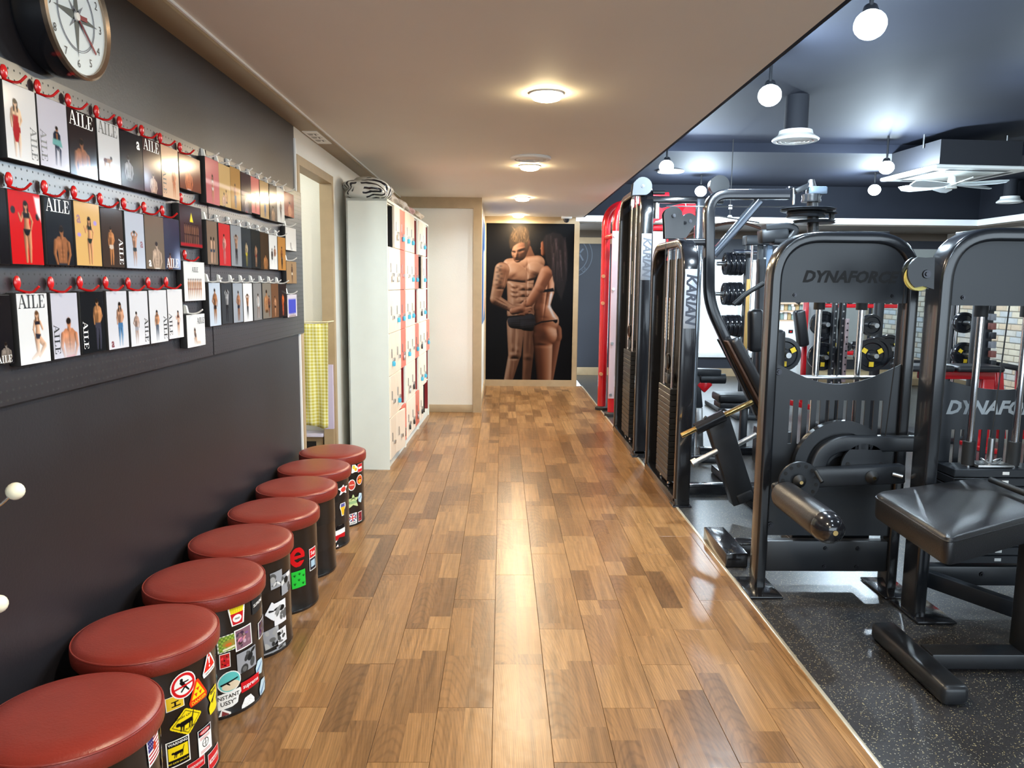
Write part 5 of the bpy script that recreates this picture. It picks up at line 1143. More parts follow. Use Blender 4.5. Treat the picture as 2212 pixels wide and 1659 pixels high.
for u in range(3):
    y0 = 5.70+u*(LW+.006); xf = -0.852+K_*(y0-5.70)
    t = thing('locker_unit', 'tall cream and coral locker bank, %s' % uname[u], 'lockers', (xf, y0, 0), 'row of lockers')
    t.rotation_euler.z = -math.atan(K_)
    def add(nm, me, loc, par=None):
        o = bpy.data.objects.new(nm, me); COL.objects.link(o); o.parent = par or t; o.location = loc; return o
    body = MB(); body.box((-LD, 0, .0), (0.001, .018, LH)).box((-LD, LW-.018, 0), (0.001, LW, LH)).box((-LD, 0, LH-.018), (.001, LW, LH)).box((-LD, .018, 0), (-.012, LW-.018, .07)).box((-LD, 0, 0), (-LD+.012, LW, LH))
    for k in range(7): body.box((-LD+.01, .018, .062+k*rowh), (-.014, LW-.018, .072+k*rowh))
    for k in (1, 2): body.box((-LD+.01, .018+k*colw-.006, .07), (-.014, .018+k*colw+.006, LH-.018))
    o = body.build('t', M_LOCKER, smooth=False); me = o.data; bpy.data.objects.remove(o); bo = add('carcass', me, (0, 0, 0))
    LEVEL.append(t)
    for cI in range(3):
        for r in range(6):
            zz = .07+(5-r)*rowh; yy = .018+cI*colw; st = missing.get((u, cI, r)); m = cols[u][cI]
            key = None
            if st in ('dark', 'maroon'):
                mi = M_INNERSHADE if st == 'dark' else M_MAROON  # dark cells get their shade as colour; maroon is the lining's own colour
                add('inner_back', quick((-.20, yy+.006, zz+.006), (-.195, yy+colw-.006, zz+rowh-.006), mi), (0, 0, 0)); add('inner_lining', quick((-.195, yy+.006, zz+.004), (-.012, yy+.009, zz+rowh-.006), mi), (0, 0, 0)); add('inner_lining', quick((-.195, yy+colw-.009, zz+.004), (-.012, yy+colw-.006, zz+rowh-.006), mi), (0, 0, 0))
                continue
            d = add('door', DOORM[m.name], (0.0, yy, zz))
            if st == 'ajar': d.rotation_euler.z = -.12
            add('handle', HND, (0, colw*.25, rowh*.52), d); hp = add('hasp', PLT, (0, colw*.55, rowh*.36), d)
            kind = rl.choice(['light blue', 'light blue', 'black', 'silver', 'light blue', 'black', None])
            if kind and st is None:
                rot = Matrix.Rotation(t.rotation_euler.z, 3, 'Z'); p = Vector(t.location)+rot @ Vector((.020, yy+colw*.40, zz+rowh*.33))
                pl = thing('padlock', '%s padlock on the %s door, %s column of the %s' % (kind, rn[r], cn[cI], uname[u]), 'padlock', p, 'padlocks on the lockers')
                for nm, me in (('lock_body', PADS[kind]), ('shackle', SHK)):
                    o = bpy.data.objects.new(nm, me); COL.objects.link(o); o.parent = pl

# ---- bags on top of the lockers
def blob(c, r, seed, amp=.18, seg=20):
    t = bmesh.new(); bmesh.ops.create_icosphere(t, subdivisions=4, radius=1.0); q = random.Random(seed); w = [(q.uniform(1, 4), q.uniform(1, 4), q.uniform(1, 4), q.uniform(0, 6)) for _ in range(9)]
    for v in t.verts:
        n = v.co.normalized(); f = sum(math.sin(a*n.x*2+b*n.y*2+d*n.z*2+e) for a, b, d, e in w)/9; g = sum(abs(math.sin(a*n.x*4+b*n.y*4-d*n.z*3+e)) for a, b, d, e in w)/9
        s = 1+amp*f*2+amp*.5*(g-.6); p = Vector((n.x*r[0]*s, n.y*r[1]*s, n.z*r[2]*s))
        if p.z < -r[2]*.75: p.z = -r[2]*.75
        v.co = p+Vector(c)
    b = MB(); b._merge(t); return b
lz = LH+.001
def bag(name, label, c, r, m, seed, amp=.16):
    b = blob((c[0], c[1], lz+r[2]*.75), r, seed, amp); o = b.build(name, m, None, ang=1.4); o = centre(o); o.location.z = lz; return tag(o, label, 'bag', 'bags on top of the lockers')
bag('plastic_bag', 'white plastic bag with black curved stripes on the nearest locker', (-1.02, 5.92, 0), (.185, .20, .10), MATS['stripebag'], 3, .12)
bag('plastic_bag', 'small crumpled translucent bag behind the striped bag', (-.93, 6.30, 0), (.07, .12, .06), M_CLEARBAG, 5, .3)
bag('plastic_bag', 'crumpled clear bag on the middle locker, near end', (-.92, 6.72, 0), (.09, .15, .055), M_CLEARBAG, 8, .3)
bag('plastic_bag', 'crumpled clear bag with red print on the middle locker', (-.90, 7.15, 0), (.08, .14, .05), mat('clear_bag_red', rgb(206, 170, 166), .3, noise=.25, scale=14, alpha=.8), 9, .3)
bag('plastic_bag', 'crumpled beige bag on the farthest locker', (-.88, 7.62, 0), (.09, .18, .05), mat('beige_plastic_bag', rgb(206, 190, 170), .35, noise=.2, scale=14), 13, .28)

# ================================================================== CORRIDOR CEILING FITTINGS
DL = [(.207, -.75), (.207, 1.52), (.207, 3.83), (.207, 6.10), (.207, 8.31), (.207, 10.34)]
dln = ['behind the camera', 'overhead out of frame', 'nearest in view', 'second in view', 'third in view', 'last before the end wall']
for (x_, y_), lb in zip(DL, dln):
    t = thing('downlight', 'round warm recessed ceiling downlight, %s' % lb, 'ceiling light', (x_, y_, ZC-.02), 'corridor downlights')
    MB().lathe([(.083, ZC+.002), (.086, ZC-.004), (.083, ZC-.008), (.073, ZC-.008)], (x_, y_, 0), 'z', 32).build('trim_ring', M_WHITEPLAST, t)
    MB().lathe([(.076, ZC-.001), (.075, ZC-.016), (.066, ZC-.028), (.045, ZC-.035), (0, ZC-.037)], (x_, y_, 0), 'z', 32).build('lens', M_WARMLENS, t)
    lamp('downlight_lamp', 'AREA', (x_, y_, ZC-.040), 27, WARM, .13)
def vent(x_, y_, z_, r, label, top=None, f_=1.0):
    t = thing('air_diffuser', label, 'vent', (x_, y_, z_-.03), 'round air diffusers')
    MB().lathe([(r*.98, z_), (r, z_-.008), (r*.96, z_-.018), (r*.80, z_-.020), (r*.76, z_-.006)], (x_, y_, 0), 'z', 40).build('outer_ring', M_WHITEPLAST, t)
    for k, f in enumerate((.68, .50, .32)): MB().lathe([(r*f, z_-.004), (r*(f+.05), z_-.018), (r*(f-.08), z_-.022), (r*(f-.11), z_-.006)], (x_, y_, 0), 'z', 32).build('cone_ring', M_WHITEPLAST, t)
    MB().lathe([(r*.8, z_-.004), (0, z_-.003)], (x_, y_, 0), 'z', 32).build('throat', mat('vent_grey', rgb(120, 116, 112), .7), t)
    if top:
        MB().lathe([(r*.52, z_-.002), (r*.50, top)], (x_, y_, 0), 'z', 32).build('collar', mat('navy_duct', rgb(20, 23, 32), .8), t); MB().lathe([(r*.98, z_), (r*.74, z_+.03), (r*.70, z_+.06)], (x_, y_, 0), 'z', 32).build('skirt', M_WHITEPLAST, t)
vent(.2, 5.70, ZC, .15, 'round white air diffuser in the corridor ceiling by the second downlight')
t = thing('security_camera', 'small white dome security camera on the ceiling before the print', 'camera', (.86, 10.45, ZC-.09))
MB().box((.79, 10.39, ZC-.035), (.93, 10.51, ZC), .008).build('base', M_WHITEPLAST, t)
MB().lathe([(.042, ZC-.035), (.040, ZC-.06), (.026, ZC-.08), (0, ZC-.088)], (.86, 10.45, 0), 'z', 24).build('dome', M_BLACKGLOSS, t)

# ================================================================== GYM: ceiling fittings
def hexa(p0, r, d, n=6): pass
GL = [((1880, 45), 'nearest'), ((1663, 200), 'second'), ((1440, 356), 'third'), ((1514, 410), 'small one over the cable machine'), ((1915, 358), 'beside the air conditioner'), ((1889, 407), 'below the air conditioner corner')]
ZL = 2.60
for (p, lb) in GL:
    q = onZ(p[0], p[1], ZL)
    ht = 2.79 if q.y > 8 else 2.88
    t = thing('track_spotlight', 'bright cool white spotlight under the dark ceiling, %s' % lb, 'spotlight', (q.x, q.y, ZL-.06), 'gym spotlights')
    MB().cyl((q.x, q.y, ZL+.05), (q.x, q.y, ht), .010, seg=8).build('stem', M_BLACKSATIN, t)
    d = Vector((-.12, -.35, -.93)).normalized(); c = Vector((q.x, q.y, ZL))
    MB().cyl(c-d*.07, c+d*.02, .03, .05, 20).build('housing', M_BLACKSATIN, t)
    MB().ball(c+d*.02, .07, 18, (1, 1, .9)).build('lens', M_COOLLENS, t)
    lamp('spotlight_lamp', 'POINT', c+d*.14, 125, COOL, .06)
# unseen lamps added outside the picture as fill light for the gym
for x_, y_, lb in ((1.63, 2.1, 'above the bench seat'), (1.63, .4, 'beside the camera'), (3.8, 5.2, 'beyond the leg machines'), (3.8, 2.6, 'right of the bench seat'), (5.6, 4.2, 'toward the stone wall')):
    t = thing('track_spotlight', 'added cool white fill spotlight out of view, %s' % lb, 'spotlight', (x_, y_, ZL-.06), 'gym spotlights')
    MB().cyl((x_, y_, ZL+.09), (x_, y_, 2.88), .012, seg=8).build('stem', M_BLACKSATIN, t)
    MB().cyl((x_, y_, ZL-.03), (x_, y_, ZL+.10), .062, .052, 20).build('housing', M_BLACKSATIN, t)
    MB().ball((x_, y_, ZL-.03), .057, 16, (1, 1, .6)).build('lens', M_COOLLENS, t)
    lamp('spotlight_lamp', 'POINT', (x_, y_, ZL-.12), 45, COOL, .06)
q = onZ(1718, 300, 2.56); vent(q.x, q.y, 2.56, .175, 'round white ceiling diffuser under the dark ceiling, nearer one', 2.88)
q = onZ(2078, 455, 2.50); vent(q.x, q.y-1.0, 2.52, .15, 'round white ceiling diffuser in the far corner', 2.79)
q = onZ(1462, 382, 2.78); vent(2.0, 9.3, 2.785, .16, 'flat round ceiling diffuser over the cable machine')
# ceiling cassette air conditioner with fan blades below
ac = thing('air_conditioner', 'white ceiling cassette air conditioner with fan blades below', 'air conditioner', (4.45, 7.6, 2.40))
R_ = Matrix.Translation((4.42, 7.62, 2.52)) @ Matrix.Rotation(.06, 4, 'Z')
MB().box((-.475, -.475, 0), (.475, .475, .035), .02, 3, R_).build('panel', M_WHITEPLAST, ac)
MB().box((-.40, -.40, .035), (.40, .40, .27), .0, 1, R_).build('casing', mat('ac_casing_dark', rgb(22, 24, 32), .6), ac, smooth=False)
MB().box((-.25, -.25, -.006), (.25, .25, .002), .01, 2, R_).build('intake_grille', mat('ac_grille', rgb(196, 194, 186), .6), ac)
for k in range(4):
    M2 = R_ @ Matrix.Rotation(k*PI/2, 4, 'Z'); MB().box((-.30, -.40, -.002), (.30, -.335, .004), 0, 1, M2).build('outlet_slot', mat('slot_dark', rgb(70, 68, 66), .7), ac, smooth=False)
MB().cyl((4.42, 7.62, 2.40), (4.42, 7.62, 2.52), .05, .03, 20).build('fan_hub', M_WHITEPLAST, ac)
for k in range(6):
    a = k*PI/3+.3; b = MB(); pr = [(.05, -.03), (.20, -.075), (.40, -.085), (.47, -.05), (.48, .03), (.40, .05), (.20, .045), (.05, .03)]
    M2 = Matrix.Translation((4.42, 7.62, 2.435)) @ Matrix.Rotation(a, 4, 'Z') @ Matrix.Rotation(.35, 4, 'X')
    b.prism(pr, 'z', -.004, .004); bmesh.ops.transform(b.bm, matrix=M2, verts=b.bm.verts); b.build('fan_blade', mat('milky_fan_plastic', rgb(232, 240, 244), .25), ac)
for sx in (-.4, .4): MB().cyl((4.42+sx, 7.45, 2.75), (4.42+sx, 7.45, 2.88), .008, seg=6).build('hanger', M_STEEL, ac)

# ================================================================== GYM: helper builders
def rod(name, p0, p1, r, m, par, seg=14): return MB().cyl(p0, p1, r, seg=seg).build(name, m, par)
def bolt(p, par, r=.012, ax=(0, -1, 0)):
    p = Vector(p); a = Vector(ax); return MB().cyl(p, p+a*.006, r, r*.9, 12).cyl(p+a*.006, p+a*.012, r*.55, r*.5, 6).build('bolt', M_BOLT, par)
def plates(par, x0, x1, y0, y1, z0, n, th, m, axis_tags=None):
    for k in range(n):
        z = z0+k*th; MB().box((x0, y0, z+.002), (x1, y1, z+th-.001), .003, 1).build('weight_plate', m, par)

# ---- loop-shaped weight towers beside the wooden floor
def tower(y0, y1, h, label, x0, x1, stack_h, word, lab2, top_r=.22):
    t = thing('weight_tower', label, 'gym machine', ((x0+x1)/2, (y0+y1)/2, 0), 'glossy weight towers')
    bw = .055; xm = (x0+x1)/2; wd = x1-x0
    path = fillet([(xm, y0+bw/2, .03), (xm, y0+bw/2, h-.03), (xm, y1-bw/2, h-.03), (xm, y1-bw/2, .03)], top_r, 10)
    MB().sweep(path, rrect(bw, wd, .012, 3), n=(1, 0, 0)).build('loop_frame', M_BLACKGLOSS, t)
    MB().box((x0, y0+.0, .0), (x1, y1, .055), .006).build('base_rail', M_BLACKGLOSS, t)
    MB().box((x0-.012, y0-.015, 0), (x1+.012, y0+.10, .008), .003).build('foot_plate', M_BLACKGLOSS, t)
    MB().box((x1-.018, y0+bw, .06), (x1-.010, y1-bw, h-top_r*.55)).build('back_panel', M_BLACKMATT, t, smooth=False)
    ys = (y0+y1)/2-.04
    for dy in (-.12, .12): rod('guide_rod', (xm-.01, ys+dy, .06), (xm-.01, ys+dy, h-.06), .011, M_CHROME, t)
    rod('cable', (xm-.012, ys, stack_h), (xm-.012, ys, h-.05), .003, M_RUBBERBLACK, t, 8)
    n = int((stack_h-.10)/.04); plates(t, x0+.012, x1-.022, ys-.19, ys+.19, .09, n, .04, M_BLACKSATIN)
    MB().box((xm-.03, ys-.05, stack_h-.01), (xm+.02, ys+.05, stack_h+.06), .004).build('stack_head', M_BLACKSATIN, t)
    MB().lathe([(0, -.008), (.05, -.01), (.058, -.004), (.05, 0), (.058, .004), (.05, .01), (0, .008)], (x0+.03, ys, stack_h+.14), 'x', 24).build('stack_pulley', M_BLACKGLOSS, t)
    # scale sticker on the back panel
    sc = MB().box((x1-.0205, y1-.33, h*.60), (x1-.0185, y1-.19, h*.60+.30)).build('scale_label', M_WHITEPLAST, t, smooth=False)
    for k in range(10): MB().box((x1-.0212, y1-.32, h*.60+.015+k*.026), (x1-.0206, y1-.20, h*.60+.026+k*.026)).build('scale_mark', M_INK, sc, smooth=False)
    MB().box((x1-.0212, y1-.32, h*.60+.278), (x1-.0206, y1-.20, h*.60+.296)).build('scale_mark', M_REDPLAST, sc, smooth=False)
    # brand plate on the front post
    pz1 = h-.20 if h < 2 else h-.40; pz0 = pz1-.37
    np_ = MB().box((x0+.012, y0-.0035, pz0), (x1-.012, y0-.0005, pz1), .001).build('brand_plate', mat('brushed_plate', rgb(170, 178, 190), .35, .5, noise=.08, scale=20), t)
    text('brand_lettering', 'KARIAN', .086, (xm+.002, y0-.0042, (pz0+pz1)/2), (0, 0, -1), (1, 0, 0), M_GREYINK if h > 2 else mat('dark_plate_ink', rgb(60, 66, 80), .4), np_, shear=.2, bold=.04)
    return t
T2 = tower(4.76, 5.80, 1.725, 'glossy black weight tower nearer the camera at the edge of the wooden floor', 1.125, 1.225, .76, 'KARIAN', '')
T1 = tower(6.19, 7.36, 2.235, 'taller glossy black weight tower farther along the wooden floor', 1.105, 1.21, .88, 'KARIAN', '')
# pulley bracket and cross beam on the tall tower
def pulley_plate(par, pts, Y, th, m=M_BLACKGLOSS, name='pulley_bracket'):
    P2 = [(onY(a, b, Y).x, onY(a, b, Y).z) for a, b in pts]
    for q in (Y, Y+th-.008): MB().prism(P2, 'y', q, q+.008).build(name, m, par, smooth=False)
def arcpts(cx, cy, r, a0, a1, n=10): return [(cx+r*math.cos(math.radians(a0+(a1-a0)*k/n)), cy+r*math.sin(math.radians(a0+(a1-a0)*k/n))) for k in range(n+1)]
M_PALEPLATE = mat('pale_reflective_plate', rgb(96, 104, 118), .4)
pulley_plate(T1, [(1366, 421), (1369, 395)]+arcpts(1389, 402, 20, -115, 60, 10)+[(1396, 421)], 6.16, .10, M_PALEPLATE)
c = onY(1389, 402, 6.16); MB().lathe([(0, .02), (.06, .02), (.066, .03), (.055, .05), (.066, .07), (.06, .08), (0, .08)], (c.x, 6.16, c.z), 'y', 24).build('pulley', M_BLACKSATIN, T1); bolt(c-Vector((0, .0, 0)), T1, .016)
a, b = onY(1395, 431, 6.24), onY(1562, 433, 6.24); MB().obox(a, (b.x, 6.24, a.z), .055, .055, bev=.008).build('cross_beam', M_BLACKGLOSS, T1)
a, b = onY(1410, 416, 6.24), onY(1436, 416, 6.24); rod('grip', a, (b.x, 6.24, a.z), .016, M_RUBBERBLACK, T1)
a = onY(1418, 445, 6.24); MB().cyl((a.x, 6.24, a.z-.10), (a.x, 6.24, a.z+.03), .022, seg=12).build('spring', M_STEEL, T1)
# post at the far end of the cross beam
pa = onY(1508, 520, 6.24); MB().box((pa.x-.03, 6.21, 0), (pa.x+.035, 6.27, 2.12), .008).build('rear_post', mat('polished_post', rgb(150, 156, 164), .12, .85), T1)
MB().box((pa.x-.25, 6.0, 0), (pa.x+.3, 6.09, .05), .008).build('floor_rail', M_BLACKGLOSS, T1)
for px, py, r in ((1555, 400, 21),):
    c = onY(px, py, 6.22); MB().lathe([(0, -.02), (r*6.22/F, -.02), (r*6.22/F, .05), (0, .05)], (c.x, 6.24, c.z), 'y', 28).build('pulley_cover', M_BLACKSATIN, T1)
# pulley brackets on the nearer tower
pulley_plate(T2, [(1437, 515), (1436, 480)]+arcpts(1455, 467, 21, 190, 330, 10)+[(1477, 478), (1475, 505), (1466, 515)], 4.80, .07)
pulley_plate(T2, [(1466, 515), (1472, 480)]+arcpts(1489, 476, 16, 200, 400, 10)+[(1482, 514)], 4.86, .06)
for px, py in ((1456, 466), (1491, 478)):
    c = onY(px, py, 4.79); bolt(c, T2, .012)
a = onY(1440, 470, 4.79); rod('cable', (a.x+.01, 4.83, .8), (a.x+.01, 4.83, a.z), .003, M_RUBBERBLACK, T2, 8)

# ---- pec machine with the bent frame behind the nearer tower
PY0 = 4.95
pm = thing('pec_machine', 'black bent-frame chest machine with inclined pad behind the nearer weight tower', 'gym machine', (1.5, PY0, 0))
def P5(px, py, Y=PY0): return tuple(onY(px, py, Y))
path = fillet([P5(1632, 872), P5(1531, 655), P5(1531, 420), P5(1702, 420)], .12, 8)
path = [P5(1640, 892)]+path[1:]
MB().sweep(path, rrect(.064, .078, .010, 3), n=(0, 1, 0)).build('bent_frame', M_BLACKGLOSS, pm)
MB().sweep([P5(1540, 551), P5(1640, 434)], rrect(.05, .06, .01, 3), n=(0, 1, 0)).build('diagonal_brace', mat('dark_polished_tube', rgb(80, 86, 96), .14, .6), pm)
MB().sweep([P5(1480, 523), P5(1526, 523)], rrect(.045, .06, .008, 3), n=(0, 1, 0)).build('link_bar', M_BLACKGLOSS, pm)
MB().sweep([P5(1470, 476, PY0+.05), P5(1700, 476, PY0+.05)] if False else [P5(1440, 446), P5(1740, 447)], circ(.004, 6)).build('cable', M_STEEL, pm)
MB().sweep([P5(1545, 466), P5(1640, 481)], circ(.004, 6)).build('cable', M_BLACKMATT, pm)
# pulley stack at the end of the top tube
c = Vector(P5(1755, 452, PY0+.05))
def disc(px, py, r, h, Y=PY0, m=M_BLACKSATIN, name='cam_disc'):
    q = Vector(P5(px, py, Y)); return MB().lathe([(0, 0), (r*.96, 0), (r, h*.2), (r*.93, h*.5), (r, h*.8), (r*.96, h), (0, h)], q, 'z', 28).build(name, m, pm)
disc(1745, 457, .17, .018); disc(1740, 470, .12, .035); disc(1758, 483, .13, .02); disc(1752, 437, .06, .05)
MB().cyl(P5(1757, 560), P5(1755, 410), .035, seg=18).build('pivot_post', M_BLACKSATIN, pm)
MB().box(Vector(P5(1745, 421))-Vector((0, .05, 0)), Vector(P5(1782, 404))+Vector((0, .05, 0)), .01).build('pivot_block', mat('grey_cast_block', rgb(110, 124, 140), .35, .4), pm)
MB().cyl(P5(1753, 404), P5(1753, 388), .03, .018, 14).build('pivot_cap', M_STEEL, pm)
MB().ball(P5(1706, 406), .022, 12, (1, 1, .6)).build('tube_bolt', M_CHROME, pm)
MB().cyl(P5(1714, 442), P5(1714, 406), .008, seg=8).build('tube_pin', M_STEEL, pm)
MB().obox(P5(1718, 414), P5(1750, 400), .03, .035, bev=.006).build('pivot_arm', M_BLACKSATIN, pm)
MB().sweep(fillet([P5(1650, 494), P5(1700, 490), P5(1716, 496), P5(1700, 522), P5(1668, 520)], .05), rrect(.05, .10, .015, 3), n=(0, 1, 0)).build('swing_arm', M_BLACKSATIN, pm)
MB().obox(P5(1640, 512), P5(1700, 505), .10, .09, bev=.015).build('swing_block', M_BLACKSATIN, pm)
MB().cyl(P5(1675, 512), P5(1712, 545), .014, seg=10).build('range_bar', M_CHROME, pm)
for px in (1790, 1798): MB().cyl(P5(px, 462), P5(px, 448), .008, seg=8).build('range_pin', M_CHROME, pm)
MB().cyl(P5(1796, 478), P5(1797, 462), .018, seg=10).build('stop_bumper', M_RUBBERBLACK, pm)
disc(1784, 462, .07, .008)
# vertical post of the seat column, handle and pads seen between the machines
MB().sweep([P5(1644, 560, 5.6), P5(1642, 905, 5.6)], rrect(.055, .07, .01, 3), n=(0, 1, 0)).build('seat_column', M_BLACKSATIN, pm)
MB().sweep(fillet([P5(1650, 612, 5.4), P5(1612, 634, 5.4), P5(1585, 658, 5.4)], .08), circ(.017, 12)).build('curved_grip', M_RUBBERBLACK, pm)
MB().obox(Vector(P5(1632, 760, 5.3)), Vector(P5(1632, 668, 5.3)), .10, .10, up=(0, 1, 0), bev=.03, seg=3).build('side_pad', M_BLACKVINYL, pm)
# inclined back pad
a, b = Vector(P5(1560, 735)), Vector(P5(1640, 888)); d = (b-a).normalized(); nrm = Vector((d.z, 0, -d.x)); nrm = nrm if nrm.x > 0 else -nrm
MB().obox(a+nrm*.045, b+nrm*.045, .28, .075, up=nrm, bev=.03, seg=4).build('back_pad', M_BLACKVINYL, pm)
MB().obox(a+nrm*.002, b+nrm*.002, .24, .014, up=nrm, bev=.003).build('pad_board', mat('worn_plywood', rgb(70, 46, 34), .7, noise=.3, scale=20), pm)
# lower angled beam with tube handles
lb0, lb1 = Vector(P5(1545, 898, 4.55)), Vector(P5(1604, 1082, 4.55))
MB().obox(lb0, lb1, .10, .145, up=(1, 0, .35), bev=.008).build('foot_beam', M_BLACKSATIN, pm)
MB().obox(Vector(P5(1588, 1076, 4.55)), Vector(P5(1621, 1062, 4.55)), .12, .06, up=(0, 0, 1), bev=.01).build('beam_end_block', M_BLACKSATIN, pm)
M_BRASS = mat('brass_toned_chrome', rgb(206, 172, 112), .18, 1.0)
MB().cyl(P5(1472, 941, 4.5), P5(1625, 868, 4.5), .0165, seg=16).build('handle_tube', M_BRASS, pm)
MB().cyl(P5(1503, 927, 4.5), P5(1564, 897, 4.5), .036, seg=18).build('handle_sleeve', M_BLACKGLOSS, pm)
MB().cyl(P5(1502, 998, 4.5), P5(1550, 974, 4.5), .0165, seg=14).cyl(P5(1495, 1002, 4.5), P5(1505, 997, 4.5), .026, seg=14).build('lower_handle', M_STEEL, pm)
MB().cyl(P5(1590, 962, 4.62), P5(1634, 938, 4.62), .0165, seg=14).build('lower_handle', M_STEEL, pm)
MB().cyl(P5(1522, 902, 4.5), P5(1536, 912, 4.5), .014, seg=10).build('lock_pin', M_RUBBERBLACK, pm)
fz = onZ(1495, 1052, .05); MB().box((1.25, 5.06, 0), (1.95, 5.14, .07), .008).build('floor_rail', M_BLACKGLOSS, pm)
MB().box((1.62, 4.7, 0), (1.70, 5.7, .06), .008).build('floor_rail', M_BLACKGLOSS, pm)
# floor foot just in front, edge of the wood
MB().box((1.148, 3.70, 0), (1.262, 4.13, .075), .006).build('front_foot', M_BLACKGLOSS, pm)
MB().box((1.262, 3.86, .005), (1.75, 3.96, .07), .006).build('front_rail', M_BLACKGLOSS, pm)
MB().obox((1.70, 3.91, .03), (1.66, 5.0, .03), .06, .05, bev=.006).build('front_rail', M_BLACKGLOSS, pm)

# ---- red tube machine with frosted panel behind the tall tower
rm = thing('red_machine', 'red tube-framed gym machine with frosted side panel beyond the black towers', 'gym machine', (1.5, 8.4, 0))
def rtube(pts, r=.045, nm='red_tube', f=.16): MB().tube(fillet(pts, f, 8), r, 14).build(nm, M_REDPAINT, rm)
rtube([(1.155, 8.62, .03), (1.155, 8.62, 2.30), (1.62, 8.62, 2.33)], .050, f=.28)
rtube([(1.205, 8.20, .03), (1.205, 8.20, 2.34), (1.75, 8.20, 2.36)], .042, f=.28)
rtube([(1.205, 8.2, 2.03), (1.74, 8.2, 2.03)], .036); rtube([(1.205, 8.2, .14), (1.74, 8.2, .14)], .036); rtube([(1.74, 8.24, .03), (1.74, 8.24, 2.2)], .036)
rtube([(1.155, 8.62, 1.95), (1.205, 8.2, 1.95)], .03)
MB().box((1.16, 8.148, .20), (1.73, 8.154, 1.99)).build('frosted_panel', M_ACRYL, rm, smooth=False)
for xx in (1.185, 1.71):
    for zz in (.24, .8, 1.38, 1.94): MB().cyl((xx, 8.135, zz), (xx, 8.154, zz), .016, seg=10).build('panel_screw', M_STEEL, rm)
for x_, y_ in ((1.155, 8.62), (1.205, 8.20)): MB().lathe([(0, 0), (.075, 0), (.075, .03), (.05, .045), (0, .045)], (x_, y_, 0), 'z', 20).build('rubber_foot', M_RUBBERBLACK, rm)
for zz in (.42, 1.22, 1.52): MB().cyl((1.13, 8.57, zz), (1.13, 8.54, zz), .02, seg=10).build('knob', mat('tan_knob', rgb(196, 140, 100), .4), rm)
for px, py, r in ((1404, 466, .085), (1420, 462, .07), (1490, 462, .08), (1500, 440, .07)):
    c = onY(px, py, 8.1); MB().lathe([(0, 0), (r, 0), (r, .012), (r*.85, .03), (r, .048), (r, .06), (0, .06)], c, 'y', 24).build('red_pulley', M_REDPAINT, rm)
MB().obox((1.35, 8.25, 2.12), (1.95, 8.25, 2.26), .05, .08, bev=.01).build('red_lever', M_REDPAINT, rm)
plates(rm, 1.36, 1.62, 8.30, 8.45, .05, 14, .05, M_BLACKSATIN)

# ---- leg machines with the cut-out name panels
def arch_frame(par, x0, x1, y0, y1, h, tw, r=.20, name='arch_frame'):
    ym = (y0+y1)/2; path = fillet([(x0+tw/2, ym, .0), (x0+tw/2, ym, h-tw/2), (x1-tw/2, ym, h-tw/2), (x1-tw/2, ym, .0)], r, 12)
    return MB().sweep(path, rrect(tw, y1-y0, .012, 3), n=(0, 1, 0)).build(name, M_ARCH, par)
def shield(par, x0, x1, y, z0, z1, r, word=None, name='upper_shield'):
    pts = [(x0, z0), (x1, z0)]+[(x1-r+r*math.cos(a), z1-r+r*math.sin(a)) for a in np.linspace(0, PI/2, 8)]+[(x0+r+r*math.cos(a), z1-r+r*math.sin(a)) for a in np.linspace(PI/2, PI, 8)]
    o = MB().prism(pts, 'y', y, y+.006).build(name, M_PANEL, par, smooth=False)
    if word: text('cut_lettering', word, .071, ((x0+x1)/2+.02, y-.0012, z0+(z1-z0)*.42), (1, 0, 0), (0, 0, 1), mat('cut_out_dark', rgb(12, 13, 16), .8), o, shear=.28, bold=.04, space=1.02)
    return o
def lower_shield(par, x0, x1, y, ztop, dip, zs1, zs0, zb, nslot, word=None):
    n = 18; top = [(x0+(x1-x0)*k/n, ztop-dip*math.sin(PI*k/n)) for k in range(n+1)]
    b = MB().prism([(x0, zs1), (x1, zs1)]+top[::-1], 'y', y, y+.006)
    b.prism([(x0, zb), (x1, zb), (x1, zs0), (x0, zs0)], 'y', y, y+.006)
    pitch, sw = .0415, .017; xs = x0+((x1-x0)-(nslot-1)*pitch)/2; edges = [x0]
    for k in range(nslot): edges += [xs+k*pitch-sw/2, xs+k*pitch+sw/2]
    edges.append(x1)
    for k in range(0, len(edges), 2): b.prism([(edges[k], zs0), (edges[k+1], zs0), (edges[k+1], zs1), (edges[k], zs1)], 'y', y, y+.006)
    o = b.build('lower_shield', M_PANEL, par, smooth=False)
    if word: text('cut_lettering', word, .085, ((x0+x1)/2, y-.0012, zs1+.10), (1, 0, 0), (0, 0, 1), mat('pale_cut_out', rgb(150, 156, 160), .5), o, shear=.28, bold=.04)
    return o
H_ = 1.668
A_ = thing('leg_machine', 'black leg machine with cut-out lettering on its upper shield and a front roller', 'gym machine', (1.5, 3.5, 0), 'arched leg machines')
ax0, ax1, ay0, ay1 = 1.207, 1.882, 3.42, 3.52
arch_frame(A_, ax0, ax1, ay0, ay1, H_, .050)
for x_ in (ax0+.025, ax1-.025):
    MB().box((x_-.085, 3.31, 0), (x_+.07, 3.56, .010), .004).build('base_plate', M_BLACKGLOSS, A_)
shield(A_, ax0+.048, ax1-.048, 3.438, 1.352, H_-.045, .165, 'DYNAFORCE')
for x_ in (ax0+.115, ax1-.115): bolt((x_, 3.438, 1.385), A_, .009)
lower_shield(A_, ax0+.05, ax1-.048, 3.440, 1.075, .095, .905, .70, .26, 11)
MB().box((ax0+.05, 3.432, .085), (ax1-.05, 3.482, .235), .006).build('cross_rail', M_BLACKSATIN, A_)
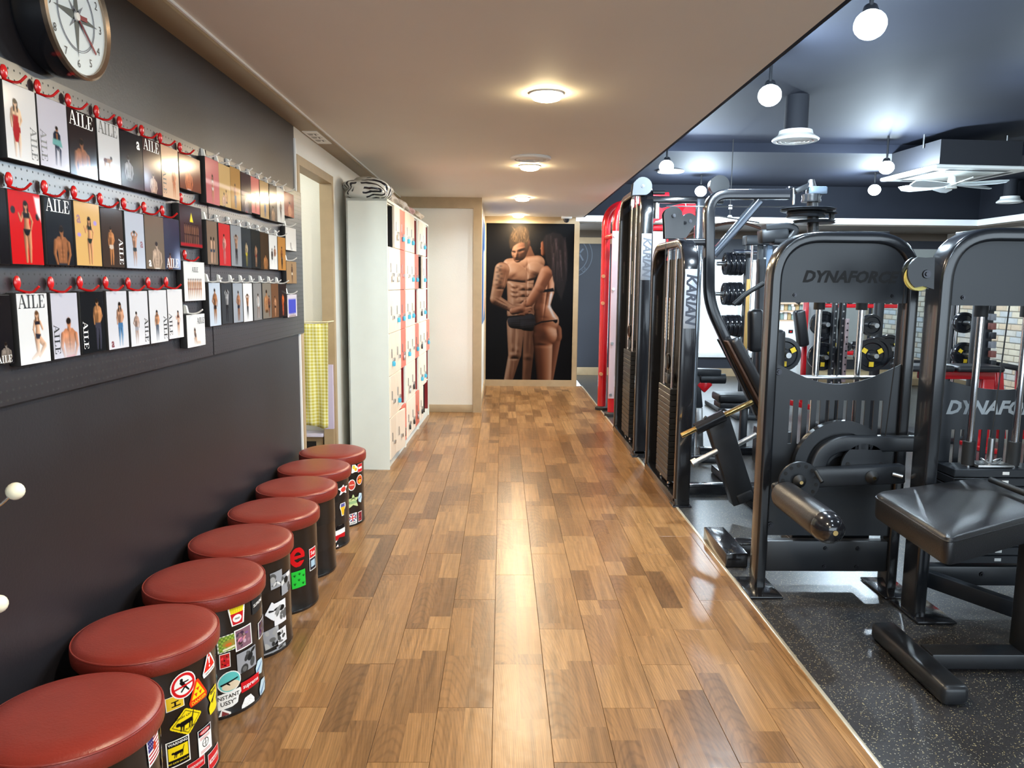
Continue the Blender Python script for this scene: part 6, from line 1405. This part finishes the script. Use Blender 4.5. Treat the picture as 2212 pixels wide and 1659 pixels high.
for x_ in (onY(1782, 1200, 3.43).x, onY(1852, 1200, 3.43).x):
    for zz in (.11, .20): bolt((x_, 3.432, zz), A_, .010)
bolt((ax0+.062, 3.44, 1.035), A_, .016); bolt((ax0+.062, 3.44, .31), A_, .016)
for x_ in (onY(1765, 740, 3.62).x, onY(1856, 740, 3.62).x):
    rod('guide_rod', (x_, 3.62, .15), (x_, 3.62, 1.5), .0145, M_CHROME, A_); MB().cyl((x_, 3.62, 1.315), (x_, 3.62, 1.40), .026, seg=18).build('rod_collar', M_RUBBERBLACK, A_)
rod('cable', (1.61, 3.60, .6), (1.61, 3.60, 1.5), .003, M_RUBBERBLACK, A_, 8)
plates(A_, 1.42, 1.80, 3.55, 3.69, .12, 12, .04, M_BLACKSATIN)
MB().box((1.38, 3.58, .985), (1.82, 3.64, .998), .002).build('top_plate', M_STEEL, A_)
# cam, lever arm, range disc, roller
c = onY(1812, 1008, 3.40)
def cam(cx, cz, r0, r1, y, th, a0, a1, m, nm, par):
    outer = [(cx+r0*math.cos(math.radians(a)), cz+r0*math.sin(math.radians(a))) for a in np.linspace(a0, a1, 28)]; inner = [(cx+r1*math.cos(math.radians(a)), cz+r1*math.sin(math.radians(a))) for a in np.linspace(a1, a0, 28)]
    return MB().prism(outer+inner, 'y', y, y+th).build(nm, m, par, ang=.4)
cam(c.x, c.z, .218, .165, 3.375, .035, 20, 190, M_PANEL, 'cam_rim', A_); cam(c.x, c.z, .170, .05, 3.392, .014, 10, 190, M_BLACKSATIN, 'cam_web', A_)
q = [tuple(onY(*p, 3.37)) for p in ((1762, 1010), (1775, 975), (1815, 955), (1860, 957), (2008, 958))]
MB().sweep(fillet(q, .1, 6), rrect(.072, .05, .01, 3), n=(0, 1, 0)).build('cam_arm', M_PANEL, A_)
cc = onY(1870, 1010, 3.33); cam(cc.x, cc.z, .105, .01, 3.345, .012, 0, 180, M_PANEL, 'half_disc', A_)
for dx in (-.075, .075): MB().cyl((cc.x+dx, 3.343, cc.z+.012), (cc.x+dx, 3.346, cc.z+.012), .010, seg=12).build('disc_hole', M_BLACKMATT, A_)
a, b = onY(1735, 1032, 3.32), onY(1950, 1022, 3.32)
MB().obox(a, b, .06, .085, bev=.010).build('lever_arm', M_PANEL, A_)
rc = onY(1727, 1042, 3.285)
MB().lathe([(0, 0), (.092, 0), (.095, .005), (.092, .012), (0, .012)], (rc.x, 3.285, rc.z), 'y', 36).build('range_disc', M_PANEL, A_)
for k in range(10):
    q_ = math.radians(200-k*26); MB().cyl((rc.x+.076*math.cos(q_), 3.2835, rc.z+.076*math.sin(q_)), (rc.x+.076*math.cos(q_), 3.2855, rc.z+.076*math.sin(q_)), .0085, seg=12).build('disc_hole', M_BLACKMATT, A_)
for p, yy in (((1727, 1040), 3.27), ((1884, 1031), 3.286)):
    k = onY(*p, yy); MB().lathe([(0, -.022), (.010, -.022), (.022, -.010), (.030, .0), (0, 0)], (k.x, yy, k.z), 'y', 20).build('pivot_cap', M_RUBBERBLACK, A_); MB().cyl((k.x, yy-.024, k.z), (k.x, yy-.021, k.z), .008, seg=10).build('pivot_screw', M_BRASS, A_)
a, b = onY(1762, 1018, 3.26), onY(1776, 1042, 3.22); rod('lock_handle', a, b, .009, M_RUBBERBLACK, A_)
a, b = onY(1928, 1024, 3.28), onY(1950, 1030, 3.26); rod('lock_handle', a, b, .009, M_STEEL, A_)
a, b = onY(1668, 1056, 3.31), onY(1728, 1040, 3.31); MB().obox((a.x, 3.31, a.z), (b.x, 3.31, b.z), .035, .05, bev=.02, seg=3).build('roller_link', M_PANEL, A_)
rx, rz = 1.266, .498
MB().lathe([(0, 2.80), (.040, 2.80), (.058, 2.82), (.0635, 2.86), (.0635, 3.26), (.056, 3.285), (0, 3.285)], (rx, 0, rz+.004), 'y', 32).build('roller_pad', M_BLACKVINYL, A_)
MB().lathe([(0, 2.755), (.030, 2.762), (.050, 2.782), (.0605, 2.808), (.0625, 2.835), (.05, 2.84)], (rx, 0, rz+.002), 'y', 32).build('roller_cap', M_BLACKGLOSS, A_)
MB().cyl((rx, 2.752, rz+.002), (rx, 2.76, rz+.002), .010, seg=12).build('roller_screw', M_BRASS, A_)
rod('cable', tuple(onY(1957, 600, 3.30)), tuple(onY(1912, 945, 3.36)), .0025, M_RUBBERBLACK, A_, 8)

B_M = thing('leg_machine', 'black arched leg machine with plain upper shield and visible weight stack at the right edge', 'gym machine', (2.1, 3.2, 0), 'arched leg machines')
bx0, bx1, by0, by1 = 1.79, 2.53, 3.10, 3.22
arch_frame(B_M, bx0, bx1, by0, by1, H_, .054)
shield(B_M, bx0+.05, bx1-.05, 3.120, 1.352, H_-.045, .17)
bolt((bx0+.105, 3.120, 1.385), B_M, .009); bolt((bx1-.105, 3.120, 1.385), B_M, .009)
lower_shield(B_M, 1.935, bx1+.1, 3.40, 1.035, .07, .78, .58, .25, 11, 'DYNAFORCE')
MB().box((bx0-.01, 3.05, 0), (bx0+.16, 3.29, .012), .004).build('base_plate', M_BLACKGLOSS, B_M); MB().box((bx1-.12, 3.05, 0), (bx1+.03, 3.29, .012), .004).build('base_plate', M_BLACKGLOSS, B_M)
for x_ in (onY(2117, 700, 3.30).x, onY(2212, 750, 3.30).x):
    rod('guide_rod', (x_, 3.30, .6), (x_, 3.30, 1.5), .0145, M_CHROME, B_M); MB().cyl((x_, 3.30, 1.30), (x_, 3.30, 1.40), .028, seg=18).build('rod_collar', M_RUBBERBLACK, B_M); MB().cyl((x_, 3.30, .64), (x_, 3.30, .745), .026, seg=18).build('rod_collar', M_RUBBERBLACK, B_M)
sx0, sx1 = onY(2062, 1000, 3.24).x, onY(2270, 1000, 3.24).x
for k in range(11):
    z = .20+k*.0395; p = MB().box((sx0, 3.235, z+.002), (sx1, 3.37, z+.0385), .003, 1).build('weight_plate', M_PANEL, B_M)
    MB().box(((sx0+sx1)/2+.0, 3.2335, z+.014), ((sx0+sx1)/2+.03, 3.2352, z+.028), .002).build('plate_tag', M_WHITEPLAST, p)
MB().box(((sx0+sx1)/2-.10, 3.25, .636), ((sx0+sx1)/2+.06, 3.35, .648), .002).build('stack_top_plate', M_STEEL, B_M)
k = (sx0+sx1)/2-.02; MB().cyl((k, 3.30, .648), (k, 3.30, .76), .013, seg=12).build('stack_bolt', M_STEEL, B_M); rod('cable', (k, 3.30, .76), (k+.03, 3.30, 1.5), .003, M_RUBBERBLACK, B_M, 8)
MB().tube([(k+.045*math.cos(a_), 3.29+.02*math.sin(a_), .662+.01*math.cos(2*a_)) for a_ in np.linspace(0, 2*PI, 17)], .003, 6).build('split_ring', M_STEEL, B_M)
MB().box((bx0+.06, 3.23, .10), (bx1-.05, 3.29, .19), .006).build('cross_rail', M_BLACKSATIN, B_M)
bolt((onY(2120, 1244, 3.23).x, 3.23, .155), B_M, .012); bolt((bx0+.075, 3.23, .16), B_M, .012)
MB().obox((bx0+.10, 3.2, .15), (bx0+.62, 2.78, .05), .05, .07, bev=.006).build('floor_brace', M_BLACKSATIN, B_M)
# half-round pulley cover on the left post
hp = [(onY(a, b, 3.10).x, onY(a, b, 3.10).z) for a, b in [(1992, 557), (2012, 556), (2010, 625), (1988, 618)]+arcpts(1992, 590, 38, 125, 245, 10)]
for yq in (3.075, 3.115): MB().prism(hp, 'y', yq, yq+.010).build('pulley_cover', M_PANEL, B_M, smooth=False)
kc = onY(1991, 592, 3.07); MB().lathe([(0, 3.087), (.050, 3.087), (.055, 3.09), (.045, 3.10), (.055, 3.11), (.050, 3.113), (0, 3.113)], (kc.x+.004, 0, kc.z-.012), 'y', 24).build('pulley', mat('pale_yellow_nylon', rgb(222, 214, 130), .5), B_M)
bolt((onY(2003, 589, 3.07).x, 3.075, kc.z), B_M, .018)

# ---- bench seat and T-foot in the right foreground
bs = thing('bench_seat', 'black vinyl bench seat on a T-shaped black floor stand in the right foreground', 'bench', (1.95, 2.7, 0))
zt = .605
pts = [onZ(1886, 1062, zt), onZ(2050, 1162, zt), onZ(2330, 1088, zt), onZ(2112, 1030, zt)]
b = MB(); n = len(pts)
base = [(p.x, p.y) for p in pts]
cxm = sum(p[0] for p in base)/4; cym = sum(p[1] for p in base)/4
def rnd_poly(poly, r):
    f = fillet([(*poly[-1], 0)]+[(*p, 0) for p in poly]+[(*poly[0], 0), (*poly[1], 0)], r, 6); m_ = len(f)
    out = []
    # keep one full turn of rounded corners
    k = len(poly); seg = 7
    return [(p.x, p.y) for p in f[1:1+k*seg]]
rp = rnd_poly(base, .045); rings = []
for sc, z in ((.93, zt-.105), (.985, zt-.10), (1.0, zt-.085), (1.0, zt-.025), (.985, zt-.008), (.95, zt), (.5, zt+.004)):
    rings.append([b.bm.verts.new((cxm+(x_-cxm)*sc, cym+(y_-cym)*sc, z)) for x_, y_ in rp])
for A0, B0 in zip(rings, rings[1:]):
    for k in range(len(rp)): b.bm.faces.new((A0[k], A0[(k+1) % len(rp)], B0[(k+1) % len(rp)], B0[k]))
b.bm.faces.new(rings[0][::-1]); b.bm.faces.new(rings[-1]); b.build('seat_pad', M_BLACKVINYL, bs, ang=.7)
sw = MB(); sw.sweep([(cxm+(x_-cxm)*1.0, cym+(y_-cym)*1.0, zt-.018) for x_, y_ in rp], circ(.003, 6), n=(0, 0, 1), closed=True); sw.build('piping', M_BLACKVINYL, bs)
MB().prism([(cxm+(x_-cxm)*.8, cym+(y_-cym)*.8) for x_, y_ in base], 'z', zt-.125, zt-.10).build('seat_board', M_BLACKMATT, bs, smooth=False)
MB().box((1.515, 2.41, .0), (1.612, 2.93, .075), .022, 3).build('floor_foot', M_BLACKSATIN, bs)
MB().box((1.61, 2.645, .012), (2.45, 2.735, .072), .008).build('floor_beam', M_BLACKSATIN, bs)
MB().box((1.955, 2.64, .07), (2.035, 2.74, zt-.11), .008).build('seat_post', M_BLACKSATIN, bs)
MB().box((2.05, 2.42, 0), (2.12, 2.60, .03), .008).build('rubber_stop', M_RUBBERBLACK, bs)
q0, q1 = onZ(2140, 1036, zt+.03), onZ(2230, 1072, zt+.03); rod('side_handle', q0, q1, .012, M_RUBBERBLACK, bs)

# ================================================================== FAR GYM
def disc_plate(par, c, r, th, ax, m=M_BLACKGLOSS, yellow=False, nm='weight_disc'):
    MB().lathe([(.02, -th/2), (r*.30, -th/2), (r*.34, -th*.3), (r*.72, -th*.3), (r*.78, -th/2), (r*.98, -th/2), (r, -th*.3), (r, th*.3), (r*.98, th/2), (r*.78, th/2), (r*.72, th*.3), (r*.34, th*.3), (r*.30, th/2), (.02, th/2)], c, ax, 28).build(nm, m, par)
    if yellow:
        for k in range(3):
            a = k*2*PI/3+.5; cx_, cz_ = c[0]+r*.55*math.cos(a), c[2]+r*.55*math.sin(a)
            MB().obox((cx_-r*.14*math.sin(a), c[1]-th*.5-.004, cz_+r*.14*math.cos(a)), (cx_+r*.14*math.sin(a), c[1]-th*.5-.004, cz_-r*.14*math.cos(a)), .006, r*.30, up=(math.cos(a), 0, math.sin(a))).build('yellow_inset', M_YELLOW, par)
# plate tree left of the far window
RY = 8.8
pr = thing('plate_rack', 'black upright plate rack in front of the bright window', 'weight rack', (2.95, RY, 0))
px_ = onY(1612, 640, RY).x
MB().box((px_-.035, RY-.04, 0), (px_+.035, RY+.04, 1.95), .008).build('post', M_BLACKSATIN, pr); MB().box((px_-.35, RY-.3, 0), (px_+.35, RY+.3, .05), .01).build('base', M_BLACKSATIN, pr)
for py, n_ in ((570, 4), (635, 4), (705, 4)):
    z = onY(1590, py, RY).z; rod('peg', (px_-.36, RY, z), (px_, RY, z), .024, M_STEEL, pr)
    for k in range(n_): disc_plate(pr, (px_-.09-k*.052, RY, z), .135 if k < 3 else .13, .045, 'x')
z = onY(1600, 545, RY).z; rod('bar_sleeve', (onY(1578, 545, RY).x, RY-.1, z), (onY(1628, 545, RY).x, RY-.1, z), .026, M_CHROME, pr)
# cable column next to it: rods with hole rail
cc_ = thing('cable_column', 'grey and black cable column with hole rail behind the chest machine', 'gym machine', (3.1, 8.2, 0))
xq = onY(1632, 640, 8.2).x; MB().box((xq, 8.17, 0), (xq+.05, 8.23, 1.95), .006).build('column', M_BLACKSATIN, cc_); MB().box((xq+.09, 8.17, 0), (xq+.15, 8.23, 1.95), .006).build('column', mat('blue_grey_tube', rgb(96, 112, 132), .3, .3), cc_)
rod('guide_rod', (xq-.06, 8.2, .1), (xq-.06, 8.2, 1.9), .014, M_CHROME, cc_); MB().box((xq-.15, 8.12, 1.86), (xq+.25, 8.28, 1.96), .01).build('head', M_BLACKSATIN, cc_); MB().box((xq-.2, 8.0, 0), (xq+.3, 8.5, .05), .01).build('base', M_BLACKSATIN, cc_)
MB().box((xq-.105, 8.17, .75), (xq-.075, 8.2, 1.5), .002).build('wooden_rod', mat('pale_wood_rod', rgb(200, 160, 90), .6), cc_)
for k in range(18): MB().cyl((xq+.07, 8.19, .7+k*.06), (xq+.07, 8.165, .7+k*.06), .012, seg=8).build('rail_hole', M_STEEL, cc_)
# lat bar hanging by a cable above
lb = thing('lat_bar', 'bent copper-toned pull-down bar hanging on a cable under the ceiling', 'bar', (2.35, 7.8, 2.2))
q = [tuple(onY(*p, 7.8)) for p in ((1478, 513), (1520, 494), (1570, 481), (1610, 482), (1640, 492), (1660, 500))]
MB().tube(fillet(q, .1), .015, 10).build('bar', mat('copper_toned_chrome', rgb(196, 150, 130), .2, 1.0), lb)
a = onY(1576, 478, 7.8); MB().tube([(a.x, 7.8, a.z), (a.x, 7.8, a.z+.17), (a.x, 7.8, 2.88)], .005, 6).build('cable', M_BLACKMATT, lb)
MB().prism([(a.x-.04, a.z), (a.x+.05, a.z), (a.x+.01, a.z+.06), (a.x-.01, a.z+.06)], 'y', 7.78, 7.82).build('hanger', M_STEEL, lb); MB().cyl((a.x, 7.8, a.z+.12), (a.x, 7.8, a.z+.16), .018, seg=10).build('carabiner', M_STEEL, lb)
# power rack: two perforated uprights and plates with yellow insets
PRY = 7.4
pk = thing('power_rack', 'black power rack with perforated uprights seen through the leg machine', 'weight rack', (3.3, PRY, 0))
for pa_, pb_ in ((1797, 1806), (1812, 1824)):
    x0_, x1_ = onY(pa_, 740, PRY).x, onY(pb_, 740, PRY).x; u_ = MB().box((x0_, PRY, 0), (x1_, PRY+.06, 1.95), .004).build('upright', M_BLACKSATIN, pk)
    for k in range(14): MB().cyl(((x0_+x1_)/2, PRY-.001, .35+k*.07), ((x0_+x1_)/2, PRY+.002, .35+k*.07), .009, seg=8).build('upright_hole', M_STEEL, u_)
x0_, x1_ = onY(1825, 740, PRY-.05).x, onY(1832, 740, PRY-.05).x; u_ = MB().box((x0_, PRY-.05, .50), (x1_, PRY-.02, 1.12), .003).build('hole_rail', mat('pinkish_steel_rail', rgb(168, 148, 150), .4, .5), pk)
for k in range(9): MB().cyl(((x0_+x1_)/2, PRY-.052, .54+k*.067), ((x0_+x1_)/2, PRY-.048, .54+k*.067), .009, seg=8).build('rail_hole', M_INK, u_)
for pa_, pb_ in ((1890, 1905),):
    x0_, x1_ = onY(pa_, 740, PRY).x, onY(pb_, 740, PRY).x; MB().box((x0_, PRY, 0), (x1_, PRY+.08, 1.95), .004).build('upright', M_BLACKSATIN, pk)
MB().box((onY(1797, 740, PRY).x, PRY, 1.90), (onY(1905, 740, PRY).x, PRY+.06, 1.96), .004).build('top_bar', M_BLACKSATIN, pk); MB().box((onY(1790, 740, PRY).x, PRY-.1, 0), (onY(1912, 740, PRY).x, PRY+.3, .05), .004).build('base', M_BLACKSATIN, pk)
def loose(px, py, Y, r, lab, yellow=True, ax='y', th=.06):
    c = onY(px, py, Y); t = thing('weight_disc', lab, 'weight plate', (c.x, Y, c.z-r), 'weight plates on the racks'); disc_plate(t, tuple(c), r, th, ax, yellow=yellow, nm='disc'); MB().cyl(c-Vector((0, .12, 0)), c+Vector((0, .10, 0)), .022, seg=12).build('sleeve', M_STEEL, t)
loose(1880, 767, 6.9, .15, 'black plate with yellow insets low on the power rack'); loose(1890, 762, 7.05, .15, 'second black plate behind the yellow-inset plate', False)
loose(1881, 702, 6.95, .10, 'plain black plate higher on the power rack', False); loose(1775, 770, 7.5, .14, 'black plate with yellow insets beside the left guide rod'); loose(1778, 700, 7.5, .13, 'plain black plate beside the left guide rod', False)
loose(1787, 752, 8.4, .14, 'far black plate with yellow inset between the guide rods'); loose(1918, 752, 7.6, .14, 'black plate with yellow insets behind the right post'); loose(1692, 765, 6.0, .135, 'black plate half hidden by the left post', True)
loose(2082, 697, 7.2, .10, 'plain black plate seen above the red bench', False); loose(2082, 765, 7.2, .115, 'black plate with yellow mark above the red bench', True)
# smith rack post behind the right machine
sk_ = thing('cable_tower', 'black perforated cable tower in front of the stone wall', 'gym machine', (4.2, 6.9, 0))
for pa_, pb_, Y in ((2104, 2118, 6.9), (2056, 2068, 7.3), (2122, 2142, 6.95)):
    x0_, x1_ = onY(pa_, 740, Y).x, onY(pb_, 740, Y).x; MB().box((x0_, Y, 0), (x1_, Y+.07, 1.95), .004).build('upright', M_BLACKSATIN, sk_)
rod('guide_rod', (onY(2066, 700, 7.25).x, 7.25, .4), (onY(2066, 700, 7.25).x, 7.25, 1.95), .012, M_CHROME, sk_)
for k in range(7):
    c = onY(2145, 665+k*20, 6.9); MB().box((c.x-.03, 6.88, c.z-.03), (c.x+.02, 6.93, c.z+.03), .004).build('hook_block', (M_BLACKSATIN, mat('grey_block', rgb(120, 120, 124), .5), mat('rust_block', rgb(120, 70, 62), .5))[k % 3], sk_)
MB().box((3.95, 6.85, 0), (4.42, 7.45, .05), .01).build('base', M_BLACKSATIN, sk_); MB().box((onY(2056, 700, 7.3).x, 6.9, 1.9), (onY(2142, 700, 6.95).x, 7.37, 1.96), .01).build('top_frame', M_BLACKSATIN, sk_)
# red flat bench and inclined red bench
BY = 6.6
rbn = thing('flat_bench', 'red-framed bench with black pads in front of the stone wall', 'bench', (onY(2060, 800, BY).x, BY, 0))
xa, xb = onY(1986, 800, BY).x, onY(2145, 800, BY).x; zz = onY(2060, 806, BY).z
MB().box((xa, BY-.04, zz-.05), (xb, BY+.04, zz+.02), .006).build('rail', M_REDPAINT, rbn); MB().box((xa-.2, BY-.14, zz+.022), (xa+.24, BY+.14, zz+.075), .02, 3).build('seat_pad', M_BLACKVINYL, rbn); MB().box((xa+.26, BY-.14, zz+.022), (xb+.02, BY+.14, zz+.075), .02, 3).build('back_pad', M_BLACKVINYL, rbn)
for x_ in (xa+.05, xb-.1): MB().box((x_, BY-.035, 0), (x_+.10, BY+.035, zz-.045), .006).build('leg', M_REDPAINT, rbn); MB().box((x_-.02, BY-.2, 0), (x_+.1, BY+.2, .04), .006).build('foot', M_REDPAINT, rbn)
rb2 = thing('incline_bench', 'inclined black-padded red bench beside the stone wall', 'bench', (onY(2170, 800, 7.0).x, 7.0, 0))
MB().obox(tuple(onY(2140, 785, 7.0)), tuple(onY(2218, 799, 7.0)), .25, .05, bev=.015).build('pad', M_BLACKVINYL, rb2)
MB().obox(tuple(onY(2155, 795, 7.0)), (onY(2172, 830, 7.0).x, 7.0, .02), .08, .06, bev=.006).build('leg', M_REDPAINT, rb2); MB().obox(tuple(onY(2205, 800, 7.0)), (onY(2212, 830, 7.0).x, 7.0, .02), .08, .06, bev=.006).build('leg', M_REDPAINT, rb2)
# shelf unit, white box, hanging pads, platform at the back
SY = 11.2
sh = thing('shelf_unit', 'white shelf unit with bottles and boxes at the back of the gym', 'shelf', (onY(1700, 700, SY).x, SY, 0))
xa, xb = onY(1672, 700, SY).x, onY(1735, 700, SY).x
for py in (655, 672, 692, 712): z = onY(1700, py, SY).z; MB().box((xa, SY-.15, z-.012), (xb, SY+.15, z+.012)).build('board', mat('pale_wood_shelf', rgb(222, 190, 160), .6), sh, smooth=False)
for x_ in (xa, xb): MB().box((x_-.015, SY-.15, 0), (x_+.015, SY+.15, 1.35)).build('side', M_WHITE, sh, smooth=False)
rsx = random.Random(5)
for k in range(12):
    zb = onY(1700, (672, 692)[k % 2], SY).z+.012; x_ = xa+.05+(k//2)*(xb-xa-.1)/6; hh = .06+.05*rsx.random(); o = MB().box((x_, SY-.1, zb), (x_+.05, SY, zb+hh), .01).build('storage_box', (M_WHITEPLAST, mat('grey_green_box', rgb(150, 170, 164), .5), mat('kraft_box', rgb(196, 168, 120), .7))[k % 3]); tag(centre(o), '%s small box on the %s shelf of the white unit, %s from its left' % (('white', 'grey-green', 'kraft')[k % 3], ('upper', 'lower')[k % 2], words[k//2]), 'box', 'boxes on the white shelf')
wb = thing('white_cabinet', 'white upright cabinet with a small dark logo at the back of the gym', 'cabinet', (onY(1712, 740, 10).x, 10, 0))
xa, xb = onY(1690, 740, 10).x, onY(1720, 740, 10).x; MB().box((xa, 10, 0), (xb+.02, 10.35, onY(1700, 703, 10).z), .01).build('body', M_WHITE, wb); c = onY(1708, 716, 10); MB().box((c.x-.03, 9.996, c.z-.022), (c.x+.03, 10.0, c.z+.022)).build('logo_plate', M_INK, wb, smooth=False); MB().box((c.x-.012, 9.994, c.z-.012), (c.x+.012, 9.9965, c.z+.006)).build('logo_mark', M_REDPLAST, wb, smooth=False)
hb_ = thing('padded_station', 'tall dark padded gym station with red frame seen through the leg machine', 'gym machine', (onY(1735, 720, 8.6).x, 8.6, 0))
a, b = onY(1725, 670, 8.6), onY(1735, 748, 8.6); MB().obox(tuple(b), tuple(a), .12, .12, up=(0, 1, 0), bev=.03, seg=3).build('upright_pad', M_BLACKVINYL, hb_); MB().obox((a.x+.12, 8.65, .05), (a.x+.10, 8.65, 1.35), .05, .05, up=(0, 1, 0), bev=.006).build('red_post', M_REDPAINT, hb_)
MB().obox((a.x-.3, 8.6, .16), (a.x+.2, 8.6, .05), .06, .06, bev=.006).build('red_foot', M_REDPAINT, hb_); MB().cyl(onY(1722, 655, 8.4), onY(1732, 640, 8.4), .03, seg=12).build('grip', M_RUBBERBLACK, hb_); MB().cyl((a.x-.25, 8.5, .52), (a.x, 8.55, .56), .018, seg=10).build('side_bar', M_STEEL, hb_)
hb2 = thing('padded_station', 'dark padded station beside the chest machine column', 'gym machine', (onY(1672, 740, 6.2).x, 6.2, 0)); a, b = onY(1678, 712, 5.9), onY(1678, 800, 5.9); MB().obox((b.x, 5.9, .3), tuple(a), .12, .10, up=(0, 1, 0), bev=.03, seg=3).build('pad', M_BLACKVINYL, hb2); MB().box((b.x-.1, 5.8, 0), (b.x+.12, 6.1, .30), .02).build('base', M_BLACKSATIN, hb2)
pl = thing('lifting_platform', 'low tan wooden platform along the far gym wall', 'platform', (5.2, 11.4, 0)); MB().box((4.5, 11.0, 0), (6.6, 11.9, .11), .006).build('deck', M_TAN, pl); MB().box((4.5, 10.985, .005), (6.6, 11.0, .10)).build('edge_board', M_BEIGE, pl, smooth=False)
# red stepped rack with dumbbells behind
dr_ = thing('dumbbell_rack', 'red rack of dumbbells at the back wall', 'weight rack', (onY(1865, 720, 10.2).x, 10.2, 0)); xa, xb = onY(1760, 720, 10.2).x, onY(1960, 720, 10.2).x
for z in (.55, 1.18): MB().obox((xa, 10.2, z), (xb, 10.2, z), .25, .05, bev=.006).build('shelf_rail', M_REDPAINT, dr_)
for x_ in (xa, xb): MB().box((x_-.03, 10.05, 0), (x_+.03, 10.4, 1.25), .006).build('upright', M_BLACKSATIN, dr_)
nd = 0
for z in (.575, 1.205):
    for k in range(5):
        x_ = xa+.2+k*(xb-xa-.35)/4.5; t = thing('dumbbell', 'black dumbbell on the %s tier of the red rack, %s from its left' % ('lower' if z < 1 else 'upper', words[k]), 'dumbbell', (x_, 10.2, z), 'dumbbells on the red rack')
        MB().cyl((x_, 10.08, z+.06), (x_, 10.32, z+.06), .016, seg=10).build('grip', M_CHROME, t)
        for dy in (-.12, .08): MB().cyl((x_, 10.2+dy, z+.06), (x_, 10.24+dy, z+.06), .06, seg=14).build('head', M_BLACKGLOSS, t)
# mirrors on the far wall
for x0_, x1_ in ((4.80, 5.80), (5.84, 6.9)):
    t = thing('wall_mirror', 'large wall mirror on the far gym wall, %s' % ('left of two' if x0_ < 5 else 'right of two'), 'mirror', ((x0_+x1_)/2, GY-.01, .3), 'gym wall mirrors'); MB().box((x0_, GY-.016, .3), (x1_, GY-.006, 2.03)).build('glass', M_MIRROR, t, smooth=False); MB().box((x0_-.015, GY-.02, .285), (x1_+.015, GY-.017+.012, .3)).build('ledge', M_STEEL, t, smooth=False)
# small adjustable bench parts behind the nearer tower
ab = thing('abdominal_bench', 'black bench frame with red bracket and short pad behind the chest machine', 'gym machine', (2.0, 6.6, 0))
def P6(px, py, Y=6.6): return tuple(onY(px, py, Y))
MB().obox(P6(1492, 802), P6(1556, 805), .08, .06, bev=.01).build('top_bar', M_BLACKSATIN, ab); MB().cyl(P6(1512, 818), P6(1566, 818), .045, seg=16).build('roller', M_BLACKVINYL, ab); MB().obox(P6(1503, 810), P6(1510, 880), .05, .06, up=(1, 0, 0), bev=.008).build('post', M_BLACKSATIN, ab)
MB().obox(P6(1512, 840), P6(1530, 822), .06, .10, bev=.012).build('red_bracket', M_REDPAINT, ab); MB().obox(P6(1509, 880), (onY(1512, 930, 6.6).x, 6.6, .0), .06, .06, up=(1, 0, 0), bev=.006).build('lower_post', M_STEEL, ab)
MB().box(Vector(P6(1546, 866))+Vector((0, -.1, 0)), Vector(P6(1620, 850))+Vector((0, .15, 0)), .02, 3).build('short_pad', M_BLACKVINYL, ab); MB().box(Vector(P6(1550, 880))+Vector((0, -.08, 0)), Vector(P6(1620, 868))+Vector((0, .13, 0)), .01).build('pad_support', M_BLACKSATIN, ab)
MB().box((onY(1495, 920, 6.6).x, 6.3, 0), (onY(1640, 920, 6.6).x, 6.38, .06), .008).build('floor_rail', M_BLACKGLOSS, ab)
MB().box((onY(1600, 880, 6.6).x, 6.57, 0), (onY(1600, 880, 6.6).x+.06, 6.63, P6(1600, 878)[2]), .008).build('pad_post', M_BLACKSATIN, ab)
